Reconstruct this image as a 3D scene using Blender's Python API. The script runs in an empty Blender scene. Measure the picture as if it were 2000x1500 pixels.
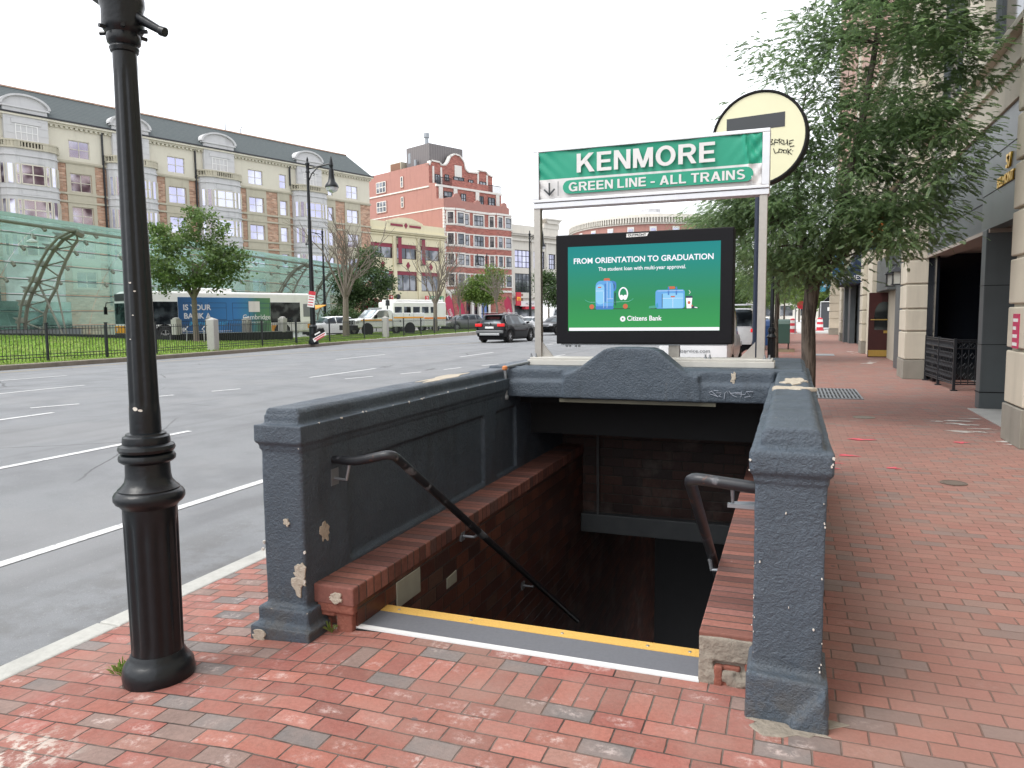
import bpy, bmesh, math, random
import numpy as np
from mathutils import Vector, Matrix
R = math.radians
rng = np.random.default_rng(7); random.seed(7)
S = bpy.context.scene
COL = S.collection
# ------------------------------------------------ camera, world, sun, exposure
cd = bpy.data.cameras.new('camera'); cam = bpy.data.objects.new('camera', cd); COL.objects.link(cam)
cd.sensor_fit = 'HORIZONTAL'; cd.sensor_width = 36.0; cd.lens = 1452.17/2000*36.0; cd.clip_start = 0.05; cd.clip_end = 3000
YAW, PIT, ROL = R(20.652), R(-5.232), R(-0.622)
f_ = Vector((-math.sin(YAW)*math.cos(PIT), math.cos(YAW)*math.cos(PIT), math.sin(PIT)))
r0 = Vector((math.cos(YAW), math.sin(YAW), 0)); u0 = r0.cross(f_)
r_ = math.cos(ROL)*r0+math.sin(ROL)*u0; u_ = -math.sin(ROL)*r0+math.cos(ROL)*u0
cam.matrix_world = Matrix(((r_.x, u_.x, -f_.x, 0), (r_.y, u_.y, -f_.y, 0), (r_.z, u_.z, -f_.z, 1.6), (0, 0, 0, 1)))
S.camera = cam
SUN_EL, SUN_AZ = R(55), R(-140)         # high veiled sun, behind the viewer to the left
w = bpy.data.worlds.new('World'); S.world = w; w.use_nodes = True
nt = w.node_tree; nt.nodes.clear()
o = nt.nodes.new('ShaderNodeOutputWorld'); bg = nt.nodes.new('ShaderNodeBackground')
sky = nt.nodes.new('ShaderNodeTexSky'); sky.sky_type = 'NISHITA'; sky.sun_disc = False
sky.sun_elevation = SUN_EL; sky.sun_rotation = SUN_AZ; sky.air_density = 1.0; sky.dust_density = 6.0; sky.ozone_density = 1.0
hs = nt.nodes.new('ShaderNodeHueSaturation'); hs.inputs['Saturation'].default_value = 0.14
mx = nt.nodes.new('ShaderNodeMix'); mx.data_type = 'RGBA'; mx.inputs['Factor'].default_value = 0.6
mx.inputs[7].default_value = (9.5, 9.75, 10.3, 1)    # the even white of a closed cloud layer
nt.links.new(sky.outputs[0], hs.inputs['Color']); nt.links.new(hs.outputs[0], mx.inputs[6])
nt.links.new(mx.outputs[2], bg.inputs[0]); bg.inputs[1].default_value = 0.15
nt.links.new(bg.outputs[0], o.inputs[0])
sd = bpy.data.lights.new('sun', 'SUN'); sd.energy = 0.9; sd.angle = R(25); sd.color = (1, .96, .9)
so = bpy.data.objects.new('sun', sd); COL.objects.link(so)
sdir = Vector((math.sin(SUN_AZ)*math.cos(SUN_EL), math.cos(SUN_AZ)*math.cos(SUN_EL), math.sin(SUN_EL)))
so.rotation_euler = sdir.to_track_quat('Z', 'Y').to_euler()
vs = S.view_settings; vs.view_transform = 'Standard'; vs.look = 'None'; vs.exposure = 0.70; vs.gamma = 1; vs.use_curve_mapping = False
S.cycles.max_bounces = 7; S.cycles.diffuse_bounces = 3; S.cycles.glossy_bounces = 3; S.cycles.transmission_bounces = 4
S.cycles.transparent_max_bounces = 10; S.cycles.caustics_reflective = False; S.cycles.caustics_refractive = False
S.cycles.use_denoising = True; S.cycles.sample_clamp_indirect = 6

# ------------------------------------------------ helpers
class MB:
    """collects faces; build() links them as ONE mesh object"""
    def __init__(s): s.v = []; s.f = []; s.mi = []; s.m = 0
    def add(s, vs, fs):
        b = len(s.v); s.v += [tuple(v) for v in vs]
        for f in fs: s.f.append(tuple(b+i for i in f)); s.mi.append(s.m)
        return s
    def box(s, x0, y0, z0, x1, y1, z1):
        x0, x1 = sorted((x0, x1)); y0, y1 = sorted((y0, y1)); z0, z1 = sorted((z0, z1))
        return s.add([(x0,y0,z0),(x1,y0,z0),(x1,y1,z0),(x0,y1,z0),(x0,y0,z1),(x1,y0,z1),(x1,y1,z1),(x0,y1,z1)],
              [(0,3,2,1),(4,5,6,7),(0,1,5,4),(1,2,6,5),(2,3,7,6),(3,0,4,7)])
    def quad(s, a, b, c, d): return s.add([a, b, c, d], [(0, 1, 2, 3)])
    def tube(s, pts, r, n=8, cap=True):
        pts = [Vector(p) for p in pts]; k = len(pts); rs = r if isinstance(r, (list, tuple)) else [r]*k
        vs = []; T0 = None; up = None
        for i, p in enumerate(pts):
            t = (pts[min(i+1, k-1)]-pts[max(i-1, 0)]).normalized()
            if up is None:
                up = Vector((0, 0, 1)) if abs(t.z) < .9 else Vector((1, 0, 0))
            a = t.cross(up)
            if a.length < 1e-4: a = t.cross(Vector((0, 1, 0)))
            a.normalize(); b = a.cross(t).normalized(); up = b
            for j in range(n):
                q = 2*math.pi*j/n; vs.append(p+(a*math.cos(q)+b*math.sin(q))*rs[i])
        fs = [(i*n+j, i*n+(j+1) % n, (i+1)*n+(j+1) % n, (i+1)*n+j) for i in range(k-1) for j in range(n)]
        if cap: fs += [tuple(range(n))[::-1], tuple(range((k-1)*n, k*n))]
        return s.add(vs, fs)
    def lathe(s, prof, n=24, c=(0, 0), flute=0, fz=None):
        vs = []
        for r, z in prof:
            for j in range(n):
                q = 2*math.pi*j/n; rr = r
                if flute and fz and any(a <= z <= b for a, b in fz): rr = r*(1-.085*(0.5+0.5*math.cos(flute*q))**1.5)
                vs.append((c[0]+rr*math.cos(q), c[1]+rr*math.sin(q), z))
        k = len(prof)
        fs = [(i*n+j, i*n+(j+1) % n, (i+1)*n+(j+1) % n, (i+1)*n+j) for i in range(k-1) for j in range(n)]
        fs += [tuple(range(n))[::-1], tuple(range((k-1)*n, k*n))]
        return s.add(vs, fs)
    def prism(s, poly, ax, a, b):
        n = len(poly)
        def P(p, h): return (h, p[0], p[1]) if ax == 'x' else (p[0], h, p[1]) if ax == 'y' else (p[0], p[1], h)
        vs = [P(p, a) for p in poly]+[P(p, b) for p in poly]
        return s.add(vs, [tuple(range(n)), tuple(range(2*n-1, n-1, -1))]+[(i, n+i, n+(i+1) % n, (i+1) % n) for i in range(n)])
    def disc(s, c, r, ax, a, b, n=20, ry=None):
        return s.prism([(c[0]+r*math.cos(2*math.pi*i/n), c[1]+(ry or r)*math.sin(2*math.pi*i/n)) for i in range(n)], ax, a, b)
    def build(s, name, mats, par=None, smooth=False, bev=0, world=False, seg=2, label=None, fix=True):
        me = bpy.data.meshes.new(name); me.from_pydata(s.v, [], s.f)
        ms = mats if isinstance(mats, (list, tuple)) else [mats]
        for m in ms: me.materials.append(m)
        if len(ms) > 1: me.polygons.foreach_set('material_index', s.mi)
        if fix and len(s.f) < 60000:
            bm = bmesh.new(); bm.from_mesh(me); bmesh.ops.recalc_face_normals(bm, faces=bm.faces); bm.to_mesh(me); bm.free()
        if smooth: me.polygons.foreach_set('use_smooth', [True]*len(me.polygons))
        ob = bpy.data.objects.new(name, me); COL.objects.link(ob)
        if smooth: me.set_sharp_from_angle(angle=R(38))
        if par is not None: attach(ob, par, world)
        if bev:
            md = ob.modifiers.new('bevel', 'BEVEL'); md.width = bev; md.segments = seg; md.limit_method = 'ANGLE'; md.angle_limit = R(40)
        if label: ob['label'] = label
        return ob
def attach(ob, par, world=False):
    ob.parent = par
    if world and par.type == 'EMPTY':
        ob.matrix_parent_inverse = (Matrix.Translation(par.location) @ par.rotation_euler.to_matrix().to_4x4()).inverted()
def raw(name, v, f, mats, par=None, world=False, smooth=False, mi=None):
    """fast numpy mesh of quads"""
    me = bpy.data.meshes.new(name); v = np.asarray(v, np.float32); f = np.asarray(f, np.int32); k = f.shape[1]
    me.vertices.add(len(v)); me.vertices.foreach_set('co', v.ravel())
    me.loops.add(f.size); me.loops.foreach_set('vertex_index', f.ravel())
    me.polygons.add(len(f)); me.polygons.foreach_set('loop_start', np.arange(len(f), dtype=np.int32)*k)
    me.update(calc_edges=True)
    for m in (mats if isinstance(mats, (list, tuple)) else [mats]): me.materials.append(m)
    if mi is not None: me.polygons.foreach_set('material_index', np.asarray(mi, np.int32))
    if smooth: me.polygons.foreach_set('use_smooth', [True]*len(me.polygons))
    ob = bpy.data.objects.new(name, me); COL.objects.link(ob)
    if par is not None: attach(ob, par, world)
    return ob
def tag(o, label, cat, group=None):
    o['label'] = label; o['category'] = cat
    if group: o['group'] = group
    return o
def thing(name, label, cat, loc=(0, 0, 0), rz=0, group=None):
    o = bpy.data.objects.new(name, None); COL.objects.link(o); o.location = loc; o.rotation_euler = (0, 0, rz); o.empty_display_size = .3
    return tag(o, label, cat, group)
def struct(o, kind='structure'): o['kind'] = kind; return o
def dup(src, loc, rz=None, label=None, scale=None):
    r = src.copy(); COL.objects.link(r); r.location = loc
    if rz is not None: r.rotation_euler = (0, 0, rz)
    if scale: r.scale = (scale,)*3
    if label: r['label'] = label
    for ch in src.children:
        c = ch.copy(); COL.objects.link(c); c.parent = r
        for g in ch.children:
            d = g.copy(); COL.objects.link(d); d.parent = c
    return r
def text(body, size, mat, par, loc, rot=(90, 0, 0), ext=.002, off=0.0, sx=1.0, name='lettering', shear=0, align='CENTER', world=False, space=1.0):
    cu = bpy.data.curves.new(name, 'FONT'); cu.body = body; cu.size = size; cu.extrude = ext; cu.offset = off; cu.shear = shear
    cu.align_x = align; cu.align_y = 'CENTER'; cu.resolution_u = 3; cu.space_character = space
    t = bpy.data.objects.new('tmp', cu); COL.objects.link(t)
    me = bpy.data.meshes.new_from_object(t); bpy.data.objects.remove(t)
    M = Matrix.Translation(loc) @ Matrix.Rotation(R(rot[2]), 4, 'Z') @ Matrix.Rotation(R(rot[1]), 4, 'Y') @ Matrix.Rotation(R(rot[0]), 4, 'X') @ Matrix.Diagonal((sx, 1, 1, 1))
    me.transform(M); me.materials.clear(); me.materials.append(mat); me.name = name
    ob = bpy.data.objects.new(name, me); COL.objects.link(ob)
    if par is not None: attach(ob, par, world)
    return ob
def cp(px, D):
    """ground position seen at column px and depth D from the viewpoint"""
    xc = (px-1000)/1452.17*D; a = YAW
    return (xc*math.cos(a)-D*math.sin(a), xc*math.sin(a)+D*math.cos(a))

# ------------------------------------------------ materials
class NT:
    def __init__(s, name):
        s.m = bpy.data.materials.new(name); s.m.use_nodes = True; s.t = s.m.node_tree; s.t.nodes.clear()
        s.out = s.n('ShaderNodeOutputMaterial')
    def n(s, ty, **kw):
        x = s.t.nodes.new(ty)
        for k, v in kw.items(): setattr(x, k, v)
        return x
    def l(s, a, b): s.t.links.new(a, b)
    def val(s, x, sock):
        if isinstance(x, (int, float)): sock.default_value = x
        elif isinstance(x, (tuple, list)): sock.default_value = (*x[:3], 1) if len(sock.default_value) == 4 else x
        else: s.l(x, sock)
    def math(s, op, a, b=None, c=None, clamp=False):
        x = s.n('ShaderNodeMath', operation=op, use_clamp=clamp); s.val(a, x.inputs[0])
        if b is not None: s.val(b, x.inputs[1])
        if c is not None: s.val(c, x.inputs[2])
        return x.outputs[0]
    def mix(s, f, a, b, mode='MIX'):
        x = s.n('ShaderNodeMix', data_type='RGBA', blend_type=mode); s.val(f, x.inputs[0]); s.val(a, x.inputs[6]); s.val(b, x.inputs[7])
        return x.outputs[2]
    def ramp(s, f, stops, interp='LINEAR'):
        x = s.n('ShaderNodeValToRGB'); x.color_ramp.interpolation = interp; e = x.color_ramp.elements
        while len(e) < len(stops): e.new(.5)
        for i, (p, c) in enumerate(stops):
            e[i].position = p; e[i].color = (*c, 1) if isinstance(c, (tuple, list)) else (c, c, c, 1)
        s.l(f, x.inputs[0]); return x.outputs[0]
    def noise(s, scale, detail=4, rough=.55, vec=None, dim='3D', dist=0):
        x = s.n('ShaderNodeTexNoise', noise_dimensions=dim); x.inputs['Scale'].default_value = scale; x.inputs['Detail'].default_value = detail
        x.inputs['Roughness'].default_value = rough; x.inputs['Distortion'].default_value = dist
        s.l(vec if vec is not None else s.obj(), x.inputs['Vector']); return x.outputs['Fac']
    def obj(s):
        if not hasattr(s, '_tc'): s._tc = s.n('ShaderNodeTexCoord')
        return s._tc.outputs['Object']
    def xyz(s):
        if not hasattr(s, '_x'):
            s._x = s.n('ShaderNodeSeparateXYZ'); s.l(s.obj(), s._x.inputs[0])
        return s._x.outputs
    def scaled(s, v):
        x = s.n('ShaderNodeMapping'); x.inputs['Scale'].default_value = v; s.l(s.obj(), x.inputs[0]); return x.outputs[0]
    def step(s, x, a, b):
        m = s.n('ShaderNodeMapRange', interpolation_type='SMOOTHSTEP'); s.val(x, m.inputs[0]); m.inputs[1].default_value = a; m.inputs[2].default_value = b
        return m.outputs[0]
    def bump(s, h, strength=.5, dist=.01, nrm=None):
        b = s.n('ShaderNodeBump'); b.inputs['Strength'].default_value = strength; b.inputs['Distance'].default_value = dist
        s.l(h, b.inputs['Height'])
        if nrm is not None: s.l(nrm, b.inputs['Normal'])
        return b.outputs[0]
    def pbr(s, col, rough=.6, metal=0, nrm=None, spec=.5, emit=None, es=1, alpha=None):
        p = s.n('ShaderNodeBsdfPrincipled'); s.val(col, p.inputs['Base Color']); s.val(rough, p.inputs['Roughness']); s.val(metal, p.inputs['Metallic'])
        p.inputs['Specular IOR Level'].default_value = spec
        if nrm is not None: s.l(nrm, p.inputs['Normal'])
        if emit is not None: s.val(emit, p.inputs['Emission Color']); p.inputs['Emission Strength'].default_value = es
        if alpha is not None: s.val(alpha, p.inputs['Alpha'])
        s.l(p.outputs[0], s.out.inputs[0]); s.p = p; return s.m
def flat(name, col, rough=.6, metal=0, var=.12, sc=6, bump=0, bsc=60, spec=.5, dirt=0):
    t = NT(name); n = t.noise(sc, 5)
    c = t.mix(n, tuple(x*(1-var) for x in col), tuple(min(1, x*(1+var)) for x in col))
    if dirt:
        g = t.noise(1, 5, .6, t.scaled((1.7, 1.7, .25)))
        c = t.mix(t.math('MULTIPLY', t.step(g, .48, .72), dirt), c, tuple(x*.35 for x in col))
    nr = t.bump(t.noise(bsc, 4), bump, .01) if bump else None
    return t.pbr(c, rough, metal, nr, spec)
def bricks(t, u, v, bw, rh, mort, palette, mcol, wob=.002, cvar=.22, jvar=False):
    """per-brick colour, mortar and height from two coordinates"""
    wn = t.noise(9, 2); v = t.math('ADD', v, t.math('MULTIPLY', t.math('SUBTRACT', wn, .5), wob*2)); u = t.math('ADD', u, t.math('MULTIPLY', t.math('SUBTRACT', t.noise(7, 2), .5), wob*2))
    rf = t.math('DIVIDE', v, rh); row = t.math('FLOOR', rf)
    us = t.math('ADD', t.math('DIVIDE', u, bw), t.math('MULTIPLY', t.math('FLOORED_MODULO', row, 2), .5)); col = t.math('FLOOR', us)
    fu = t.math('FRACT', us); fv = t.math('FRACT', rf)
    du = t.math('MULTIPLY', t.math('MINIMUM', fu, t.math('SUBTRACT', 1, fu)), bw); dv = t.math('MULTIPLY', t.math('MINIMUM', fv, t.math('SUBTRACT', 1, fv)), rh)
    d = t.math('MINIMUM', du, dv); d = t.math('ADD', d, t.math('MULTIPLY', t.math('SUBTRACT', t.noise(60, 2), .5), mort*.8))
    face = t.step(d, mort*.35, mort*1.25)
    cv = t.n('ShaderNodeCombineXYZ'); t.l(col, cv.inputs[0]); t.l(row, cv.inputs[1])
    wn2 = t.n('ShaderNodeTexWhiteNoise', noise_dimensions='3D'); t.l(cv.outputs[0], wn2.inputs[0])
    h = wn2.outputs['Value']
    sp = t.n('ShaderNodeSeparateColor'); t.l(wn2.outputs['Color'], sp.inputs[0])
    c = t.ramp(h, palette, 'CONSTANT')
    c = t.mix(1, c, t.ramp(sp.outputs[1], [(0, 1-cvar), (1, 1+cvar)]), 'MULTIPLY')
    tilt = t.math('ADD', t.math('MULTIPLY', t.math('SUBTRACT', fu, .5), t.math('SUBTRACT', sp.outputs[0], .5)), t.math('MULTIPLY', t.math('SUBTRACT', fv, .5), t.math('SUBTRACT', sp.outputs[2], .5)))
    hgt = t.math('ADD', face, t.math('MULTIPLY', tilt, .9))
    if jvar: mcol = t.mix(t.step(t.noise(2.3, 4, .7), .42, .62), tuple(k*.3 for k in mcol), tuple(k*1.35 for k in mcol))
    c = t.mix(face, mcol, c)
    return c, hgt, face, h, (fu, fv)
def wallbrick(name, axes, bw, rh, mort, palette, mcol, bump=.4, dist=.006, rough=.85, dirt=0):
    t = NT(name); x = t.xyz(); ax = {'x': x[0], 'y': x[1], 'z': x[2]}
    c, h, face, hh, _ = bricks(t, ax[axes[0]], ax[axes[1]], bw, rh, mort, palette, mcol, .001)
    c = t.mix(1, c, t.ramp(t.noise(40, 4), [(.3, .8), (.7, 1.15)]), 'MULTIPLY')
    if dirt:
        c = t.mix(t.math('MULTIPLY', t.step(t.noise(2.2, 5, .62), .52, .7), dirt), c, (.32, .28, .25))
    return t.pbr(c, rough, 0, t.bump(t.math('ADD', h, t.math('MULTIPLY', t.noise(120, 3), .3)), bump, dist))
REDS = [(0, (.275, .103, .080)), (.17, (.31, .118, .089)), (.34, (.285, .102, .082)), (.5, (.32, .130, .102)), (.64, (.25, .098, .078)), (.74, (.265, .135, .107)), (.82, (.215, .150, .130)), (.89, (.165, .148, .142))]
def m_sidewalk():
    t = NT('brick_paving'); x = t.xyz(); rh = .1016
    c1, h1, f1, hh1, (fu1, fv1) = bricks(t, x[0], t.math('ADD', x[1], .0317), .2032, rh, .0042, REDS, (.10, .082, .07), .0035, .17, True)
    c2, h2, f2, hh2, _ = bricks(t, t.math('ADD', x[1], .0317+.1016*0), x[0], .2032*50, .1016, .0042, REDS, (.10, .082, .07), .003, .15)
    # one soldier course in front of the stairs, with a row across its ends
    dy = t.math('MINIMUM', t.math('SUBTRACT', x[1], 2.813), t.math('SUBTRACT', 3.0163, x[1]))
    inb = t.math('MULTIPLY', t.math('GREATER_THAN', dy, 0), t.math('LESS_THAN', x[0], .02)); inb = t.math('MULTIPLY', inb, t.math('GREATER_THAN', x[0], -2.34))
    f2 = t.math('MULTIPLY', f2, t.step(dy, .0015, .0055))
    c = t.mix(inb, c1, t.mix(f2, (.085, .072, .06), c2)); h = t.n('ShaderNodeMix'); t.l(inb, h.inputs[0]); t.l(h1, h.inputs[2]); t.l(t.math('MULTIPLY', h2, f2), h.inputs[3]); hgt = h.outputs[0]
    face = t.n('ShaderNodeMix'); t.l(inb, face.inputs[0]); t.l(f1, face.inputs[2]); t.l(f2, face.inputs[3]); face = face.outputs[0]
    c = t.mix(1, c, t.ramp(t.noise(55, 5, .65), [(.25, .78), (.75, 1.2)]), 'MULTIPLY')
    c = t.mix(t.math('MULTIPLY', t.step(t.noise(1.3, 5, .6), .40, .75), .5), c, (.26, .19, .16)); c = t.mix(t.math('MULTIPLY', t.step(t.noise(4.5, 5, .7), .42, .7), .22), c, (.34, .23, .195)); c = t.mix(t.math('MULTIPLY', t.step(t.noise(2.1, 6, .7), .58, .72), .45), c, (.14, .095, .08))
    dusty = t.step(t.math('ADD', x[0], t.math('MULTIPLY', t.noise(2, 3), .5)), .15, .75); c = t.mix(t.math('MULTIPLY', dusty, .5), c, (.285, .178, .148))
    # whitish efflorescence and scuffs on some of the bricks
    lime = t.math('MULTIPLY', t.step(t.noise(5.5, 3, .5), .56, .72), t.step(t.noise(38, 6, .72), .46, .62)); lime = t.math('MULTIPLY', lime, face)
    near = t.math('MULTIPLY', t.step(x[1], 5.5, 3.0), t.math('SUBTRACT', 1, dusty))
    c = t.mix(t.math('MULTIPLY', lime, t.math('MULTIPLY', near, .42)), c, (.62, .53, .5))
    ds = t.math('SQRT', t.math('ADD', t.math('POWER', t.math('ADD', x[0], 2.78), 2), t.math('POWER', t.math('SUBTRACT', x[1], 1.78), 2)))
    sm = t.math('MULTIPLY', t.step(ds, .38, .1), t.step(t.noise(16, 6, .7), .47, .6)); c = t.mix(t.math('MULTIPLY', sm, .8), c, (.6, .58, .52))
    # worn pale centres on some bricks
    mid = t.math('MULTIPLY', t.step(t.math('ABSOLUTE', t.math('SUBTRACT', fu1, .5)), .42, .1), t.step(t.math('ABSOLUTE', t.math('SUBTRACT', fv1, .5)), .4, .08))
    pick = t.step(t.math('FRACT', t.math('MULTIPLY', hh1, 37.7)), .72, .84); mid = t.math('MULTIPLY', t.math('MULTIPLY', mid, pick), t.math('SUBTRACT', 1, inb))
    c = t.mix(t.math('MULTIPLY', t.math('MULTIPLY', mid, t.step(t.noise(26, 6, .75), .44, .68)), t.math('ADD', .08, t.math('MULTIPLY', near, .5))), c, (.66, .55, .51))
    # flattened chewing gum
    vo = t.n('ShaderNodeTexVoronoi', feature='F1'); vo.inputs['Scale'].default_value = 3.1; t.l(t.obj(), vo.inputs['Vector'])
    vs_ = t.n('ShaderNodeSeparateColor'); t.l(vo.outputs['Color'], vs_.inputs[0])
    gum = t.math('MULTIPLY', t.step(t.math('ADD', vo.outputs['Distance'], t.math('MULTIPLY', t.noise(30), .06)), .085, .065), t.math('GREATER_THAN', vs_.outputs[0], .72))
    c = t.mix(t.math('MULTIPLY', gum, .75), c, (.1, .09, .092))
    hgt = t.math('ADD', hgt, t.math('MULTIPLY', t.noise(130, 4), .35))
    return t.pbr(c, .82, 0, t.bump(hgt, .75, .006), .35)
def m_asphalt():
    t = NT('worn_asphalt'); a = t.noise(320, 3, .7); b = t.noise(1.1, 5, .6); s_ = t.noise(1, 4, .55, t.scaled((1.6, .05, 1)))
    c = t.mix(t.step(a, .35, .7), (.162, .171, .18), (.285, .296, .307))
    c = t.mix(t.step(b, .4, .7), c, t.mix(.6, c, (.155, .161, .169))); c = t.mix(t.math('MULTIPLY', t.step(t.noise(.42, 4, .6), .50, .58), .3), c, (.25, .252, .255))
    c = t.mix(t.math('MULTIPLY', t.step(s_, .5, .68), .32), c, (.115, .117, .122))
    x = t.xyz(); edge = t.step(x[0], -5.2, -3.9); edge = t.math('MULTIPLY', edge, t.step(t.noise(2.5, 5, .65), .42, .62))
    c = t.mix(t.math('MULTIPLY', edge, .6), c, (.115, .112, .108))
    sp = t.step(t.noise(75, 2, .5), .68, .74); c = t.mix(t.math('MULTIPLY', sp, .55), c, (.42, .41, .38))
    cr = t.n('ShaderNodeTexVoronoi', feature='DISTANCE_TO_EDGE'); cr.inputs['Scale'].default_value = .33
    dv = t.n('ShaderNodeMix', data_type='VECTOR'); dv.inputs[0].default_value = .12; t.l(t.obj(), dv.inputs[4])
    nz = t.n('ShaderNodeTexNoise'); nz.inputs['Scale'].default_value = 1.7; nz.inputs['Detail'].default_value = 4; t.l(t.obj(), nz.inputs[0]); t.l(nz.outputs['Color'], dv.inputs[5]); t.l(dv.outputs[1], cr.inputs[0])
    ck = t.math('MULTIPLY', t.step(cr.outputs[0], .006, .002), t.step(t.noise(.25, 2), .5, .58)); c = t.mix(t.math('MULTIPLY', ck, .6), c, (.05, .05, .05))
    return t.pbr(c, .85, 0, t.bump(a, .35, .006), .3)
def m_paint_concrete():
    t = NT('blue_grey_painted_concrete'); g = t.n('ShaderNodeNewGeometry')
    n1 = t.noise(9, 6, .68); n2 = t.noise(3.1, 5, .6)
    pt = t.step(g.outputs['Pointiness'], .52, .60)
    chip = t.step(t.math('ADD', t.math('MULTIPLY', pt, .17), t.noise(16, 6, .72)), .70, .715)
    big = t.step(t.math('ADD', t.math('MULTIPLY', pt, .05), t.noise(3.3, 4, .5)), .80, .81)
    ch = t.math('MAXIMUM', chip, big)
    base = t.mix(n1, (.055, .074, .097), (.08, .102, .127)); base = t.mix(t.math('MULTIPLY', t.step(n2, .5, .75), .5), base, (.08, .102, .132))
    streak = t.noise(1, 5, .6, t.scaled((6, 6, .5))); base = t.mix(t.math('MULTIPLY', t.step(streak, .58, .75), .3), base, (.14, .15, .155))
    c = t.mix(ch, base, t.mix(t.noise(30), (.42, .36, .29), (.62, .58, .52)))
    h = t.math('ADD', t.math('MULTIPLY', t.noise(52, 5, .62, dist=.6), 1.3), t.math('MULTIPLY', ch, -.4)); h = t.math('ADD', h, t.math('MULTIPLY', t.noise(140, 4), .5))
    dirt = t.step(t.noise(1, 6, .65, t.scaled((4.5, 4.5, 1.1))), .5, .72); c = t.mix(t.math('MULTIPLY', dirt, .45), c, (.03, .034, .038)); x = t.xyz(); c = t.mix(t.math('MULTIPLY', t.math('MULTIPLY', t.step(x[2], .35, -.05), t.step(t.noise(8, 6, .7), .4, .6)), .55), c, (.11, .10, .085))
    return t.pbr(c, t.ramp(t.noise(5, 4), [(.3, .38), (.7, .62)]), 0, t.bump(h, .8, .011), .4)
def m_glass_window(name, a=(.05, .06, .075), b=(.55, .6, .7), k=.5, sc=.8, rough=.06):
    t = NT(name); n = t.noise(sc, 2, .5)
    c = t.mix(t.step(n, k-.1, k+.1), a, b)
    return t.pbr(c, rough, .75, None, .6)
def m_leaf(name, cols, trans=.35):
    t = NT(name); g = t.n('ShaderNodeNewGeometry')
    c = t.ramp(g.outputs['Random Per Island'], [(i/(len(cols)), x) for i, x in enumerate(cols)])
    c = t.mix(1, c, t.ramp(t.noise(1.4, 3), [(.3, .72), (.7, 1.3)]), 'MULTIPLY')
    d = t.n('ShaderNodeBsdfDiffuse'); tr = t.n('ShaderNodeBsdfTranslucent'); ms = t.n('ShaderNodeMixShader'); ms.inputs[0].default_value = trans
    gl = t.n('ShaderNodeBsdfGlossy'); gl.inputs['Roughness'].default_value = .45; gl.inputs['Color'].default_value = (.6, .65, .6, 1)
    m2 = t.n('ShaderNodeMixShader'); m2.inputs[0].default_value = .05
    t.l(c, d.inputs[0]); t.l(t.mix(.5, c, (.09, .16, .02), 'ADD') if False else c, tr.inputs[0]); t.l(d.outputs[0], ms.inputs[1]); t.l(tr.outputs[0], ms.inputs[2])
    t.l(ms.outputs[0], m2.inputs[1]); t.l(gl.outputs[0], m2.inputs[2]); t.l(m2.outputs[0], t.out.inputs[0]); return t.m
def emis(name, col, st=1.0):
    t = NT(name); e = t.n('ShaderNodeEmission'); e.inputs[0].default_value = (*col, 1); e.inputs[1].default_value = st; t.l(e.outputs[0], t.out.inputs[0]); return t.m

M = {}
M['walk'] = m_sidewalk(); M['asphalt'] = m_asphalt(); M['paint'] = m_paint_concrete()
M['kerb'] = flat('granite_kerb', (.42, .42, .39), .8, var=.18, sc=25, bump=.3, dirt=.25)
M['kerb_far'] = flat('weathered_kerb', (.21, .185, .15), .85, var=.25, sc=8, bump=.3, dirt=.4)
t = NT('worn_white_road_paint'); n = t.noise(22, 6, .72); M['line'] = t.pbr(t.mix(t.step(n, .66, .50), (.30, .31, .32), (.60, .61, .61)), .75, 0, t.bump(n, .3, .005))
M['line_y'] = flat('worn_yellow_road_paint', (.42, .33, .16), .7, var=.2, sc=20)
M['lampblack'] = flat('black_enamel', (.008, .0105, .013), .3, var=.4, sc=18, bump=.15, bsc=45, spec=.34)
M['iron'] = flat('black_iron', (.012, .014, .018), .5, var=.3)
M['steel'] = flat('brushed_steel', (.40, .38, .345), .42, .85, var=.12, sc=30, bump=.06)
M['alum'] = flat('aluminium_frame', (.62, .63, .65), .42, .75, var=.08, sc=20)
M['galv'] = flat('galvanised_pipe', (.3, .32, .34), .5, .7, var=.2)
M['white'] = flat('white_paint', (.72, .72, .71), .5, var=.05)
M['whitecar'] = flat('white_car_paint', (.74, .75, .76), .22, var=.03, sc=2)
M['black'] = flat('black_plastic', (.009, .009, .010), .5, var=.2, spec=.15)
M['rubber'] = flat('tyre_rubber', (.02, .02, .021), .85, var=.2, sc=20)
M['rim'] = flat('alloy_rim', (.45, .46, .47), .35, .8)
M['cglass'] = m_glass_window('car_glass', (.02, .025, .03), (.10, .12, .13), .55, 1.5)
M['granite'] = flat('pale_granite', (.36, .355, .335), .8, var=.3, sc=45, bump=.4)
M['slate'] = flat('dark_slate_panel', (.085, .10, .105), .45, var=.25, sc=1.5, dirt=.2)
M['lime'] = flat('limestone', (.52, .475, .385), .8, var=.14, sc=1.6, bump=.25, bsc=40, dirt=.28)
M['lime_dark'] = flat('limestone_base', (.24, .225, .19), .8, var=.2, sc=4, bump=.3, dirt=.3)
M['gold'] = flat('gilt_letters', (.85, .55, .08), .35, .6, var=.1)
t = NT('tree_bark'); n = t.noise(1, 6, .65, t.scaled((26, 26, 3.5))); M['bark'] = t.pbr(t.mix(t.step(n, .38, .62), (.04, .032, .026), (.15, .125, .10)), .9, 0, t.bump(n, 1, .03))
M['bark_grey'] = flat('grey_bark', (.17, .145, .12), .9, var=.4, sc=14, bump=.8, bsc=30)
M['locust'] = m_leaf('locust_leaflets', [(.155, .245, .11), (.17, .265, .115), (.185, .285, .12), (.215, .315, .125), (.16, .24, .135)], .6)
M['maple'] = m_leaf('maple_leaves', [(.10, .17, .05), (.125, .20, .055), (.155, .225, .065), (.11, .175, .06)], .5)
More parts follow.
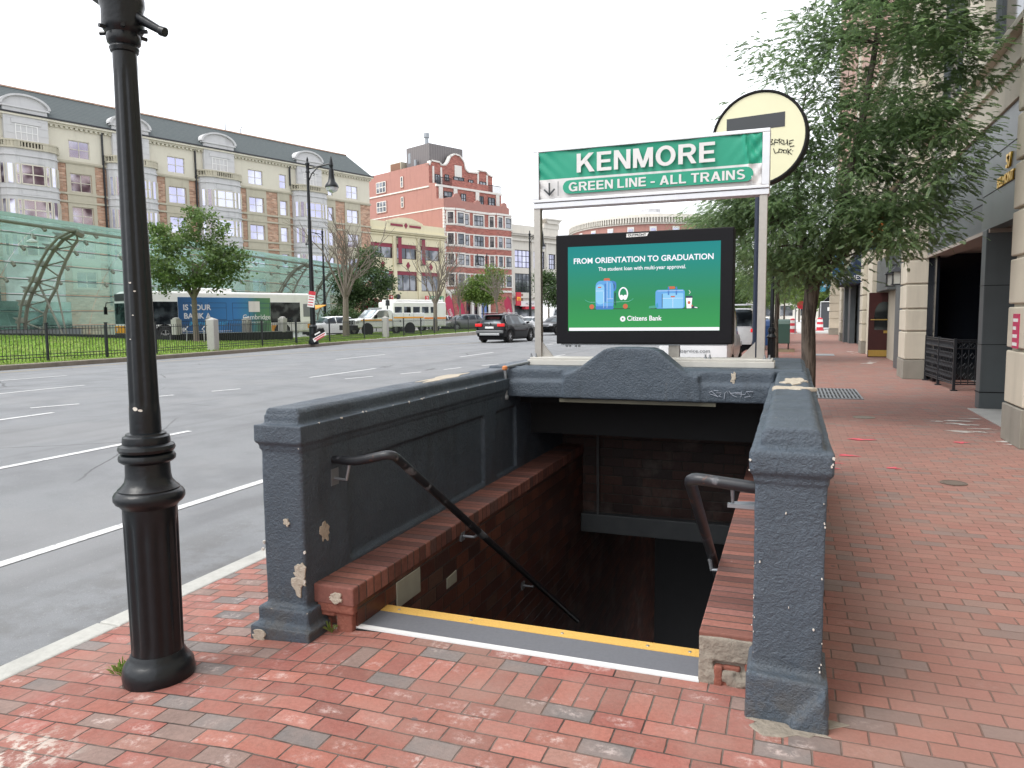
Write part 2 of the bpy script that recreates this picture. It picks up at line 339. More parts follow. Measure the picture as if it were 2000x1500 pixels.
M['lightleaf'] = m_leaf('yellow_green_leaves', [(.13, .21, .04), (.17, .25, .045), (.14, .22, .06)], .42)
M['darkleaf'] = m_leaf('dark_leaves', [(.05, .09, .034), (.066, .112, .04), (.085, .135, .05)], .42)
M['yellow'] = flat('yellow_safety_strip', (.62, .38, .09), .75, var=.25, sc=120, bump=.3)
M['tread'] = flat('grey_tread', (.13, .135, .15), .7, var=.15, sc=60, bump=.15)
M['red'] = flat('red_paint', (.55, .03, .05), .5)
M['grey'] = flat('grey_paint', (.2, .21, .22), .5)
M['conc'] = flat('pale_concrete', (.42, .41, .385), .85, var=.12, sc=4, bump=.2, dirt=.2)
M['mortar'] = flat('old_mortar', (.25, .22, .18), .95, var=.4, sc=25, bump=.9, bsc=50)
# ================================================ SETTING: ground, road, kerbs
def wz(x): return 0.0 if x > -1.9 else -.075*(-1.9-x)
def rz_(x): return -.24+min(max((-3.68-x)/11.3, 0), 1)*.29
# sidewalk with the stairwell left open
m = MB(); xs = [-3.52, -3.1, -2.7, -2.31, -2.09, -1.9, -.345, .1, 1.0, 2.0, 3.9]; ys = [-8, 0, 3.19, 3.5, 7.69, 8.5, 10, 12, 16, 24, 40, 62]
for i in range(len(xs)-1):
    for j in range(len(ys)-1):
        cx, cy = (xs[i]+xs[i+1])/2, (ys[j]+ys[j+1])/2
        if -2.31 < cx < -.345 and 3.19 < cy < 7.69: continue
        if cx < -1.9 and cy > 12: continue
        if cx < -1.3 and cy > 16: continue
        m.quad(*[(x, y, wz(x)) for x, y in ((xs[i], ys[j]), (xs[i+1], ys[j]), (xs[i+1], ys[j+1]), (xs[i], ys[j+1]))])
struct(m.build('sidewalk', M['walk']))
m = MB(); m.box(-1.3, 62, -.25, 9, 140, .01); struct(m.build('concrete_path', M['conc']))
# near kerb
m = MB()
def kerbrun(m, pts, wd, h0, h1):
    for (x0, y0), (x1, y1) in zip(pts, pts[1:]):
        d = Vector((x1-x0, y1-y0)).normalized(); nx, ny = d.y*wd, -d.x*wd
        z0a, z0b = h1(x0), h1(x1)
        a = [(x0, y0, h0), (x1, y1, h0), (x1+nx, y1+ny, h0), (x0+nx, y0+ny, h0)]
        m.add([*a, *[(p[0], p[1], z0a+.004) for p in (a[0],)], *[(a[1][0], a[1][1], z0b+.004)], (a[2][0], a[2][1], z0b+.004), (a[3][0], a[3][1], z0a+.004)],
              [(0, 3, 2, 1), (4, 5, 6, 7), (0, 1, 5, 4), (1, 2, 6, 5), (2, 3, 7, 6), (3, 0, 4, 7)])
ky = -8.0
while ky < 9.5:
    kerbrun(m, [(-3.68, ky+.004), (-3.68, ky+1.83)], .16, -.4, lambda x: wz(-3.55)+.003); ky += 1.835
kerbrun(m, [(-3.68, 10.3), (-3.1, 11.6), (-2.1, 12.7), (-1.36, 14), (-1.34, 62)], .16, -.4, lambda x: .0)
struct(m.build('kerb', M['kerb'], bev=.012))
# road sheet, crowned
m = MB(); rx = [-24.5, -15, -12, -9, -6, -3.66]; ry = [-60, -8, 10, 13.5, 40, 90, 220, 500]
def rsheet(x0, x1, y0, y1): m.quad(*[(x, y, rz_(x)) for x, y in ((x0, y0), (x1, y0), (x1, y1), (x0, y1))])
rx2 = [-60]+rx
for i in range(len(rx2)-1):
    for j in range(len(ry)-1):
        if rx2[i] < -24.5 and ry[j] < 90: continue
        rsheet(rx2[i], rx2[i+1], ry[j], ry[j+1])
for j in range(2, len(ry)-1):
    rsheet(-3.66, -1.34, ry[j]+(.0), ry[j+1])
struct(m.build('road', M['asphalt']))
m = MB(); m.quad((-400, -200, -.45), (400, -200, -.45), (400, 900, -.45), (-400, 900, -.45))
# keep the pit clear: four pieces round the stairwell
m = MB()
for x0, x1, y0, y1 in ((-500, -60, -200, 900), (-60, 500, 500, 900), (3.9, 500, -200, 500), (-60, 3.9, -200, -60)):
    m.quad((x0, y0, -.02), (x1, y0, -.02), (x1, y1, -.02), (x0, y1, -.02))
struct(m.build('ground', M['conc']))
# road markings
def mark(pts, wd, mat='line'):
    m = MB()
    for (x0, y0), (x1, y1) in zip(pts, pts[1:]):
        d = Vector((x1-x0, y1-y0)).normalized(); nx, ny = -d.y*wd/2, d.x*wd/2
        m.quad(*[(x, y, rz_(x)+.006) for x, y in ((x0-nx, y0-ny), (x0+nx, y0+ny), (x1+nx, y1+ny), (x1-nx, y1-ny))])
    return struct(m.build('road_marking', M[mat]))
mark([(-5.45, -8), (-5.45, 60)], .11)
for a, b in ((1.0, 8.85), (15, 17.5)): mark([(-8.64, a), (-8.64, b)], .11)
for a, b in ((5.0, 9.37), (17.0, 20.5), (27.1, 30.75), (37, 40)): mark([(-12.2-.012*(a-8), a), (-12.2-.012*(b-8), b)], .1)
for a, b in ((5.5, 13.04), (23.6, 27.2), (41, 44)): mark([(-15.9, a), (-15.9, b)], .1)
mark([(-19.9, 9), (-19.2, 15.2)], .1)
for x0, y0, x1, y1 in ((-13.1, 9.6, -12.85, 10.4), (-12.5, 11.9, -12.4, 12.3), (-12.2, 13.2, -12.0, 13.9), (-11.25, 17.1, -11.0, 18.1), (-10.7, 19.15, -10.5, 20.05), (-10.3, 21.2, -10.15, 22.2), (-9.87, 23.3, -9.66, 24.3), (-9.5, 26, -9.4, 27.2), (-9.28, 29.2, -9.2, 31), (-13.1, 41, -13.05, 42.2)):
    mark([(x0, y0), (x1, y1)], .09)
mark([(-22.6, 8), (-22.3, 19), (-21.4, 24), (-19.6, 33.4), (-17.4, 39.5), (-16.6, 43)], .1, 'line_y')
# far kerb, lawn, busway
KL = [(-23.6, 6), (-23.42, 16.2), (-23.16, 22), (-23.5, 28.5), (-24.5, 37), (-25.3, 46), (-26.2, 56), (-27.4, 68), (-28.2, 80)]
m = MB(); kerbrun(m, KL[::-1], .42, -.1, lambda x: .2); struct(m.build('far_kerb', M['kerb_far'], bev=.02))
def lz(x, y):
    e = min(max((-23.9-x)/11, 0), 1); l = min(max((37-y)/14, 0), 1)
    return .2+.1*e+.62*e*l*l*(3-2*l)
def kx(y):
    for (x0, y0), (x1, y1) in zip(KL, KL[1:]):
        if y <= y1: return x0+(x1-x0)*(y-y0)/(y1-y0)
    return KL[-1][0]
def bx_(y): return np.interp(y, [6, 27.7, 30.5, 32.2, 39, 41.5, 46, 56, 66, 80], [-40, -39.9, -35.5, -32.3, -29.8, -31.5, -32.5, -33.6, -33.6, -33.2])
t = NT('lawn'); c = t.mix(t.noise(3, 5, .65), (.13, .24, .03), (.21, .33, .05)); c = t.mix(t.step(t.noise(.8, 4), .45, .7), c, (.22, .28, .07)); c = t.mix(t.math('MULTIPLY', t.step(t.noise(1.2, 5, .6), .62, .74), .6), c, (.17, .12, .07))
M['lawn'] = t.pbr(c, .9, 0, t.bump(t.noise(90, 3), .8, .03), .2)
m = MB(); ny, nx = 60, 14; yy = np.linspace(6, 80, ny)
P_ = [[(kx(y)-.4+(bx_(y)-kx(y)+.4)*i/nx, y) for i in range(nx+1)] for y in yy]
for j in range(ny-1):
    for i in range(nx):
        m.quad(*[(*p, lz(*p)) for p in (P_[j][i], P_[j][i+1], P_[j+1][i+1], P_[j+1][i])])
struct(m.build('lawn', M['lawn'], smooth=True))
m = MB(); m.quad((-95, -60, .19), (-24.2, -60, .19), (-24.2, 5.9, .19), (-95, 5.9, .19)); 
m.quad((-95, 5.9, .185), (-26, 5.9, .185), (-29.5, 92, .185), (-95, 92, .185)); struct(m.build('busway_pavement', M['conc']))
# grass blades (nobody could count them)
N = 60000; y = rng.uniform(8, 76, N); fr = rng.uniform(0.0, 1, N)**1.2
kxv = np.array([kx(a) for a in y])-.42; bxv = np.array([bx_(a) for a in y]); x = kxv+(bxv-kxv)*fr
z = np.array([lz(a, b) for a, b in zip(x, y)]); h = rng.uniform(.04, .10, N); a = rng.uniform(0, 6.28, N); wv = h*.35
dx, dy = np.cos(a)*wv, np.sin(a)*wv; lx, ly = rng.normal(0, .03, N), rng.normal(0, .03, N)
v = np.stack([np.stack([x-dx, y-dy, z-.01], 1), np.stack([x+dx, y+dy, z-.01], 1), np.stack([x+lx, y+ly, z+h], 1)], 1).reshape(-1, 3)
M['blade'] = m_leaf('grass_blades', [(.14, .26, .03), (.19, .33, .04), (.24, .38, .06), (.27, .32, .1)], .4)
g = raw('grass', v, np.arange(3*N).reshape(-1, 3), M['blade']); struct(g, 'stuff')
# ================================================ SUBWAY ENTRANCE
ent = thing('subway_entrance', 'open subway stairwell between blue grey painted concrete parapets on the brick pavement', 'subway entrance', (-1.2, 5.3, 0))
tx = bpy.data.textures.new('lumps', 'CLOUDS'); tx.noise_scale = .09; tx.noise_depth = 3
tx2 = bpy.data.textures.new('waves', 'CLOUDS'); tx2.noise_scale = .42; tx2.noise_depth = 2
def rough(ob, vox=.0105, a=.0055, b=.009):
    q = ob.modifiers.new('remesh', 'REMESH'); q.mode = 'VOXEL'; q.voxel_size = vox; q.use_smooth_shade = True
    sm = ob.modifiers.new('soften', 'SMOOTH'); sm.factor = .5; sm.iterations = 1
    for t_, s_ in ((tx, a), (tx2, b)):
        d = ob.modifiers.new('lumps', 'DISPLACE'); d.texture = t_; d.strength = s_; d.mid_level = .5
def parapet(x0, x1, yf, yb, zb, zo, inner):
    """stepped wall; inner=+1 when the stair is on the +x side"""
    m = MB(); i0, i1 = (x0, x1-.028) if inner > 0 else (x0+.028, x1)
    m.box(i0, yf, zb, i1, yb, zo+.97)
    m.box(x0-.008, yf-.008, zo+.935, x1+.008, yb, zo+.985)
    m.box(x0-.022, yf-.026, zo+.97, x1+.022, yb+.02, zo+1.062)
    m.box(x0+.018, yf+.012, zo+1.05, x1-.018, yb, zo+1.105)
    a = x0+.018; b = x1-.018
    m.prism([(a, zo+1.1), (b, zo+1.1), (b-.003, zo+1.126), (b-.02, zo+1.145), (a+.02, zo+1.145), (a+.003, zo+1.126)], 'y', yf+.02, yb)
    fx0, fx1 = (x1-.03, x1) if inner > 0 else (x0, x0+.03)
    for ya, yb_, za, zb_ in ((yf, yf+.42, zb, zo+.97), (yf+.4, yb, zo+.80, zo+.97), (yf+.4, yb, zb, .25), (5.46, 5.72, zb, zo+.97), (6.2, yb, zb, zo+.97)):
        m.box(fx0, ya, za, fx1, yb_, zb_)
    return m
m = parapet(-2.55, -2.30, 3.08, 7.68, -.3, 0, 1)
m.box(-2.60, 3.0, -.3, -2.235, 3.30, .025); m.box(-2.575, 3.04, 0, -2.265, 3.28, .115)
pL = m.build('parapet', M['paint'], ent, world=True, label='kerbside parapet with panelled inner face and stepped foot'); rough(pL)
m = parapet(-.124, .137, 3.03, 7.68, -.3, .008, -1)
m.prism([(-.148, -.1), (.02, -.1), (.05, .05), (.165, .06), (.158, .17), (-.142, .19)], 'y', 2.965, 3.3)
m.prism([(-.01, -.1), (.17, -.1), (.15, .16), (.03, .02)], 'y', 2.93, 3.2)
pR = m.build('parapet', M['paint'], ent, world=True, label='building side parapet with a worn crumbling foot'); rough(pR)
# lintel beam with its curved pediment, and the slab over the stairs
m = MB()
ped = [(-1.79, .905), (-.68, .905), (-.68, 1.115), (-.76, 1.125), (-.84, 1.175), (-.93, 1.25), (-.99, 1.305), (-1.06, 1.33), (-1.2, 1.336), (-1.36, 1.335), (-1.43, 1.325), (-1.5, 1.28), (-1.6, 1.205), (-1.7, 1.14), (-1.79, 1.105)]
m.prism(ped, 'y', 5.955, 6.2); m.box(-2.31, 5.97, .905, -.115, 6.3, 1.045); m.box(-2.31, 5.995, 1.03, -.115, 6.3, 1.15)
m.box(-2.5, 6.05, 1.0, .09, 7.68, 1.165)
b_ = m.build('lintel', M['paint'], ent, world=True); rough(b_, .014, .008, .01)
M['stair_shade'] = flat('painted_stair_shade', (.007, .0072, .008), .8, var=.4)  # near-black colour that paints the deep shade of the stairwell
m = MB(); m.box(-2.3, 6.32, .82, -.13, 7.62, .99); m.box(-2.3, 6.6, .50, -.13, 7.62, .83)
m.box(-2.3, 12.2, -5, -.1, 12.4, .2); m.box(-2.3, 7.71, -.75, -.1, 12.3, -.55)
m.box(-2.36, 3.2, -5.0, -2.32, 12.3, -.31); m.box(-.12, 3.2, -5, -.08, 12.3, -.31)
m.build('soffit', M['stair_shade'], ent, world=True)
INB = [(0, (.115, .042, .028)), (.3, (.09, .033, .025)), (.55, (.14, .053, .034)), (.75, (.07, .033, .027)), (.9, (.105, .058, .043))]  # brick colours lowered to paint in the dimness of the stairs
INE = [(a, tuple(k*.38 for k in b)) for a, b in INB]  # darker copy for the end wall, its shade put into the colour
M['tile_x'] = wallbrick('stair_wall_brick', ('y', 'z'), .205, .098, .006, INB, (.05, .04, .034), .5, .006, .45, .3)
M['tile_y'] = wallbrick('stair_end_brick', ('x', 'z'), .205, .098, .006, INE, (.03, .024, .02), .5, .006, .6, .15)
t = NT('ledge_header_bricks'); x = t.xyz()
c, h, fc, hh, _ = bricks(t, t.math('ADD', x[0], 41.0), x[1], 83.0, .0745, .005, [(0, (.215, .085, .062)), (.25, (.26, .105, .078)), (.5, (.18, .072, .056)), (.7, (.235, .10, .08)), (.86, (.155, .08, .068))], (.06, .048, .04), .003)
c = t.mix(1, c, t.ramp(t.noise(40, 5, .7), [(.25, .7), (.75, 1.2)]), 'MULTIPLY')
c = t.mix(t.step(t.noise(13, 6, .75), .68, .72), c, (.6, .55, .5))
M['ledge'] = t.pbr(c, .75, 0, t.bump(h, .7, .006))
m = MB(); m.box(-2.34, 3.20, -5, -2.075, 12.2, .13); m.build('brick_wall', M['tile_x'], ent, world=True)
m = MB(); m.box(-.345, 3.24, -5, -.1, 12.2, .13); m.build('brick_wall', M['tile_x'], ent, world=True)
m = MB(); m.box(-2.34, 3.15, .125, -2.065, 7.66, .225); m.build('brick_ledge', M['ledge'], ent, world=True, bev=.008)
m = MB(); m.box(-.352, 3.215, .125, -.118, 7.66, .225); m.build('brick_ledge', M['ledge'], ent, world=True, bev=.008)
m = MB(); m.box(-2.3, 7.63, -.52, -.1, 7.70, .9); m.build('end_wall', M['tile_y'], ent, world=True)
M['greybeam'] = flat('grey_painted_beam', (.08, .088, .092), .6, var=.25, dirt=.3)
m = MB(); m.box(-2.07, 7.52, -.70, -.34, 7.629, -.50); m.build('cross_beam', M['greybeam'], ent, world=True, bev=.01)
# broken ends of the brick ledges: mortar bed and the bricks left in it
rr = np.random.default_rng(3); mm = MB(); mk = MB()
mm.box(-.35, 3.205, .105, -.122, 3.3, .205); mm.box(-.352, 3.20, -.03, -.29, 3.3, .12); mm.box(-.33, 3.225, -.03, -.13, 3.3, .12)
for k in range(16):
    a, b, s_ = rr.uniform(-.3, -.14), rr.uniform(-.01, .06), rr.uniform(.012, .03); mm.box(a-s_, 3.205+rr.uniform(-.015, .015), b-s_*.8, a+s_, 3.28, b+s_*.8)
mk.box(-.285, 3.19, -.02, -.25, 3.26, .085); mk.box(-.245, 3.21, .055, -.175, 3.27, .085); mk.box(-.16, 3.205, .07, -.135, 3.26, .12); mk.box(-.24, 3.2, -.02, -.21, 3.25, .02)
M['bbrick'] = flat('broken_red_brick', (.24, .085, .058), .85, var=.35, sc=25, bump=.6); ob = mk.build('broken_brick', M['bbrick'], ent, world=True, bev=.006); rough(ob, .006, .008, .004); mk = MB()
mk.box(-2.29, 3.155, .08, -2.07, 3.2, .22); mk.box(-2.18, 3.165, -.04, -2.085, 3.26, .10); mk.box(-2.3, 3.16, .055, -2.19, 3.22, .085); mk.box(-2.28, 3.19, -.04, -2.23, 3.26, .03)
ob = mm.build('broken_mortar', M['mortar'], ent, world=True); rough(ob, .007, .012, .008); mm = MB(); mm.box(-2.3, 3.20, -.04, -2.08, 3.3, .1)
ob = mm.build('broken_mortar', M['mortar'], ent, world=True); rough(ob, .007, .012, .008)
ob = mk.build('broken_brick', M['bbrick'], ent, world=True, bev=.006); rough(ob, .006, .008, .004)
# steps
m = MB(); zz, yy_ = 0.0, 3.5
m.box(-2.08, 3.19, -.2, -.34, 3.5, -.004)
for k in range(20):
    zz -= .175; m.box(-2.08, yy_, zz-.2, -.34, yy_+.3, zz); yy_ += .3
m.build('stairs', M['stair_shade'], ent, world=True)
m = MB(); m.box(-2.085, 3.232, -.0035, -.349, 3.425, .004); st_ = m.build('step_tread', M['tread'], ent, world=True)
m = MB(); m.box(-2.085, 3.198, -.02, -.349, 3.2315, .006); m.build('white_edge_strip', M['white'], st_, label='white strip along the first step')
m = MB(); m.box(-2.085, 3.4255, -.05, -.349, 3.507, .006); m.build('yellow_edge_strip', M['yellow'], st_)
m = MB()
for xx in (-1.98, -1.55, -1.05, -.62, -.42):
    m.lathe([(.009, .0062), (.007, .009)], 10, (xx, 3.465))
m.build('screw_heads', M['steel'], st_)
# handrails
def rail(pts, name='handrail'):
    out = []
    P = [Vector(p) for p in pts]
    for i in range(len(P)):
        if 0 < i < len(P)-1:
            a = P[i]+(P[i-1]-P[i]).normalized()*.06; b = P[i]+(P[i+1]-P[i]).normalized()*.06
            for k in range(5):
                q = k/4; out.append(a*(1-q)**2+P[i]*2*q*(1-q)+b*q*q)
        else: out.append(P[i])
    return out
t = NT('worn_black_rail'); n = t.noise(14, 5, .7); c = t.mix(t.step(n, .56, .66), (.016, .018, .022), (.1, .045, .03)); c = t.mix(t.step(t.noise(7, 4), .6, .68), c, (.13, .14, .155))
M['rail'] = t.pbr(c, .38, 0, t.bump(n, .3, .004))
m = MB(); m.tube(rail([(-2.31, 3.36, .842), (-2.17, 3.36, .835), (-1.94, 3.36, .892), (-1.935, 6.9, -1.42)]), .0245, 12)
hr = m.build('handrail', M['rail'], ent, world=True, smooth=True, label='handrail on the kerbside wall')
m = MB(); m.box(-2.31, 3.33, .70, -2.296, 3.40, .79); m.tube([(-2.3, 3.365, .735), (-2.22, 3.36, .735), (-2.2, 3.36, .82)], .009, 8)
m.build('rail_bracket', M['galv'], hr)
for yb_, zb_ in ((4.5, .163), (5.7, -.605)):
    m = MB(); m.tube([(-2.07, yb_, zb_-.05), (-1.98, yb_, zb_-.05), (-1.937, yb_, zb_-.015)], .009, 8); m.box(-2.075, yb_-.03, zb_-.08, -2.062, yb_+.03, zb_-.02); m.build('rail_bracket', M['galv'], hr)
m = MB(); m.tube(rail([(-.12, 3.2, .877), (-.40, 3.2, .902), (-.41, 6.9, -1.42)]), .0265, 12)
hr = m.build('handrail', M['rail'], ent, world=True, smooth=True, label='handrail on the building side wall')
m = MB(); m.tube([(-.12, 3.24, .80), (-.22, 3.22, .80), (-.22, 3.2, .87)], .010, 8); m.box(-.24, 3.2, .785, -.12, 3.23, .80); m.build('rail_bracket', M['galv'], hr)
m = MB(); m.tube([(-.345, 4.25, .15), (-.4, 4.25, .15), (-.41, 4.25, .21)], .012, 8); m.box(-.36, 4.2, .11, -.346, 4.3, .19)
m.build('rail_bracket', M['galv'], hr)
M['plate'] = flat('dull_cover_plate', (.36, .35, .29), .6, var=.2, sc=8, dirt=.3)
m = MB(); m.prism([(3.60, .098), (3.885, .10), (3.885, -.055), (3.60, -.055)], 'x', -2.076, -2.068); m.build('cover_plate', M['plate'], ent, world=True, bev=.003)
m = MB(); m.prism([(4.25, -.10), (4.4, -.09), (4.4, -.17), (4.25, -.17)], 'x', -2.076, -2.068); m.build('cover_plate', M['plate'], ent, world=True, bev=.003)
m = MB(); m.box(-1.83, 5.985, .872, -.55, 6.03, .902); m.build('light_fitting', flat('fitting_cover', (.085, .08, .055), .6), ent, world=True)
m = MB(); m.tube([(-1.96, 7.56, .55), (-1.92, 7.56, .54), (-1.89, 7.56, .46), (-1.89, 7.56, -.6)], .015, 8); m.build('conduit', flat('dull_conduit', (.09, .09, .09), .6), ent, world=True, smooth=True)
m = MB(); m.tube([(-2.30, 5.95, .905), (-2.305, 5.95, 1.145)], .016, 10); m.tube([(-2.305, 5.95, 1.16), (-2.17, 6.22, 1.19), (-2.12, 6.3, 1.195)], .015, 10)
m.lathe([(.02, .88), (.026, .89), (.026, .915), (.018, .925)], 10, (-2.30, 5.95)); dp = m.build('drain_pipe', M['galv'], ent, world=True, smooth=True)
m = MB(); m.lathe([(.015, 1.135), (.024, 1.145), (.024, 1.165), (.01, 1.175)], 10, (-2.305, 5.945)); m.build('pipe_cap', flat('rusty_orange_cap', (.55, .2, .07), .7), dp)
# scratched tag on the beam, bare concrete breaks on the parapets
m = MB()
for pl in ([(-.575, 1.0), (-.6, .985), (-.585, .972), (-.53, .955)], [(-.585, 1.0), (-.53, .952)], [(-.565, 1.004), (-.53, 1.0), (-.545, .985), (-.505, .985)], [(-.51, .975), (-.525, .96), (-.505, .953)],
           [(-.485, .94), (-.48, .985), (-.465, 1.0), (-.455, .975), (-.45, 1.0), (-.42, .968), (-.39, .955)], [(-.44, .98), (-.4, .99)], [(-.4, .99), (-.36, .99)], [(-.4, .98), (-.36, .98)], [(-.36, .955), (-.355, 1.0)], [(-.355, .975), (-.33, .978), (-.32, 1.0), (-.29, .965), (-.335, .955)], [(-.32, 1.0), (-.27, 1.0)]):
    m.tube([(a, 5.962, b) for a, b in pl], .0022, 5)
m.build('scratched_tag', flat('chalky_scratch', (.33, .36, .42), .8), ent, world=True)
t = NT('bare_broken_concrete'); n = t.noise(28, 6, .7); M['bare'] = t.pbr(t.mix(n, (.3, .25, .19), (.66, .6, .5)), .95, 0, t.bump(n, .9, .02))
def patch(ax, c, h, cx, cz, rx, rz, seed, name='bare_patch'):
    q = np.random.default_rng(seed); n = 26; ph = q.uniform(0, 6.28, 4)
    poly = []
    for k in range(n):
        a = 6.283*k/n; s_ = 1+.25*math.sin(2*a+ph[0])+.18*math.sin(5*a+ph[1])+.12*q.normal()
        poly.append((cx+rx*s_*math.cos(a), cz+rz*s_*math.sin(a)))
    m = MB(); m.prism(poly, ax, c, c+h); return m.build(name, M['bare'], ent, world=True, bev=.003)
patch('z', 1.128, .021, -2.43, 5.0, .07, .40, 1); patch('z', 1.136, .021, .0, 4.72, .09, .12, 2); patch('z', 1.138, .02, .02, 5.2, .075, .2, 9)
patch('y', 3.071, .01, -2.335, .27, .045, .075, 4); patch('y', 2.993, .01, -2.54, -.03, .05, .03, 5); patch('x', -2.303, .006, 3.26, .47, .035, .06, 8); patch('y', 3.071, .01, -2.40, .56, .018, .018, 6)
patch('x', .146, .016, 3.06, 1.02, .03, .045, 12); patch('y', 5.988, .012, -.42, 1.10, .022, .035, 14); patch('y', 3.14, .02, -2.165, .165, .042, .024, 21, 'mortar_patch')
patch('z', -.05, .0535, 0.03, 2.98, .17, .085, 13)
bpy.data.objects[[o.name for o in ent.children if o.name.startswith('bare_patch')][-1]].data.materials[0] = M['mortar']
q = np.random.default_rng(17); m = MB()
def chip(ax, h, cx, cz, r_):
    n = 7; ph = q.uniform(0, 6.28); poly = [(cx+r_*q.uniform(.5, 1.2)*math.cos(6.283*k/n+ph), cz+r_*1.35*q.uniform(.5, 1.2)*math.sin(6.283*k/n+ph)) for k in range(n)]; m.prism(poly, ax, h, h+.008)
for k in range(16): chip('y', 3.0235, (-.119 if k % 2 else .130)+q.normal()*.004, q.uniform(.2, .93), q.choice([.0015, .002, .0035]))
for k in range(4): chip('y', 3.0235, q.uniform(-.1, .12), q.uniform(.22, .9), q.uniform(.002, .005))
for k in range(5): chip('y', 2.998, (-.142 if k % 2 else .154)+q.normal()*.005, q.uniform(.98, 1.06), q.uniform(.003, .006))
for k in range(9): chip('x', -2.286, 3.1+q.uniform(0, 2.6), 1.058+q.normal()*.004, q.uniform(.003, .009))
for k in range(8): chip('z', 1.055, -2.287+q.normal()*.006, 3.1+q.uniform(0, 2.6), q.uniform(.004, .010))
for k in range(7): chip('y', 3.0715, (-2.545 if k % 2 else -2.306)+q.normal()*.005, q.uniform(.2, .95), q.uniform(.004, .009))
m.build('paint_chips', flat('bare_pale_chip', (.6, .57, .52), .9, var=.2, sc=40), ent, world=True, fix=False)['kind'] = 'stuff'
# weed at the foot of the stair wall and grass tuft at the lamp post
def tuft(name, label, cat, c, n, h, spread, mat, seed):
    q = np.random.default_rng(seed); m = MB()
    for k in range(n):
        a = q.uniform(0, 6.28); b = q.uniform(.3, 1); r_ = q.uniform(0, spread); x0, y0 = c[0]+r_*math.cos(a), c[1]+r_*math.sin(a)*.7
        hh = h*q.uniform(.5, 1); dx, dy = math.cos(a+q.normal()*.5)*hh*b, math.sin(a+q.normal()*.5)*hh*b; wv = h*.07
        px_, py_ = -math.sin(a)*wv, math.cos(a)*wv
        m.add([(x0-px_, y0-py_, c[2]), (x0+px_, y0+py_, c[2]), (x0+dx*.6+px_*.7, y0+dy*.6+py_*.7, c[2]+hh*.8), (x0+dx, y0+dy, c[2]+hh*.75), (x0+dx*.6-px_*.7, y0+dy*.6-py_*.7, c[2]+hh*.8)], [(0, 1, 2, 3, 4)])
    return tag(m.build(name, mat, fix=False), label, cat)
M['weed'] = m_leaf('weed_leaves', [(.1, .2, .02), (.14, .26, .03), (.2, .25, .07)], .4)
tuft('weed', 'small bright green weed in the broken brick at the stair wall', 'weed', (-2.19, 3.13, -.01), 14, .055, .02, M['weed'], 3)
tuft('grass_tuft', 'tuft of grass growing beside the black lamp post base', 'grass tuft', (-2.93, 2.55, -.075), 170, .05, .085, M['weed'], 5)

# ================================================ NEAR LAMP POST
lp = thing('lamp_post', 'large black fluted lamp post standing on the brick pavement beside the kerb', 'lamp post', (-2.735, 2.54, -.066))
K = 1.05
def zz_(z): return (1.6-(1.6-z)*K)+.066
prof = [(.152, -.05), (.155, .005), (.155, zz_(.045)), (.150, zz_(.05))]
m = MB(); m.lathe([(.150, -.06), (.156, -.0), (.156, zz_(-.005)), (.148, zz_(.005)), (.155, zz_(.02)), (.158, zz_(.05)), (.152, zz_(.085)), (.136, zz_(.108)), (.126, zz_(.116)), (.122, zz_(.13)), (.114, zz_(.145))], 40)
m.build('base', M['lampblack'], lp, smooth=True)
m = MB(); zz2 = [zz_(.14)+i*(zz_(.80)-zz_(.14))/14 for i in range(15)]
m.lathe([(.112+.004*(i/14), z) for i, z in enumerate(zz2)], 96, flute=12, fz=[(zz2[1], zz2[12])]); m.build('pedestal', M['lampblack'], lp, smooth=True)
m = MB(); m.lathe([(.11, zz_(.79)), (.122, zz_(.797)), (.126, zz_(.805)), (.142, zz_(.815)), (.151, zz_(.83)), (.151, zz_(.848)), (.142, zz_(.862)), (.131, zz_(.868)), (.131, zz_(.874)), (.115, zz_(.888)), (.101, zz_(.906)), (.096, zz_(.93)), (.094, zz_(.985)), (.108, zz_(.99)), (.119, zz_(.999)), (.121, zz_(1.012)), (.115, zz_(1.024)), (.101, zz_(1.03)), (.115, zz_(1.036)), (.121, zz_(1.048)), (.117, zz_(1.062)), (.1, zz_(1.07)), (.101, zz_(1.08)), (.098, zz_(1.1)), (.086, zz_(1.106)), (.084, zz_(1.114)), (.068, zz_(1.118))], 40)
m.build('collar', M['lampblack'], lp, smooth=True)
m = MB(); zs = [zz_(1.1), zz_(1.2), zz_(1.215), zz_(1.24)]+[zz_(1.26+i*.145) for i in range(10)]+[zz_(2.6), zz_(2.64), zz_(2.72)]
m.lathe([(.066-.018*(z-zs[0])/1.7, z) for z in zs], 96, flute=8, fz=[(zs[3], zs[-3])]); m.build('shaft', M['lampblack'], lp, smooth=True)
m = MB(); m.lathe([(.047, zz_(2.694)), (.056, zz_(2.699)), (.06, zz_(2.714)), (.055, zz_(2.724)), (.066, zz_(2.734)), (.07, zz_(2.754)), (.066, zz_(2.769)), (.08, zz_(2.784)), (.085, zz_(2.804)), (.083, zz_(2.864)), (.09, zz_(2.884)), (.09, zz_(2.914)), (.075, zz_(2.934)), (.06, zz_(2.984)), (.05, zz_(3.084)), (.09, zz_(3.114)), (.1, zz_(3.144)), (.06, zz_(3.164))], 32)
for k in range(6):
    a = k*1.047+.3; m.tube([(.08*math.cos(a), .08*math.sin(a), zz_(2.779)), (.105*math.cos(a), .105*math.sin(a), zz_(2.779))], .009, 8)
m.build('capital', M['lampblack'], lp, smooth=True)
m = MB(); m.tube([(.07, .01, zz_(2.834)), (.185, .03, zz_(2.769))], [.022, .016], 12); m.tube([(.178, .029, zz_(2.772)), (.2, .032, zz_(2.764))], .02, 12); m.build('ladder_bar', M['lampblack'], lp, smooth=True); m = MB()
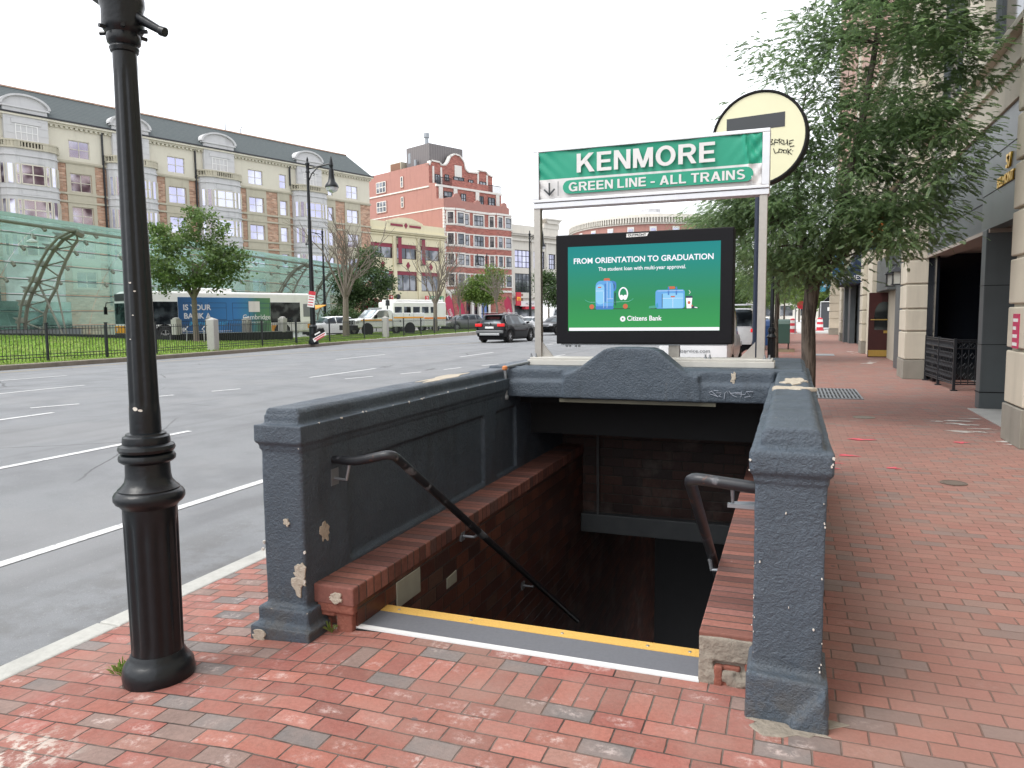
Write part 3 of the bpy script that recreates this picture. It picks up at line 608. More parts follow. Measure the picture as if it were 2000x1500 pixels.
m.tube([(-.07, -.01, zz_(2.894)), (-.27, -.04, zz_(3.024))], [.022, .016], 12); m.build('ladder_bar', M['lampblack'], lp, smooth=True)
m = MB(); m.lathe([(.06, zz_(3.13)), (.14, zz_(3.25)), (.17, zz_(3.4)), (.15, zz_(3.55)), (.1, zz_(3.64)), (.03, zz_(3.7))], 24); m.build('lantern_globe', M['white'], lp, smooth=True)
q = np.random.default_rng(2); m = MB()
for a, z, r_ in ((3.9, 1.222, .024), (4.9, 1.225, .014), (5.25, 1.218, .01), (5.0, 1.755, .007), (5.3, 1.72, .006), (4.8, 1.52, .004), (5.1, 1.62, .004)):
    rr_ = .0665-.018*(zz_(z)-zs[0])/1.7; pts = []
    for k in range(9):
        g_ = k*.698; aa = a+r_*math.cos(g_)*q.uniform(.7, 1.2)/rr_; pts.append((rr_*math.cos(aa), rr_*math.sin(aa), zz_(z)+r_*.6*math.sin(g_)*q.uniform(.7, 1.2)))
    m.add(pts, [tuple(range(9))])
m.build('paint_chips', flat('bare_white_chip', (.6, .58, .52), .8), lp, fix=False)['kind'] = 'stuff'

# ================================================ STATION SIGN, SCREEN, ROUND SIGN
sg = thing('station_sign', 'white and green station name banner in an aluminium frame on two steel posts', 'station sign', (-1.17, 6.3, 1.165))
Y = 6.3
m = MB(); m.box(-2.152, Y, 1.235, -2.092, Y+.06, 2.56); m.build('post', M['steel'], sg, world=True, bev=.003)
m = MB(); m.box(-.266, Y, 1.235, -.204, Y+.08, 2.56); m.build('post', M['steel'], sg, world=True, bev=.003)
m = MB(); m.prism([(-2.092, 1.235), (-1.985, 1.235), (-2.085, 1.36), (-2.092, 1.37)], 'y', Y+.02, Y+.032); m.build('gusset', M['steel'], sg, world=True)
m = MB(); m.prism([(-.278, 1.235), (-.40, 1.235), (-.285, 1.36), (-.278, 1.37)], 'y', Y+.02, Y+.032); m.build('gusset', M['steel'], sg, world=True)
M['rail_box'] = flat('weathered_aluminium', (.52, .51, .47), .6, .3, var=.15, dirt=.3)
m = MB(); m.box(-2.19, Y-.1, 1.166, -.125, Y+.16, 1.215); m.box(-2.17, Y-.085, 1.215, -.14, Y+.14, 1.235); m.build('base_rail', M['rail_box'], sg, world=True, bev=.004)
m = MB()
for xx in (-2.17, -2.125, -.66, -.625, -.165, -.2):
    m.lathe([(.013, 1.235), (.013, 1.247), (.007, 1.248), (.007, 1.268)], 8, (xx, Y-.05))
m.build('bolts', M['galv'], sg, world=True)
m = MB(); xl, xr, zb_, zt = -2.154, -.192, 2.582, 3.04
m.box(xl, Y-.02, zt-.03, xr, Y+.12, zt); m.box(xl, Y-.02, zb_, xr, Y+.12, zb_+.024); m.box(xl, Y-.02, zb_+.024, xl+.058, Y+.12, zt-.03); m.box(xr-.058, Y-.02, zb_+.024, xr, Y+.12, zt-.03)
m.box(xl, Y-.012, zb_-.05, xr, Y+.11, zb_-.004); m.box(xl+.06, Y+.06, zb_+.03, xr-.06, Y+.1, zt-.04)
m.build('frame', M['alum'], sg, world=True, bev=.004)
t = NT('green_banner_vinyl'); n = t.noise(2, 3); t1 = t.mix(n, (.008, .265, .165), (.014, .32, .20)); M['green'] = t.pbr(t1, .5)
M['bwhite'] = flat('white_banner_vinyl', (.66, .66, .66), .5, var=.05)
m = MB(); x0, x1, zb2, zm, zt2 = -2.094, -.252, 2.607, 2.776, 3.008; nx, nz = 130, 26
def wrk(x, z):
    f_ = (x-x0)/(x1-x0); e = .0
    e += .012*math.exp(-((f_-.965)/.02)**2)*math.sin(40*(z-2.6)+f_*90) + .007*math.exp(-f_/.06)*math.sin(55*(z+f_*1.8)) + .006*math.exp(-(1-f_)/.05)*math.sin(48*(z-f_*2.2))
    e += .010*math.exp(-(3.008-z)/.03)*math.sin(f_*26) + .004*math.sin(f_*7+z*9)
    e += .014*math.exp(-((f_-.945+.1*(z-2.8))/.008)**2)
    return e
for j in range(nz):
    for i in range(nx):
        z0, z1 = [zb2+(zm-zb2)*k/10 if k <= 10 else zm+(zt2-zm)*(k-10)/(nz-10) for k in (j, j+1)]
        m.m = 0 if j < 10 else 1
        xa, xb = x0+(x1-x0)*i/nx, x0+(x1-x0)*(i+1)/nx
        m.quad(*[(x, Y-.006-wrk(x, z), z) for x, z in ((xa, z0), (xb, z0), (xb, z1), (xa, z1))])
bn = m.build('banner', [M['bwhite'], M['green']], sg, world=True, smooth=True)
yt = Y-.030
def ringp(cx, cy, ro, rp, ri, rj, a0, a1, n=16):
    A = [R(a0+(a1-a0)*k/n) for k in range(n+1)]
    return [[(cx+ro*math.cos(a), cy+rp*math.sin(a)), (cx+ro*math.cos(b), cy+rp*math.sin(b)), (cx+ri*math.cos(b), cy+rj*math.sin(b)), (cx+ri*math.cos(a), cy+rj*math.sin(a))] for a, b in zip(A, A[1:])]
def rc(a, b, c, d): return [(a, b), (c, b), (c, d), (a, d)]
GL = {'K': (.84, [rc(0, 0, .2, 1), [(.2, .3), (.2, .58), (.57, 1), (.82, 1)], [(.36, .47), (.5, .62), (.86, 0), (.61, 0)]]), 'E': (.68, [rc(0, 0, .2, 1), rc(.2, .83, .67, 1), rc(.2, .42, .63, .58), rc(.2, 0, .68, .17)]),
  'N': (.76, [rc(0, 0, .19, 1), rc(.57, 0, .76, 1), [(0, 1), (.21, 1), (.76, 0), (.55, 0)]]), 'M': (.9, [rc(0, 0, .18, 1), rc(.72, 0, .9, 1), [(0, 1), (.25, 1), (.54, 0), (.37, 0)], [(.9, 1), (.65, 1), (.36, 0), (.53, 0)]]),
  'O': (.88, ringp(.44, .5, .44, .52, .235, .34, 0, 360, 28)), 'R': (.78, [rc(0, 0, .2, 1), rc(.2, .83, .46, 1), rc(.2, .40, .46, .57), [(.36, .42), (.56, .42), (.79, 0), (.56, 0)]]+ringp(.46, .70, .3, .3, .11, .13, -90, 90, 12)),
  'G': (.86, ringp(.44, .5, .44, .52, .24, .34, 38, 330, 24)+[rc(.46, .36, .84, .51), rc(.66, .02, .84, .40)]), 'L': (.64, [rc(0, 0, .2, 1), rc(.2, 0, .63, .17)]), 'I': (.2, [rc(0, 0, .2, 1)]), 'A': (.84, [[(0, 0), (.21, 0), (.53, 1), (.31, 1)], [(.84, 0), (.63, 0), (.31, 1), (.53, 1)], rc(.2, .22, .66, .37)]),
  'T': (.7, [rc(0, .83, .7, 1), rc(.25, 0, .45, .83)]), 'S': (.74, ringp(.37, .735, .34, .285, .15, .125, 30, 275, 16)+ringp(.37, .275, .36, .29, .16, .125, -150, 95, 16)), '-': (.4, [rc(0, .3, .38, .46)]), ' ': (.18, [])}
def block(body, x0, x1, z0, h, y):
    """bold upright sign lettering, one mesh"""
    tot = sum(GL[c][0] for c in body)+.12*(len(body)-1); k = (x1-x0)/tot; u = x0; m = MB(); n = 0
    for c in body:
        for poly in GL[c][1]: n += 1; m.prism([(u+a*k, z0+b*h) for a, b in poly], 'y', y-.00012*(n % 9), y+.003)
        u += (GL[c][0]+.12)*k
    return m.build('lettering', M['bwhite'], bn)
block('KENMORE', -1.752, -.608, 2.812, .157, yt)
def pill(mb, xa, xb, za, zb, y, th=.002, n=8):
    r = (zb-za)/2; zc = (za+zb)/2; p = [(xb-r+r*math.cos(a), zc+r*math.sin(a)) for a in np.linspace(-math.pi/2, math.pi/2, n)]+[(xa+r-r*math.cos(a), zc+r*math.sin(a)) for a in np.linspace(math.pi/2, -math.pi/2, n)]
    mb.prism(p, 'y', y, y+th)
m = MB(); pill(m, -1.878, -.312, 2.640, 2.754, Y-.026); m.build('green_pill', M['green'], bn)
block('GREEN LINE - ALL TRAINS', -1.823, -.375, 2.6585, .0745, yt)
M['ink'] = flat('dark_grey_ink', (.035, .04, .045), .5)
m = MB(); m.box(-1.922, Y-.028, 2.628, -1.917, Y-.026, 2.752); m.box(-2.006, Y-.028, 2.645, -1.991, Y-.026, 2.744)
for s_ in (1, -1): m.prism([(-1.9985, 2.632), (-1.9985, 2.652), (-1.9985+s_*.043, 2.695), (-1.9985+s_*.053, 2.685)], 'y', Y-.028, Y-.026)
m.build('down_arrow', M['ink'], bn)

sc = thing('digital_screen', 'black framed digital advertising screen showing a green student loan advert', 'advertising screen', (-1.2, 6.5, 1.165))
m = MB(); m.box(-1.966, 6.35, 1.348, -.455, 6.53, 2.300); hs_ = m.build('housing', M['black'], sc, world=True, bev=.008)
m = MB(); m.box(-1.955, 6.346, 1.36, -.466, 6.351, 1.462); m.box(-1.955, 6.346, 2.194, -.466, 6.351, 2.288); m.box(-1.955, 6.346, 1.462, -1.856, 6.351, 2.194); m.box(-.560, 6.346, 1.462, -.466, 6.351, 2.194)
m.build('bezel', flat('satin_black_bezel', (.010, .010, .012), .35, spec=.12), hs_)
m = MB(); m.box(-.99, 6.44, 1.165, -.90, 6.5, 1.35); m.build('support_post', M['steel'], sc, world=True)
m = MB()
for xx in (-1.885, -1.855, -1.80, -1.77): m.lathe([(.01, 1.318), (.012, 1.33), (.012, 1.349)], 8, (xx, 6.40))
m.box(-1.93, 6.38, 1.336, -.5, 6.50, 1.35); m.build('bolts', M['galv'], sc, world=True)
t = NT('screen_glow'); x = t.xyz(); g_ = t.n('ShaderNodeMapRange'); t.l(x[2], g_.inputs[0]); g_.inputs[1].default_value = 1.46; g_.inputs[2].default_value = 2.19
c = t.ramp(g_.outputs[0], [(0, (.028, .235, .06)), (.35, (.020, .19, .066)), (.62, (.014, .185, .118)), (.85, (.007, .185, .165)), (1, (.005, .17, .17))])
M['scr'] = t.pbr((.008, .008, .008), .3, 0, None, .12, c, .92)
def eg(n, c, s_=.62): return NT(n).pbr((.02, .02, .02), .3, 0, None, .3, c, s_)
M['e_white'] = eg('screen_white', (.86, .82, .9), .75); M['e_blue'] = eg('screen_blue', (.11, .38, .78)); M['e_dblue'] = eg('screen_mid_blue', (.045, .2, .56)); M['e_lblue'] = eg('screen_pale_blue', (.25, .6, .9))
M['e_navy'] = eg('screen_navy', (.01, .03, .08)); M['e_or'] = eg('screen_orange', (.62, .13, .05)); M['e_teal'] = eg('screen_teal', (.05, .36, .24)); M['e_dg'] = eg('screen_dark_green', (.008, .07, .025))
m = MB(); m.quad((-1.856, 6.3485, 1.462), (-.560, 6.3485, 1.462), (-.560, 6.3485, 2.194), (-1.856, 6.3485, 2.194)); dsp = m.build('display', M['scr'], sc, world=True, fix=False)
L1, L2, L3 = 6.3470, 6.3458, 6.3446
text('FROM ORIENTATION TO GRADUATION', .0665, M['e_white'], dsp, (-1.209, L2, 2.067), ext=.0003, off=.0012, sx=.985)
text('The student loan with multi-year approval.', .0455, M['e_white'], dsp, (-1.209, L2, 1.993), ext=.0003, off=.0004, sx=.95)
text('Citizens Bank', .058, M['e_white'], dsp, (-1.184, L2, 1.5665), ext=.0003, off=.0009, sx=.92)
m = MB(); lay = [L1]
def shp(mat, poly, y=L1): m.m = mat; m.prism(poly, 'y', y, y+.0006)
def rect(mat, a, b, c, d, y=L1, r=.012, n=4):
    p = []
    for cx, cz, s0 in ((c-r, d-r, 0), (a+r, d-r, 1), (a+r, b+r, 2), (c-r, b+r, 3)):
        for k in range(n+1):
            q_ = (s0+k/n)*math.pi/2; p.append((cx+r*math.cos(q_), cz+r*math.sin(q_)))
    shp(mat, p, y)
mats = [M[k] for k in ('e_white', 'e_blue', 'e_dblue', 'e_lblue', 'e_navy', 'e_or', 'e_teal', 'e_dg')]
def el(mat, cx, cz, rx, rz, y=L1, n=18): shp(mat, [(cx+rx*math.cos(6.2832*k/n), cz+rz*math.sin(6.2832*k/n)) for k in range(n)], y)
m.m = 0; m.box(-1.8475, L1, 1.4635, -.563, L1+.0006, 1.490)
# rosette mark, eight petals
for k in range(8):
    a = k*math.pi/4; ca, sa = math.cos(a), math.sin(a); shp(0, [(-1.3675+.008*ca-.004*sa, 1.564+.008*sa+.004*ca), (-1.3675+.023*ca-.0075*sa, 1.564+.023*sa+.0075*ca), (-1.3675+.023*ca+.0075*sa, 1.564+.023*sa-.0075*ca), (-1.3675+.008*ca+.004*sa, 1.564+.008*sa-.004*ca)])
# ground shade, skateboard, backpack, headphones
shp(7, [(-1.67, 1.648), (-1.66, 1.655), (-1.3, 1.655), (-1.31, 1.648)], L1)
m.m = 6; m.tube([(-1.70, L1, 1.732), (-1.68, L1, 1.718), (-1.655, L1, 1.71), (-1.45, L1, 1.708), (-1.32, L1, 1.712), (-1.295, L1, 1.722), (-1.277, L1, 1.736)], .0032, 6)
for xx in (-1.641, -1.345): el(5, xx, 1.672, .021, .021, L2)
rect(5, -1.535, 1.885, -1.48, 1.915, L1, .013); rect(2, -1.50, 1.80, -1.424, 1.892, L1, .03); rect(7, -1.485, 1.815, -1.44, 1.872, L2, .02)
rect(1, -1.606, 1.647, -1.447, 1.894, L3, .045); rect(3, -1.606, 1.69, -1.525, 1.865, L3-.0007, .04); rect(2, -1.606, 1.647, -1.447, 1.676, L3-.0014, .012); rect(2, -1.528, 1.71, -1.513, 1.87, L3-.0014, .007)
m.m = 0
for a, b, c, d in ((-1.535, 1.66, -1.533, 1.80), (-1.604, 1.806, -1.535, 1.808), (-1.505, 1.66, -1.503, 1.885), (-1.505, 1.737, -1.45, 1.739), (-1.478, 1.74, -1.476, 1.87)): m.box(a, L3-.0022, b, c, L3-.0020, d)
rect(5, -1.585, 1.832, -1.555, 1.843, L3-.0022, .004); m.m = 4; m.tube([(-1.437, L2, 1.79), (-1.445, L2, 1.69)], .003, 5); m.tube([(-1.43, L2, 1.79), (-1.43, L2, 1.68)], .003, 5)
m.m = 0; m.tube([(-1.363+.036*math.cos(a), L2, 1.778+.052*math.sin(a)) for a in np.linspace(-.9, math.pi+.9, 18)], .006, 6); el(0, -1.378, 1.748, .017, .022, L3); el(0, -1.347, 1.748, .017, .022, L3)
# holdall, cup, keys
shp(7, [(-1.14, 1.645), (-1.12, 1.652), (-.72, 1.652), (-.74, 1.645)], L1)
shp(6, [(-1.145, 1.652), (-1.14, 1.67), (-1.09, 1.675), (-1.07, 1.70), (-1.06, 1.66), (-1.1, 1.65)], L2)
rect(5, -.985, 1.81, -.925, 1.832, L1, .01); rect(1, -1.088, 1.648, -.845, 1.805, L2, .022); rect(3, -1.03, 1.65, -.857, 1.775, L3, .012); rect(4, -1.034, 1.655, -1.028, 1.77, L3-.0007, .002)
for xx in (-.985, -.92): rect(2, xx, 1.76, xx+.013, 1.828, L3-.0014, .005)
m.m = 0
for a, b, c, d in ((-1.028, 1.732, -.86, 1.734), (-.943, 1.655, -.941, 1.732), (-1.07, 1.795, -.86, 1.797)): m.box(a, L3-.0022, b, c, L3-.002, d)
rect(5, -.96, 1.741, -.925, 1.752, L3-.0022, .004)
shp(0, [(-.828, 1.648), (-.79, 1.648), (-.783, 1.733), (-.835, 1.733)], L3); rect(4, -.837, 1.733, -.781, 1.75, L3-.0007, .005); el(5, -.809, 1.695, .012, .013, L3-.0007)
m.m = 0; m.tube([(-.81, L2, 1.765), (-.80, L2, 1.778), (-.805, L2, 1.79), (-.812, L2, 1.797)], .0018, 5); el(4, -.775, 1.658, .012, .009, L3); el(5, -.785, 1.668, .008, .008, L3); shp(0, [(-.765, 1.652), (-.74, 1.648), (-.742, 1.656), (-.765, 1.66)], L3)
m.build('picture', mats, dsp, fix=False)
m = MB(); m.prism([(-1.337, 2.254), (-1.163, 2.258), (-1.148, 2.286), (-1.337, 2.284)], 'y', 6.3440, 6.3457); lg_ = m.build('maker_badge', M['white'], hs_)
text('OUTFRONT', .026, M['black'], lg_, (-1.247, 6.3432, 2.270), ext=.0004, off=.0006, sx=1.1)

ts = thing('round_transit_sign', 'round cream transit sign with a black letter T and scribbled graffiti on a dark pole', 'transit sign', (-.348, 8.0, 0), R(-9))
m = MB(); m.tube([(0, 0, 0), (0, 0, 2.95)], .032, 14); m.build('pole', flat('dark_blue_pole', (.012, .02, .045), .4), ts, smooth=True)
CZ = 3.327
m = MB(); N_ = 56
pr_ = [(.0, -.05), (.436, -.05), (.446, -.065), (.46, -.065), (.464, -.06), (.464, .06), (.46, .065), (.446, .065), (.436, .05), (.0, .05)]
vs_ = [(r*math.cos(6.28319*j/N_), y, CZ+r*math.sin(6.28319*j/N_)) for r, y in pr_ for j in range(N_)]
m.add(vs_, [(i*N_+j, i*N_+(j+1) % N_, (i+1)*N_+(j+1) % N_, (i+1)*N_+j) for i in range(1, 8) for j in range(N_)]); m.build('rim', M['black'], ts, smooth=True)
m = MB(); m.disc((0, CZ), .438, 'y', -.051, .051, 56); fc_ = m.build('face', flat('cream_sign_face', (.70, .69, .47), .35, var=.06, sc=2), ts)
m = MB()
for y0, y1 in ((-.0545, -.0515), (.0515, .0545)):
    m.prism([(-.313, CZ+.085), (.248, CZ+.085), (.248, CZ+.225), (-.313, CZ+.225)], 'y', y0, y1); m.prism([(-.085, CZ-.36), (.06, CZ-.36), (.06, CZ+.085), (-.085, CZ+.085)], 'y', y0, y1)
m.build('letter', M['ink'], fc_)
m = MB(); gz = 3.18; gx = .095
def scr(pts, sx=1, sz=1): m.tube([(gx+a*.042, -.0535, gz+b*.04) for a, b in pts], .0042, 5)
scr([(0, 2), (.3, 3.2), (1, 3), (.6, 2.4), (1.2, 2), (.2, 1.6)]); scr([(1.3, 1.6), (1.5, 3), (2.3, 2.6)]); scr([(1.4, 2.3), (2.2, 2.1)]); scr([(2.4, 3), (2.5, 1.5), (2.5, 3), (3.2, 2.6), (2.6, 2.2), (3.4, 1.5)]); scr([(3.4, 2.6), (3.6, 1.4), (4.2, 1.8), (4.2, 2.6), (4.4, 1.2)]); scr([(5.6, 2.3), (4.8, 2.2), (4.7, 1.6), (5.3, 1.7), (4.7, 1.4), (4.9, .8), (5.8, .9)])
scr([(1.2, .8), (1.6, -.4), (2.4, -.2)]); scr([(2.5, .6), (2.4, -.2), (3, -.4), (3.2, .3), (2.6, .5)]); scr([(3.4, .2), (3.5, -.5), (4.1, -.6), (4.1, .1), (3.5, .2)]); scr([(4.4, .4), (4.5, -1)]); scr([(5.2, .2), (4.5, -.3), (5.3, -1.1)]); scr([(5.5, -.2), (5.5, -.35)])
m.build('graffiti', M['black'], fc_)
# ================================================ BUILDINGS ACROSS THE STREET
def wallgrid(m, u0, u1, z0, z1, holes, y=0.0, dep=.25):
    """wall face at y with recessed openings"""
    us = sorted({u0, u1, *[h[0] for h in holes], *[h[1] for h in holes]}); zs = sorted({z0, z1, *[h[2] for h in holes], *[h[3] for h in holes]})
    for a, b in zip(us, us[1:]):
        for c, d in zip(zs, zs[1:]):
            cu, cz = (a+b)/2, (c+d)/2
            if any(h[0] < cu < h[1] and h[2] < cz < h[3] for h in holes): continue
            m.quad((a, y, c), (b, y, c), (b, y, d), (a, y, d))
    for a, b, c, d in holes:
        m.quad((a, y, c), (a, y+dep, c), (a, y+dep, d), (a, y, d)); m.quad((b, y, c), (b, y, d), (b, y+dep, d), (b, y+dep, c))
        m.quad((a, y, c), (b, y, c), (b, y+dep, c), (a, y+dep, c)); m.quad((a, y, d), (a, y+dep, d), (b, y+dep, d), (b, y, d))
def window(par, u0, u1, z0, z1, y, fm, gm, nx=2, nz=2, fw=.07, name='window'):
    m = MB(); y0, y1 = y, y+.08
    m.box(u0, y0, z0, u0+fw, y1, z1); m.box(u1-fw, y0, z0, u1, y1, z1); m.box(u0+fw, y0, z0, u1-fw, y1, z0+fw); m.box(u0+fw, y0, z1-fw, u1-fw, y1, z1)
    for k in range(1, nx):
        u = u0+(u1-u0)*k/nx; m.box(u-fw/2.4, y0+.012, z0+fw, u+fw/2.4, y1, z1-fw)
    for k in range(1, nz):
        z = z0+(z1-z0)*k/nz; m.box(u0+fw, y0+.02, z-fw/2.4, u1-fw, y1, z+fw/2.4)
    f = m.build(name, fm, par, fix=False); m = MB(); m.quad((u0+.02, y+.06, z0+.02), (u1-.02, y+.06, z0+.02), (u1-.02, y+.06, z1-.02), (u0+.02, y+.06, z1-.02)); m.build('pane', gm, f, fix=False); return f
def frame_at(hd): return R(90-hd)
G1 = m_glass_window('pale_reflecting_glass', (.46, .46, .62), (.62, .63, .76), .5, .35, .12); G2 = m_glass_window('curtained_glass', (.12, .09, .12), (.62, .62, .72), .5, .55, .08); G3 = m_glass_window('dark_office_glass', (.09, .10, .115), (.26, .27, .29), .5, .6, .08)
M['hotel_brick'] = wallbrick('tan_brick', ('x', 'z'), .42, .15, .012, [(0, (.39, .225, .15)), (.3, (.45, .275, .19)), (.6, (.35, .195, .13)), (.8, (.49, .32, .23))], (.45, .37, .30), .2)  # hotel brick and roof paled to put distance haze into their colour
M['cream'] = flat('cream_siding', (.60, .57, .475), .75, var=.06, sc=1, dirt=.12); M['baygrey'] = flat('pale_grey_bay_panel', (.52, .52, .525), .7, var=.07, sc=1.5, dirt=.2)
M['stonep'] = flat('tan_stone_panel', (.45, .42, .33), .8, var=.12, sc=1.5, dirt=.2)
t = NT('slate_roof_shingles'); x = t.xyz(); rr_ = t.math('FRACT', t.math('DIVIDE', x[2], .16)); cc = t.mix(t.noise(1, 5, .6, t.scaled((3, 3, 8))), (.085, .102, .105), (.135, .152, .152)); cc = t.mix(t.step(rr_, .22, .02), cc, (.03, .036, .04)); M['roof'] = t.pbr(cc, .75, 0, None, .3)
hot = thing('hotel_building', 'long tan brick hotel with slate mansard roof, arched dormers and pale bow bays', 'hotel', (-51.4, 83.7, .0), frame_at(17.85))
UL, UR = -76.0, .9
cols = [(-60.7, .9), (-51.7, .9), (-42.7, .9), (-33.7, .9), (-24.55, .9), (-15.5, .9), (-12.0, .46), (-5.32, .38), (-1.93, .9)]
rows = [(16.43, 18.0), (13.39, 15.04), (10.38, 12.03), (7.3, 9.0), (4.6, 6.1)]
def wins(c): return [(u-h, u+h, a, b) for u, h in c for a, b in rows]
m = MB(); wallgrid(m, UL, UR, 16.0, 19.3, [h for h in wins(cols) if h[2] > 16], 0, .2)
for k in range(8): m.box(UL, -.012, 16.35+k*.38, UR, -.0, 16.365+k*.38) if False else None
m.quad((UR, 0, 0), (UR, 14, 0), (UR, 14, 19.3), (UR, 0, 19.3)); m.build('upper_wall', M['cream'], hot)
m = MB(); wallgrid(m, UL, UR, 0, 16.0, [h for h in wins(cols) if h[2] < 16], 0.02, .2); m.build('wall', M['hotel_brick'], hot)
for u, h in cols:
    m = MB(); prev = 16.0
    for a, b in rows[1:]:
        m.box(u-h-.34, -.05, b, u+h+.34, .02, prev-.12 if prev == 16 else prev); m.box(u-h-.34, -.05, a, u-h-.02, .02, b); m.box(u+h+.02, -.05, a, u+h+.34, .02, b); m.box(u-h-.38, -.09, a-.13, u+h+.38, .02, a); prev = a-.13
    m.build('window_surround', M['stonep'], hot, fix=False)
m = MB()
for z in (15.86, 13.1, 12.36, 10.1, 9.3, 7.0): m.box(UL, -.11, z, UR+.1, .02, z+.17)
m.box(UL, -.16, 15.95, UR+.12, .0, 16.12); m.build('belt_course', M['stonep'], hot, fix=False)
m = MB(); m.box(UL, -.25, 19.1, UR+.2, 0, 19.25); m.box(UL, -.45, 19.25, UR+.35, .1, 19.42)
k = UL
while k < UR: m.box(k, -.2, 18.93, k+.22, 0, 19.1); k += .42
m.build('cornice', M['cream'], hot, fix=False)
m = MB(); m.box(UL, -.5, 19.42, UR+.4, .1, 19.56); m.build('gutter', M['iron'], hot)
m = MB(); m.add([(UL, -.35, 19.5), (UR+.3, -.35, 19.5), (UR-2.4, 1.55, 22.05), (UL, 1.55, 22.05), (UL, 15, 19.5), (UR+.3, 15, 19.5), (UR-2.4, 12, 22.05), (UL, 12, 22.05)], [(0, 1, 2, 3), (1, 5, 6, 2), (3, 2, 6, 7), (4, 7, 6, 5), (0, 3, 7, 4)]); m.build('roof', M['roof'], hot)
m = MB(); m.box(UL, 1.45, 22.0, UR-2.35, 1.75, 22.12); m.build('ridge_cap', M['hotel_brick'], hot)
i = 0
for u, h in cols:
    for j, (a, b) in enumerate(rows):
        if u < -50: continue
        i += 1; window(hot, u-h, u+h, a, b, .07, M['cream'], G1 if (j < 1 or u > -31) and not (u > -3 and j == 2) else G2, 2 if h > .5 else 1, 2, .062)
def bay(uc, near):
    prof = [(-2.32, .0), (-2.28, -.42), (-1.95, -.88), (-1.3, -1.16), (1.3, -1.16), (1.95, -.88), (2.28, -.42), (2.32, 0)]
    P = [(uc+a, b) for a, b in prof]
    m = MB(); m.prism(P, 'z', 0.0, 16.35)
    for z in (15.75, 12.98, 12.35, 9.85, 9.3, 6.7): m.prism([(uc+a*1.03, b*1.06-.02) for a, b in prof], 'z', z, z+.12)
    for z0, z1 in ((15.2, 15.65), (12.5, 12.9), (9.4, 9.8)): m.box(uc-.95, -1.19, z0, uc+.95, -1.15, z1)
    b_ = m.build('bow_bay', M['baygrey'], hot, fix=False)
    m = MB(); m.prism([(uc+a*1.07, b*1.1-.03) for a, b in prof], 'z', 16.35, 16.5); m.prism([(uc+a*1.07, b*1.1-.03) for a, b in prof], 'z', 16.92, 17.05)
    for (a0, b0), (a1, b1) in zip(prof, prof[1:]):
        L = math.hypot(a1-a0, b1-b0); n = max(1, int(L/.22))
        for k in range(n):
            q_ = (k+.5)/n; x, y = uc+(a0+(a1-a0)*q_)*1.04, (b0+(b1-b0)*q_)*1.06
            s_ = .05 if (abs(a0+(a1-a0)*q_) < .85 or 1.9 < abs(a0+(a1-a0)*q_) < 2.2) else .12
            m.box(x-s_, y-.05, 16.5, x+s_, y+.05, 16.92)
    m.build('balustrade', M['stonep'], b_, fix=False)
    for a, b in rows[1:4]:
        f = MB(); gl = MB()
        for u0, u1, nx in ((-.88, .88, 2), (-1.28, -1.02, 1), (1.02, 1.28, 1)):
            for k in range(nx+1):
                u = uc+u0+(u1-u0)*k/nx; f.box(u-.045, -1.21, a, u+.045, -1.17, b)
            for z in (a, (a+b)/2, b): f.box(uc+u0, -1.21, z-.045, uc+u1, -1.17, z+.045)
            gl.quad((uc+u0, -1.19, a), (uc+u1, -1.19, a), (uc+u1, -1.19, b), (uc+u0, -1.19, b))
        for sgn in (-1, 1):
            p0, p1 = Vector((uc+sgn*1.48, -1.095)), Vector((uc+sgn*1.88, -.92)); nrm = Vector((sgn*.4, -1)).normalized()*.03
            q0, q1 = Vector((uc+sgn*2.05, -.78)), Vector((uc+sgn*2.25, -.49))
            for A, B in ((p0, p1), (q0, q1)):
                A2, B2 = A+nrm, B+nrm; gl.quad((*A2, a), (*B2, a), (*B2, b), (*A2, b))
                for C_ in (A2, B2): f.box(C_.x-.035, C_.y-.035, a, C_.x+.035, C_.y+.02, b)
        w_ = f.build('bay_window', M['cream'], hot, fix=False); gl.build('pane', G1 if uc > -32 or uc < -50 else G2, w_, fix=False)
    m = MB(); m.box(uc-1.72, -.35, 16.4, uc+1.72, 3, 19.95); m.box(uc-1.9, -.45, 19.93, uc+1.9, 3, 20.1)
    for z in (17.1, 17.75, 18.4, 19.0): m.box(uc-1.75, -.37, z, uc-.95, -.345, z+.04); m.box(uc+.95, -.37, z, uc+1.75, -.345, z+.04)
    arc = [(uc+2.0*math.cos(q_), 20.1+1.06*math.sin(q_)) for q_ in np.linspace(0, math.pi, 17)]
    m.prism([(uc+1.8*math.cos(q_), 20.1+.9*math.sin(q_)) for q_ in np.linspace(0, math.pi, 17)], 'y', -.3, 3.2)
    m.box(uc-1.15, -.42, 18.62, uc+1.15, -.34, 18.95); d_ = m.build('dormer', M['baygrey'], hot, fix=False)
    m = MB(); inn = [(uc+1.78*math.cos(q_), 20.1+.9*math.sin(q_)) for q_ in np.linspace(0, math.pi, 17)]
    for k in range(16):
        (a0, c0), (a1, c1), (e0, g0), (e1, g1) = arc[k], arc[k+1], inn[k], inn[k+1]
        m.add([(a0, -.5, c0), (a1, -.5, c1), (e1, -.5, g1), (e0, -.5, g0), (a0, 3, c0), (a1, 3, c1), (e1, 3, g1), (e0, 3, g0)], [(0, 1, 2, 3), (0, 4, 5, 1), (3, 2, 6, 7)])
    m.build('arched_hood', M['baygrey'], d_, fix=False)
    window(hot, uc-.88, uc+.88, 16.6, 18.55, -.40, M['white'], G1 if uc > -45 else G2, 4, 3, .07)
for uc in (-65.5, -56.3, -47.2, -38.05, -29.1, -19.95, -8.5): bay(uc, uc > -45)
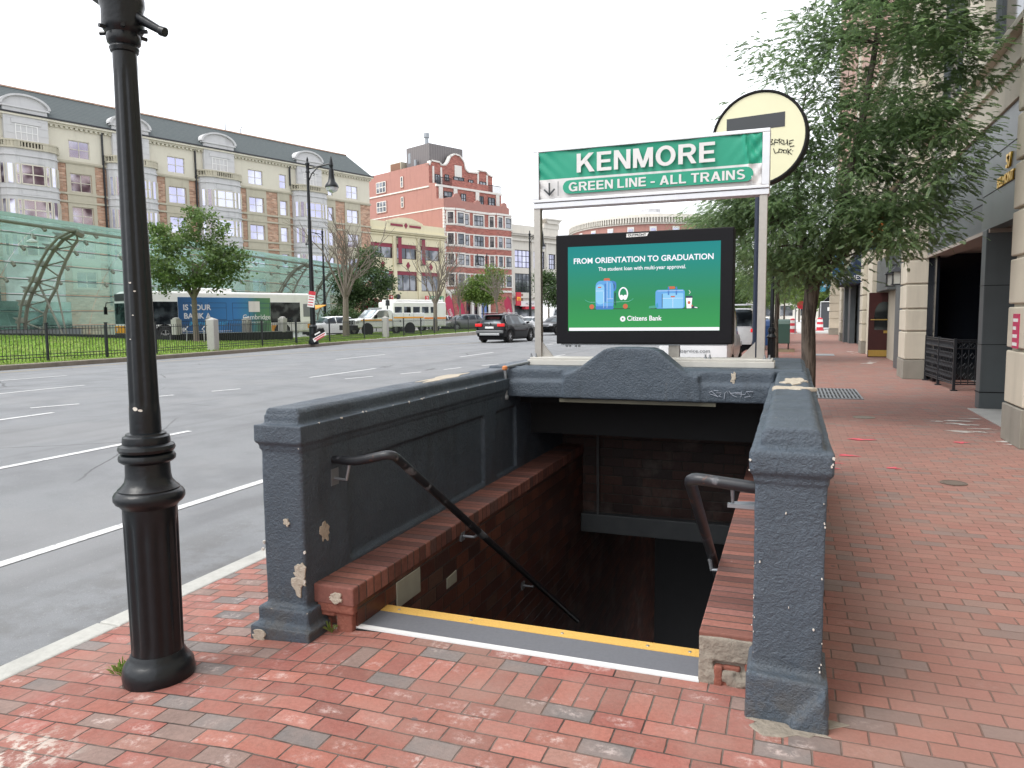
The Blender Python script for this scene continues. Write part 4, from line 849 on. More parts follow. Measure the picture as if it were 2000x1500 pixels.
for uc in (-40.9, -31.7, -22.55, -11.1): m = MB(); m.box(uc-.07, -.2, 16.9 if uc == -11.1 else 3, uc+.07, -.06, 19.4); m.build('downpipe', M['iron'], hot)
m = MB(); m.tube([(-16.5, 4, 22), (-16.5, 4, 23.6)], .06, 6); m.tube([(-15.2, 3, 22), (-15.2, 3, 23), (-15, 3, 23.3)], .05, 6); m.build('vent_pipe', M['galv'], hot)
# yellow shop building
M['ywall'] = flat('pale_yellow_stucco', (.66, .61, .43), .8, var=.06, sc=1.2, dirt=.12); M['maroon'] = flat('maroon_paint', (.22, .025, .05), .6, var=.1); M['brownglass'] = flat('brown_window_frame', (.06, .035, .03), .5)
yb = thing('yellow_building', 'pale yellow three storey shop building with maroon diamonds and wide windows', 'building', (-51.51, 84.78, 0), frame_at(19))
hy = [(u, u+3.75, a, b) for u in (.25, 4.6, 9.02) for a, b in ((9.45, 11.4), (5.15, 7.8))]+[(12.95, 13.6, 9.4, 11.3)]
hy = hy[:6]; m = MB(); wallgrid(m, .05, 13.9, 0, 14.25, hy+[(.4, 13.4, .1, 3.3)], 0, .25)
m.prism([(3.1, 14.2), (3.3, 14.45), (4.0, 14.6), (5.4, 14.95), (6.5, 15.0), (7.6, 14.95), (8.9, 14.6), (9.5, 14.45), (9.7, 14.2)], 'y', -.05, .4)
m.quad((.05, 0, 0), (.05, 14, 0), (.05, 14, 14.2), (.05, 0, 14.2)); m.quad((.05, 0, 14.2), (13.9, 0, 14.2), (13.9, 14, 14.2), (.05, 14, 14.2)); m.build('wall', M['ywall'], yb, fix=False)
m = MB(); m.box(0, -.3, 12.75, 14, 0, 12.95); m.box(0, -.5, 12.95, 14.05, 0, 13.1); m.box(0, -.18, 12.45, 14, 0, 12.6)
for u in (4.3, 8.7, 13.2): m.box(u-.28, -.16, 3.6, u+.28, 0, 12.4)
m.build('cornice', M['ywall'], yb, fix=False)
m = MB(); m.box(3.7, -.08, 13.75, 5.85, -.045, 14.05); m.build('maroon_panel', M['maroon'], yb); m = MB(); m.box(7.05, -.08, 13.75, 9.2, -.045, 14.05); m.build('maroon_panel', M['maroon'], yb)
for u, z, s_ in ((6.45, 13.95, .42), (2.2, 8.6, .5), (6.7, 8.6, .5), (11, 8.55, .5)): m = MB(); m.prism([(u-s_*.75, z), (u, z-s_), (u+s_*.75, z), (u, z+s_)], 'y', -.07, -.0); m.build('maroon_diamond', M['maroon'], yb, fix=False)
for k, (a, b, c, d) in enumerate(hy):
    w_ = window(yb, a, b, c, d, .12, M['brownglass'], G3, 3 if k % 2 else 2, 1, .09); m = MB(); m.box(a, .1, d-.5, b, .13, d); m.build('blind', M['maroon'], w_)
for u, lab in ((4.86, 'maroon vertical banner on the yellow building nearer the tan brick hotel'), (9.22, 'maroon vertical banner on the yellow building nearer the red brick block')):
    b_ = thing('street_banner', lab, 'banner', (0, 0, 0), 0, 'maroon banners on the yellow building'); c_, s_ = math.cos(frame_at(19)), math.sin(frame_at(19))
    b_.location = (-51.51+c_*u+s_*.5, 84.78+s_*u-c_*.5, 8.8); b_.rotation_euler = (0, 0, frame_at(19))
    m = MB(); m.box(-.3, -.02, 0, .3, .02, 3.4); m.build('cloth', M['maroon'], b_); [MB().box(-.06, -.026, .3+k_*.19, .07, -.021, .3+k_*.19+.11).build('print', M['white'], b_) for k_ in ()]
    m = MB(); m.box(-.36, -.04, 3.4, .36, .3, 3.5); m.box(-.36, -.04, -.1, .36, .3, 0); m.build('bracket', M['iron'], b_)
# shop front under it
m = MB(); m.box(.3, -.9, 3.35, 13.5, 0, 3.65); m.build('awning', flat('navy_awning', (.02, .03, .08), .6), yb)
for bd, c_, u in (('7', 'red', 9.3), ('8', None, 10.15), ('B', None, 10.85), ('B', None, 11.55), ('A', None, 12.25), ('Z', 'red', 2.75)):
    m = MB(); u1 = u+.62; m.box(u-.3, -.88, 3.68, u+.33, -.8, 4.5); bl = m.build('letter_block', M['red'] if c_ else flat('green_letter_block', (.03, .22, .09), .5), yb); text(bd, .75, M['white'], bl, (u, -.9, 4.09))
m = MB(); m.disc((4.6, 4.35), .35, 'y', -.3, 0, 14); m.build('exhaust_vent', M['iron'], yb)
m = MB(); m.quad((.4, .2, .1), (13.4, .2, .1), (13.4, .2, 3.3), (.4, .2, 3.3)); m.build('shop_window', G3, yb, fix=False)
# red brick apartment block with bays
M['rbrick'] = wallbrick('red_brick', ('x', 'z'), .4, .14, .01, [(0, (.33, .115, .09)), (.3, (.37, .135, .105)), (.65, (.30, .10, .08)), (.85, (.35, .145, .115))], (.38, .2, .17), .15)
M['rside'] = flat('painted_brick_side', (.37, .185, .155), .85, var=.09, sc=1.4, dirt=.18); M['trimw'] = flat('white_stone_trim', (.66, .64, .60), .7, var=.06, dirt=.12)  # front and side reds muted to carry haze in the colour
rb = thing('red_brick_building', 'tall red brick apartment block with white trimmed bays and a grey rooftop penthouse', 'building', (-47.0, 97.9, 0), frame_at(24))
fr = [(15.0, 16.55), (12.0, 13.55), (9.1, 10.65), (6.1, 7.75)]; m = MB()
def bwall(m, u0, u1, y, z0, z1):
    m.quad((u0, y, z0), (u1, y, z0), (u1, y, z1), (u0, y, z1))
outline = [(0, .0), (.25, -.02), (1.45, -.75), (3.3, -.75), (3.6, -.1), (8.7, -.1), (9.6, -.75), (12.9, -.75), (13.2, 0)]
for (a0, b0), (a1, b1) in zip(outline, outline[1:]): m.quad((a0, b0, 0), (a1, b1, 0), (a1, b1, 17), (a0, b0, 17))
m.add([(a, b, 16.98) for a, b in outline]+[(13.2, 1.0, 16.98), (0, 1.0, 16.98)], [tuple(range(len(outline)+2))]); m.build('front_wall', M['rbrick'], rb, fix=False)
m = MB(); pp = [(0, 17.0), (13.2, 17.0), (13.2, 18.2), (12.75, 18.35), (12.65, 18.85), (12.2, 19.0), (11.75, 18.85), (11.6, 18.4), (7.2, 18.3), (7.1, 18.6), (6.6, 18.85), (6.1, 18.6), (6.0, 18.35), (3.4, 18.45), (3.2, 18.9), (2.8, 19.35), (2.4, 19.4), (2.0, 19.2), (1.8, 18.8), (.6, 18.6), (0, 18.45)]
m.prism(pp, 'y', -.02, .35); m.build('parapet', M['rside'], rb, fix=False)
m = MB()
for (a0, b0), (a1, b1) in zip(outline, outline[1:]):
    for z0, z1, e in ((16.85, 17.15, .12), (14.7, 14.95, .06), (13.6, 13.75, .05), (11.7, 11.95, .06), (10.7, 10.85, .05), (8.8, 9.0, .06), (7.8, 7.95, .05), (5.2, 5.5, .12)):
        d = Vector((a1-a0, b1-b0)).normalized(); n = Vector((d.y, -d.x))*e
        m.add([(a0, b0, z0), (a1, b1, z0), (a1+n.x, b1+n.y, z0), (a0+n.x, b0+n.y, z0), (a0, b0, z1), (a1, b1, z1), (a1+n.x, b1+n.y, z1), (a0+n.x, b0+n.y, z1)], [(3, 2, 6, 7), (4, 5, 6, 7), (0, 1, 2, 3)])
for k in range(28): m.box(-.05, -.03, 5.5+k*.42, .18+(.18 if k % 2 else 0), .3, 5.5+k*.42+.36)
m.build('stone_trim', M['trimw'], rb, fix=False)
def rwin(a, b, c, d, p0, p1):
    """white surround and sash window on a wall segment"""
    m = MB(); P0, P1 = Vector(p0), Vector(p1); dd = (P1-P0).normalized(); nn = Vector((dd.y, -dd.x))
    def Q(u, o, z): q_ = P0+dd*u+nn*o; return (q_.x, q_.y, z)
    def bx(u0, u1, o0, o1, z0, z1):
        vs = [Q(u, o, z) for z in (z0, z1) for u, o in ((u0, o0), (u1, o0), (u1, o1), (u0, o1))]; m.add(vs, [(0, 1, 2, 3), (4, 5, 6, 7), (0, 1, 5, 4), (1, 2, 6, 5), (2, 3, 7, 6), (3, 0, 4, 7)])
    bx(a-.2, a, -.02, .09, c-.1, d+.2); bx(b, b+.2, -.02, .09, c-.1, d+.2); bx(a, b, -.02, .09, d, d+.2); bx(a-.25, b+.25, -.02, .13, c-.15, c)
    f = m.build('window', M['trimw'], rb, fix=False); m = MB(); bx(a, b, .0, .03, c, d); m.build('pane', G3, f, fix=False)
    m = MB(); n = 3 if b-a > 1.6 else 1
    for k in range(n+1): u = a+(b-a)*k/n; bx(u-.05, u+.05, .0, .06, c, d)
    for z in (c+.05, (c+d)/2, d-.05): bx(a, b, .0, .06, z-.05, z+.05)
    m.build('sash', M['iron'], f, fix=False)
for c, d in fr:
    rwin(.28, 1.12, c, d, (.25, -.02), (1.45, -.75)); rwin(.4, 1.55, c, d, (1.45, -.75), (3.3, -.75)); rwin(.35, .95, c, d, (3.3, -.1), (3.6, -.1)) if False else rwin(.25, .95, c, d, (3.6, -.1), (8.7, -.1))
    rwin(2.05, 3.95, c, d, (3.6, -.1), (8.7, -.1)); rwin(.12, .72, c, d, (8.75, -.1), (9.6, -.75)); rwin(.45, 1.3, c, d, (9.6, -.75), (12.9, -.75)); rwin(2.05, 3.2, c, d, (9.6, -.75), (12.9, -.75))
m = MB(); m.quad((-.02, .3, 0), (-.02, 18.6, 0), (-.02, 18.6, 24.0), (-.02, 3.4, 24.0)); m.quad((-.02, .3, 0), (-.02, 3.4, 24.0), (-.02, 3.4, 18.0), (-.02, .3, 18.0))
m.v = []; m.f = []; m.mi = []
m.add([(-.02, .02, 0), (-.02, 18.6, 0), (-.02, 18.6, 23.9), (-.02, 3.2, 23.9), (-.02, 3.2, 21.0), (-.02, 1.6, 20.8), (-.02, 1.6, 18.6), (-.02, .02, 18.4)], [tuple(range(8))]); m.build('side_wall', M['rside'], rb, fix=False)
m = MB(); m.box(-.14, 3.2, 20.42, -.02, 18.7, 20.62); m.box(-.08, .3, 17.05, -.02, 18.6, 17.2); m.build('side_band', M['trimw'], rb, fix=False)
for y0, z0, y1, z1 in ((13.7, 21.0, 16.1, 22.6), (13.7, 18.0, 16.1, 19.6), (9.3, 21.2, 9.8, 22.7), (9.3, 18.2, 9.8, 19.7)):
    m = MB(); m.box(-.12, y0-.12, z0-.15, -.03, y1+.12, z1+.05); f = m.build('window', M['rside'], rb, fix=False); m = MB(); m.box(-.135, y0, z0, -.125, y1, z1); m.build('pane', G3, f, fix=False)
    m = MB(); n = 3 if y1-y0 > 1 else 1
    for k in range(n+1): yv = y0+(y1-y0)*k/n; m.box(-.17, yv-.06, z0, -.13, yv+.06, z1)
    for z in (z0, (z0+z1)/2, z1): m.box(-.165, y0, z-.05, -.13, y1, z+.05)
    m.build('sash', M['trimw'], f, fix=False)
# stepped-back upper floors
m = MB(); up = [(.0, 20.5), (12.8, 20.5), (12.8, 23.3), (11.6, 23.6), (11.4, 23.95), (9.9, 23.95), (9.7, 23.5), (7.6, 23.4), (7.0, 23.8), (6.7, 24.9), (5.9, 25.6), (5.0, 25.7), (4.2, 25.3), (3.7, 24.4), (3.2, 23.9), (2.2, 23.75), (2.0, 24.1), (.4, 24.15), (.2, 23.6), (0, 23.5)]
m.prism(up, 'y', 3.2, 3.7); m.box(0, 3.7, 18, 12.8, 18, 23.3); m.box(0, 1.6, 17, 13.1, 3.6, 20.4); m.box(2.9, 1.55, 20.4, 10.3, 1.8, 21.6); m.build('upper_storey', M['rbrick'], rb, fix=False)
m = MB(); m.box(-.1, 1.45, 20.35, 13.2, 1.75, 20.65)
for (a0, c0), (a1, c1) in zip(up[2:], up[3:]):
    d = Vector((a1-a0, c1-c0)); n = Vector((d.y, -d.x)).normalized()*.22 if d.length else d
    m.add([(a0, 3.05, c0), (a1, 3.05, c1), (a1+n.x, 3.05, c1+n.y), (a0+n.x, 3.05, c0+n.y), (a0, 3.75, c0), (a1, 3.75, c1), (a1+n.x, 3.75, c1+n.y), (a0+n.x, 3.75, c0+n.y)], [(0, 1, 2, 3), (3, 2, 6, 7), (4, 5, 6, 7), (0, 1, 5, 4)])
m.box(4.9, 3.1, 22.5, 6.3, 3.2, 24.2)
for a, b in ((.6, .9), (2.1, 2.4), (9.5, 9.8), (11.4, 11.7)): m.box(a, 3.08, 20.5, b, 3.2, 23.5)
for u in (.4, 3.2, 7.6, 11.9): m.box(u, 1.45, 17.2, u+.7, 1.65, 20.4)
m.build('upper_trim', M['trimw'], rb, fix=False)
for a, b, c, d, y in ((1.0, 2.0, 20.6, 22.4, 3.1), (9.9, 11.3, 20.6, 22.4, 3.1), (2.9, 3.7, 21.7, 22.6, 3.1), (4.6, 6.7, 21.5, 22.5, 3.1), (7.6, 8.6, 21.5, 22.4, 3.1), (1.3, 2.9, 18.4, 19.8, 1.5), (4.6, 5.6, 18.4, 19.8, 1.5), (8.4, 9.2, 18.4, 19.8, 1.5), (10.2, 11.6, 18.4, 19.8, 1.5)): window(rb, a, b, c, d, y-.06, M['iron'], G3, 2, 2, .1)
for a, b in ((.0, 2.9), (10.3, 13.1)):
    m = MB()
    for k in range(15): u = a+(b-a)*k/14; m.box(u-.02, 1.55, 20.62, u+.02, 1.6, 21.7)
    m.box(a, 1.53, 21.66, b, 1.62, 21.74); m.build('balcony_rail', M['iron'], rb, fix=False)
t = NT('ribbed_grey_metal'); x = t.xyz(); rb_ = t.math('FRACT', t.math('DIVIDE', t.math('ADD', x[0], x[1]), .45)); M['ribbed'] = t.pbr(t.mix(t.step(t.math('ABSOLUTE', t.math('SUBTRACT', rb_, .5)), .36, .46), (.16, .145, .145), (.10, .09, .09)), .6)
m = MB(); m.box(.9, 4.2, 22.9, 7.5, 9.6, 27.0); m.build('penthouse', M['ribbed'], rb, fix=False)
m = MB(); m.lathe([(.3, 26.9), (.3, 27.9), (.42, 27.95), (.42, 28.6), (.1, 28.7)], 12, (1.3, 5.2)); m.build('roof_vent', M['galv'], rb, fix=False); m = MB(); m.tube([(.5, 6.9, 24), (.5, 6.9, 24.9)], .22, 8); m.build('roof_vent', M['galv'], rb, fix=False); m = MB(); m.box(.88, 8.6, 24.7, .895, 9.2, 26.2); m.build('louvre', M['galv'], rb, fix=False)
m = MB(); m.box(.3, 10.2, 23.7, 2.2, 13, 25.1); m.build('cooling_unit', M['stonep'], rb); m = MB(); m.box(.27, 10.4, 24.0, .29, 12.8, 25.0); m.build('cooling_grille', flat('rust_grille', (.2, .1, .06), .7), rb)
m = MB(); m.box(0, -.6, 4.9, 13.2, 0, 5.2); 
for u in (.2, 2.6, 4.6, 6.1, 8.0, 10.2, 12.7): m.box(u, -.5, .0, u+.5, -.02, 4.9)
m.build('shop_pilaster', M['trimw'], rb, fix=False); m = MB(); m.box(.5, -.12, 0, 12.9, -.09, 4.8); m.build('shop_window', m_glass_window('shop_glass', (.02, .02, .025), (.16, .05, .055), .6, .8), rb)
m = MB(); m.box(6.75, -.3, .6, 7.9, -.14, 4.6); m.build('blue_poster', flat('blue_poster_print', (.13, .22, .5), .5, var=.4, sc=.9), rb)
# white classical shop building
wb = thing('white_building', 'cream classical shop building with tall steel windows and a stepped corner parapet', 'building', (-41.63, 109.94, 0), frame_at(24))
M['wwall'] = flat('off_white_stone', (.60, .57, .51), .8, var=.06, sc=1.3, dirt=.2)
hw = [(1.2, 4.9, 9.2, 12.0), (5.5, 8.2, 9.2, 12.0), (9.2, 10.9, 9.2, 11.7), (1.2, 4.9, 5.3, 8.3), (5.5, 8.2, 5.3, 8.3), (9.2, 10.9, 5.1, 8.2)]
m = MB(); wallgrid(m, .1, 11.6, 0, 15.9, hw+[(1.0, 11, .3, 3.4)], 0, .3); m.box(.1, .3, 15.7, 11.6, 12, 15.9); m.quad((11.6, 0, 0), (11.6, 12, 0), (11.6, 12, 15.9), (11.6, 0, 15.9)); m.box(8.0, -.1, 15.8, 11.8, 2, 16.6); m.prism([(8.6, 16.6), (11.4, 16.6), (11.9, 17.2), (8.1, 17.2)], 'y', -.4, 2); m.box(7.9, -.6, 17.2, 12.1, 2.2, 17.4)
for u in (.3, 5.0, 8.45, 11.05): m.box(u, -.16, 5, u+.4, 0, 13.4)
m.build('wall', M['wwall'], wb, fix=False)
m = MB(); m.box(0, -.5, 14.2, 11.9, 0, 14.45); m.box(0, -.35, 13.4, 11.8, 0, 13.7); m.box(0, -.7, 14.45, 12, 0, 14.6); m.box(0, -.3, 4.4, 11.9, 0, 4.7); m.build('cornice', M['wwall'], wb, fix=False)
for k, (a, b, c, d) in enumerate(hw): window(wb, a, b, c, d, .15, M['iron'], G1 if k < 3 else G3, 4, 3, .1)
m = MB(); m.quad((1, .25, .3), (11, .25, .3), (11, .25, 3.4), (1, .25, 3.4)); m.build('shop_window', G3, wb, fix=False)
m = MB(); m.box(2.2, -.2, 3.1, 5.6, 0, 3.9); sb = m.build('shop_sign', M['white'], wb); text('MC CAFE', .5, M['grey'], sb, (4.4, -.22, 3.5)); m = MB(); m.box(2.7, -.8, 2.65, 5.4, 0, 3.05); m.build('awning', M['red'], wb)
m = MB(); m.box(.55, -.9, 3.2, 1.6, -.7, 5.3); lg_ = m.build('square_sign', M['red'], wb); text('m', 1.2, flat('amber_letter', (.9, .45, .03), .5), lg_, (1.08, -.92, 4.35), off=.03)
m = MB(); m.box(1.75, -.1, 4.0, 2.9, 0, 5.1); m.build('brown_panel', flat('brown_panel', (.25, .12, .09), .7), wb)
# far curved block closing the street
fb = thing('curved_brick_building', 'distant curved red brick building with white bracketed cornice closing the street', 'building', (-33.0, 165.0, 0), 0)
cx, cyy, rad = 0.0, 30.0, 30.0; n = 48; rx_ = 17.0; m = MB(); mt = MB(); gl = MB()
def cv(q_, r): return (r*.72*math.sin(q_), 30-r*math.cos(q_))
A0, A1 = -1.5, 1.2
for k in range(n):
    q0, q1 = A0+(A1-A0)*k/n, A0+(A1-A0)*(k+1)/n
    a, b = cv(q0, 30), cv(q1, 30); m.quad((*a, 0), (*b, 0), (*b, 21.4), (*a, 21.4))
    for r, z0, z1 in ((30.3, 21.3, 21.55), (30.7, 22.7, 23.0), (30.5, 23.0, 23.45), (30.08, 21.5, 22.75)):
        a, b, c, d = cv(q0, r), cv(q1, r), cv(q0, 29.5), cv(q1, 29.5)
        mt.add([(*a, z0), (*b, z0), (*b, z1), (*a, z1), (*c, z0), (*d, z0), (*d, z1), (*c, z1)], [(0, 1, 2, 3), (3, 2, 6, 7), (0, 1, 5, 4)])
    for h_ in (.25, .75):
        q_ = q0+(q1-q0)*h_; a, b, c, d = cv(q_-.006, 30.7), cv(q_+.006, 30.7), cv(q_-.006, 30), cv(q_+.006, 30)
        mt.add([(*a, 21.6), (*b, 21.6), (*b, 22.7), (*a, 22.7), (*c, 21.6), (*d, 21.6), (*d, 22.7), (*c, 22.7)], [(0, 1, 2, 3), (0, 4, 7, 3), (1, 5, 6, 2)])
m.build('wall', M['rside'], fb, fix=False); mt.build('cornice', M['wwall'], fb, fix=False)
for k in range(12):
    q_ = A0+(A1-A0)*(k+.5)/12
    for z in (18.6, 14.8, 11):
        m = MB(); a, b = cv(q_-.035, 30.12), cv(q_+.035, 30.12); m.quad((*a, z-.3), (*b, z-.3), (*b, z+2.2), (*a, z+2.2)); f = m.build('window', M['trimw'], fb, fix=False)
        m = MB(); a, b = cv(q_-.025, 30.2), cv(q_+.025, 30.2); m.quad((*a, z), (*b, z), (*b, z+1.8), (*a, z+1.8)); m.build('pane', G1, f, fix=False)
m = MB(); m.lathe([(4.2, 20), (4.2, 24.4), (3.2, 25.2), (2.4, 25.4), (2.4, 26.2), (1.8, 26.4)], 8, (1.0, 14)); m.box(-3, 10, 20, 5, 18, 24); m.build('roof_plant', M['baygrey'], fb, fix=False)
m = MB(); m.tube([(-1, 14, 25), (-1, 14, 29)], .08, 5); m.tube([(3, 14, 25), (3, 14, 29)], .08, 5); m.build('antenna', M['galv'], fb)

# ================================================ RIGHT-HAND LIMESTONE BUILDING
lb = thing('limestone_building', 'rusticated limestone building with dark slate shopfront panels beside the pavement', 'building', (3.0, 30, 0))
def pier(y0, y1, x0=2.5, x1=3.35, top=6.2):
    m = MB(); z = .46; m.box(x0+.05, y0+.04, 0, x1, y1-.04, top+.6)
    hs = [.68, .53, .58, .57, .58, .58, .58, .58, .58, .6]
    for h in hs:
        m.box(x0+.0, y0, z+.012, x1, y1, z+h-.028); z += h
        if z > top: break
    p = m.build('pier', M['lime'], lb, world=True, bev=.016); m = MB(); m.box(x0-.015, y0-.02, 0, x1, y1+.02, .455); m.build('pier_base', M['lime_dark'], p, bev=.01)
pier(10.03, 10.83, top=5.4); pier(19.85, 20.9, top=9); pier(31.7, 32.75); pier(45.0, 46.4); pier(58.4, 59.4); pier(24.35, 24.75, 2.62, 3.3, 3) if False else None
m = MB(); m.box(2.58, -6, 0, 3.4, 10.0, 5.4); m.build('near_wall', M['lime'], lb, world=True)
m = MB(); m.box(2.88, 13.98, 0, 3.6, 14.27, 2.9)
for z in (.28, 1.05, 1.85): pass
gp_ = m.build('slate_pillar', M['slate'], lb, world=True, bev=.012)
m = MB(); m.box(2.872, 13.975, .27, 3.61, 14.28, .285); m.build('joint', M['black'], gp_)
for z in (1.05, 2.0): m = MB(); m.box(2.872, 13.975, z, 3.61, 14.28, z+.01); m.build('joint', M['black'], gp_)
M['fascia'] = flat('grey_green_fascia', (.115, .14, .138), .4, var=.25, sc=.8, dirt=.15)
m = MB(); m.box(2.9, 10.83, 2.9, 3.1, 14.45, 4.55); fa = m.build('fascia', M['fascia'], lb, world=True)
m = MB(); m.box(2.893, 10.83, 3.45, 2.91, 14.45, 3.462); m.build('joint', M['black'], fa); m = MB(); m.box(2.893, 10.83, 4.0, 2.91, 14.45, 4.012); m.build('joint', M['black'], fa)
text('57', .27, M['gold'], fa, (2.885, 12.86, 3.76), rot=(90, 0, -90), off=.006, ext=.012); text('BELMONT', .2, M['gold'], fa, (2.885, 13.0, 3.52), rot=(90, 0, -90), off=.004, ext=.012)
m = MB(); m.box(2.92, 14.45, 2.9, 3.1, 19.86, 4.55); fa = m.build('fascia', M['slate'], lb, world=True)
m = MB(); m.box(2.913, 14.45, 3.35, 2.93, 19.86, 3.37); m.build('joint', M['black'], fa); m = MB(); m.box(2.913, 14.45, 4.05, 2.93, 19.86, 4.07); m.build('joint', M['black'], fa); m = MB(); m.box(2.905, 14.42, 2.9, 2.925, 14.47, 4.55); m.build('joint', M['black'], fa)
m = MB(); m.box(2.905, 13.9, 2.84, 3.3, 19.86, 2.9); m.box(3.0, 10.83, 2.92, 5.6, 19.86, 3.0); m.build('soffit', flat('pale_soffit', (.3, .26, .22), .8), lb, world=True)
M['darkshop'] = flat('dark_shop_glazing', (.008, .01, .014), .12, var=.2)
m = MB(); m.box(3.02, 19.2, 0, 3.08, 19.86, 2.9); m.box(5.0, 14.3, 0, 5.1, 19.9, 2.92); m.box(2.95, 19.83, 0, 5.1, 19.9, 2.92); m.box(3.6, 14.0, 0, 5.1, 14.1, 2.92); m.build('shop_recess', M['darkshop'], lb, world=True)
m = MB(); m.box(4.2, 10.8, 0, 4.3, 14.1, 2.95); m.build('entry_wall', M['darkshop'], lb, world=True)
m = MB(); m.box(2.72, 10.83, -.05, 4.3, 13.97, .012); m.build('threshold', M['conc'], lb, world=True)
m = MB(); m.box(2.86, -6, 4.55, 3.3, 62, 5.02); m.box(2.8, -6, 5.0, 3.3, 62, 5.05); m.box(2.84, -6, 5.05, 3.3, 62, 5.38); m.box(2.7, -6, 5.38, 3.3, 62, 5.46); m.box(2.76, -6, 5.46, 3.3, 62, 5.56); m.build('string_course', M['lime'], lb, world=True, bev=.008)
M['ubrick'] = wallbrick('upper_pink_brick', ('y', 'z'), .3, .1, .01, [(0, (.36, .21, .16)), (.4, (.41, .25, .2)), (.75, (.33, .19, .15))], (.4, .33, .28), .2)
def sidewall(m, y0, y1, z0, z1, holes, x=2.86, dep=.3):
    k = MB(); wallgrid(k, y0, y1, z0, z1, holes, 0, dep); m.add([(x+b, a, c) for a, b, c in k.v], k.f)
uw = [(11.35, 14.75, 5.65, 8.7), (16.35, 19.35, 5.65, 8.7)]+[(a, a+2.4, 5.65, 8.7) for a in (22.4, 26.5, 34, 38.5, 48, 52)]
m = MB(); sidewall(m, -6, 60, 5.5, 9.6, uw); m.quad((2.86, 60, 0), (14, 60, 0), (14, 60, 31), (2.86, 60, 31)); m.build('wall', M['lime'], lb, world=True, fix=False)
uw2 = [(a, a+1.5, z, z+2) for a in (2, 8, 11.8, 14.6, 19, 22, 26.5, 30, 34.5, 38, 42.5, 46, 50.5, 54) for z in (10.6, 14.2, 17.8, 21.4, 25)]
m = MB(); sidewall(m, -6, 60, 9.6, 31, uw2); m.quad((2.86, -6, 31), (2.86, 60, 31), (14, 60, 31), (14, -6, 31)); m.build('upper_wall', M['ubrick'], lb, world=True, fix=False)
m = MB(); m.box(2.6, -6, 9.5, 3, 60, 9.8); m.box(2.4, -6, 30.6, 3, 60.2, 31.4); m.box(2.78, 59.0, 9.8, 2.88, 60.05, 30.6); m.box(2.78, 16.6, 9.8, 2.88, 18.2, 30.6); m.box(2.78, 40.4, 9.8, 2.88, 41.8, 30.6)
m.build('cornice', M['lime'], lb, world=True, fix=False)
for k, (a, b, c, d) in enumerate(uw+uw2):
    if k > 28: break
    m = MB(); m.box(3.02, a, c, 3.1, a+.09, d); m.box(3.02, b-.09, c, 3.1, b, d); m.box(3.02, a, d-.09, 3.1, b, d); m.box(3.02, a, c, 3.1, b, c+.09); m.box(3.04, a, (c+d)/2, 3.1, b, (c+d)/2+.07); m.box(3.03, (a+b)/2-.04, c, 3.1, (a+b)/2+.04, d)
    f = m.build('window', M['slate'], lb, world=True, fix=False); m = MB(); m.box(3.09, a, c, 3.13, b, d); m.build('pane', G3, f, fix=False)
for y0, y1, mt_ in ((20.9, 31.7, 'lime'), (32.75, 45, 'slate'), (46.4, 58.4, 'lime')):
    m = MB(); m.box(3.1, y0, 0, 3.2, y1, 4.56); m.build('shop_wall', M[mt_], lb, world=True, fix=False)
m = MB(); m.box(2.75, 22.3, .0, 3.12, 24.0, 3.6); m.box(2.8, 26.5, 2.3, 3.15, 31.7, 3.4); m.build('shop_front', M['slate'], lb, world=True, bev=.02)
m = MB(); m.box(2.70, 21.2, 0, 3.1, 22.3, .6); m.build('plinth', M['conc'], lb, world=True)
m = MB(); m.box(2.66, 29.8, .0, 3.1, 31.6, 4.4); m.build('stucco_panel', flat('cream_stucco', (.55, .50, .40), .8), lb, world=True)
m = MB(); m.box(2.58, 43.6, 0, 2.75, 44.6, 3.0); m.box(2.75, 42.0, 0, 3.0, 43.6, 3.0); m.build('dark_jamb', M['slate'], lb, world=True)
aw = thing('shop_awning', 'dark blue shop awning lettered along its front edge', 'awning', (2.6, 41.5, 2.9))
m = MB(); m.prism([(2.2, 2.95), (3.1, 2.95), (3.1, 4.6), (2.25, 3.35)], 'y', 38.5, 44.4); m.build('canvas', flat('dark_blue_canvas', (.012, .03, .07), .7), aw, world=True); text('PHONES', .32, M['white'], aw, (2.4, 38.44, 3.2), world=True)
bs = tag(MB().box(1.95, 43.9, 3.4, 2.5, 44.0, 4.9).build('blue_shop_sign', flat('bright_blue_sign', (.02, .14, .42), .4)), 'bright blue projecting shop sign above the dark awning', 'shop sign')
bs2 = thing('round_blue_sign', 'small pale blue swirl sign hanging beyond the blue awning', 'shop sign', (1.9, 57.5, 3.6)); m = MB(); m.disc((0, 0), .55, 'y', -.05, .05, 20); m.build('face', flat('sky_blue_face', (.05, .35, .6), .4), bs2)
m = MB(); m.tube([(.5*math.cos(a)*k_, -.07, .5*math.sin(a)*k_) for a, k_ in ((2.5, 1), (1.8, .8), (1, .5), (.2, .5), (-.6, .8))], .05, 6); m.tube([(.5*math.cos(a)*k_, -.07, .5*math.sin(a)*k_) for a, k_ in ((3.4, .9), (2.8, .4), (0, .2), (-.9, .6))], .05, 6); m.tube([(.5, 0, .2), (.9, 0, .2)], .03, 6); m.build('swirl', M['white'], bs2)
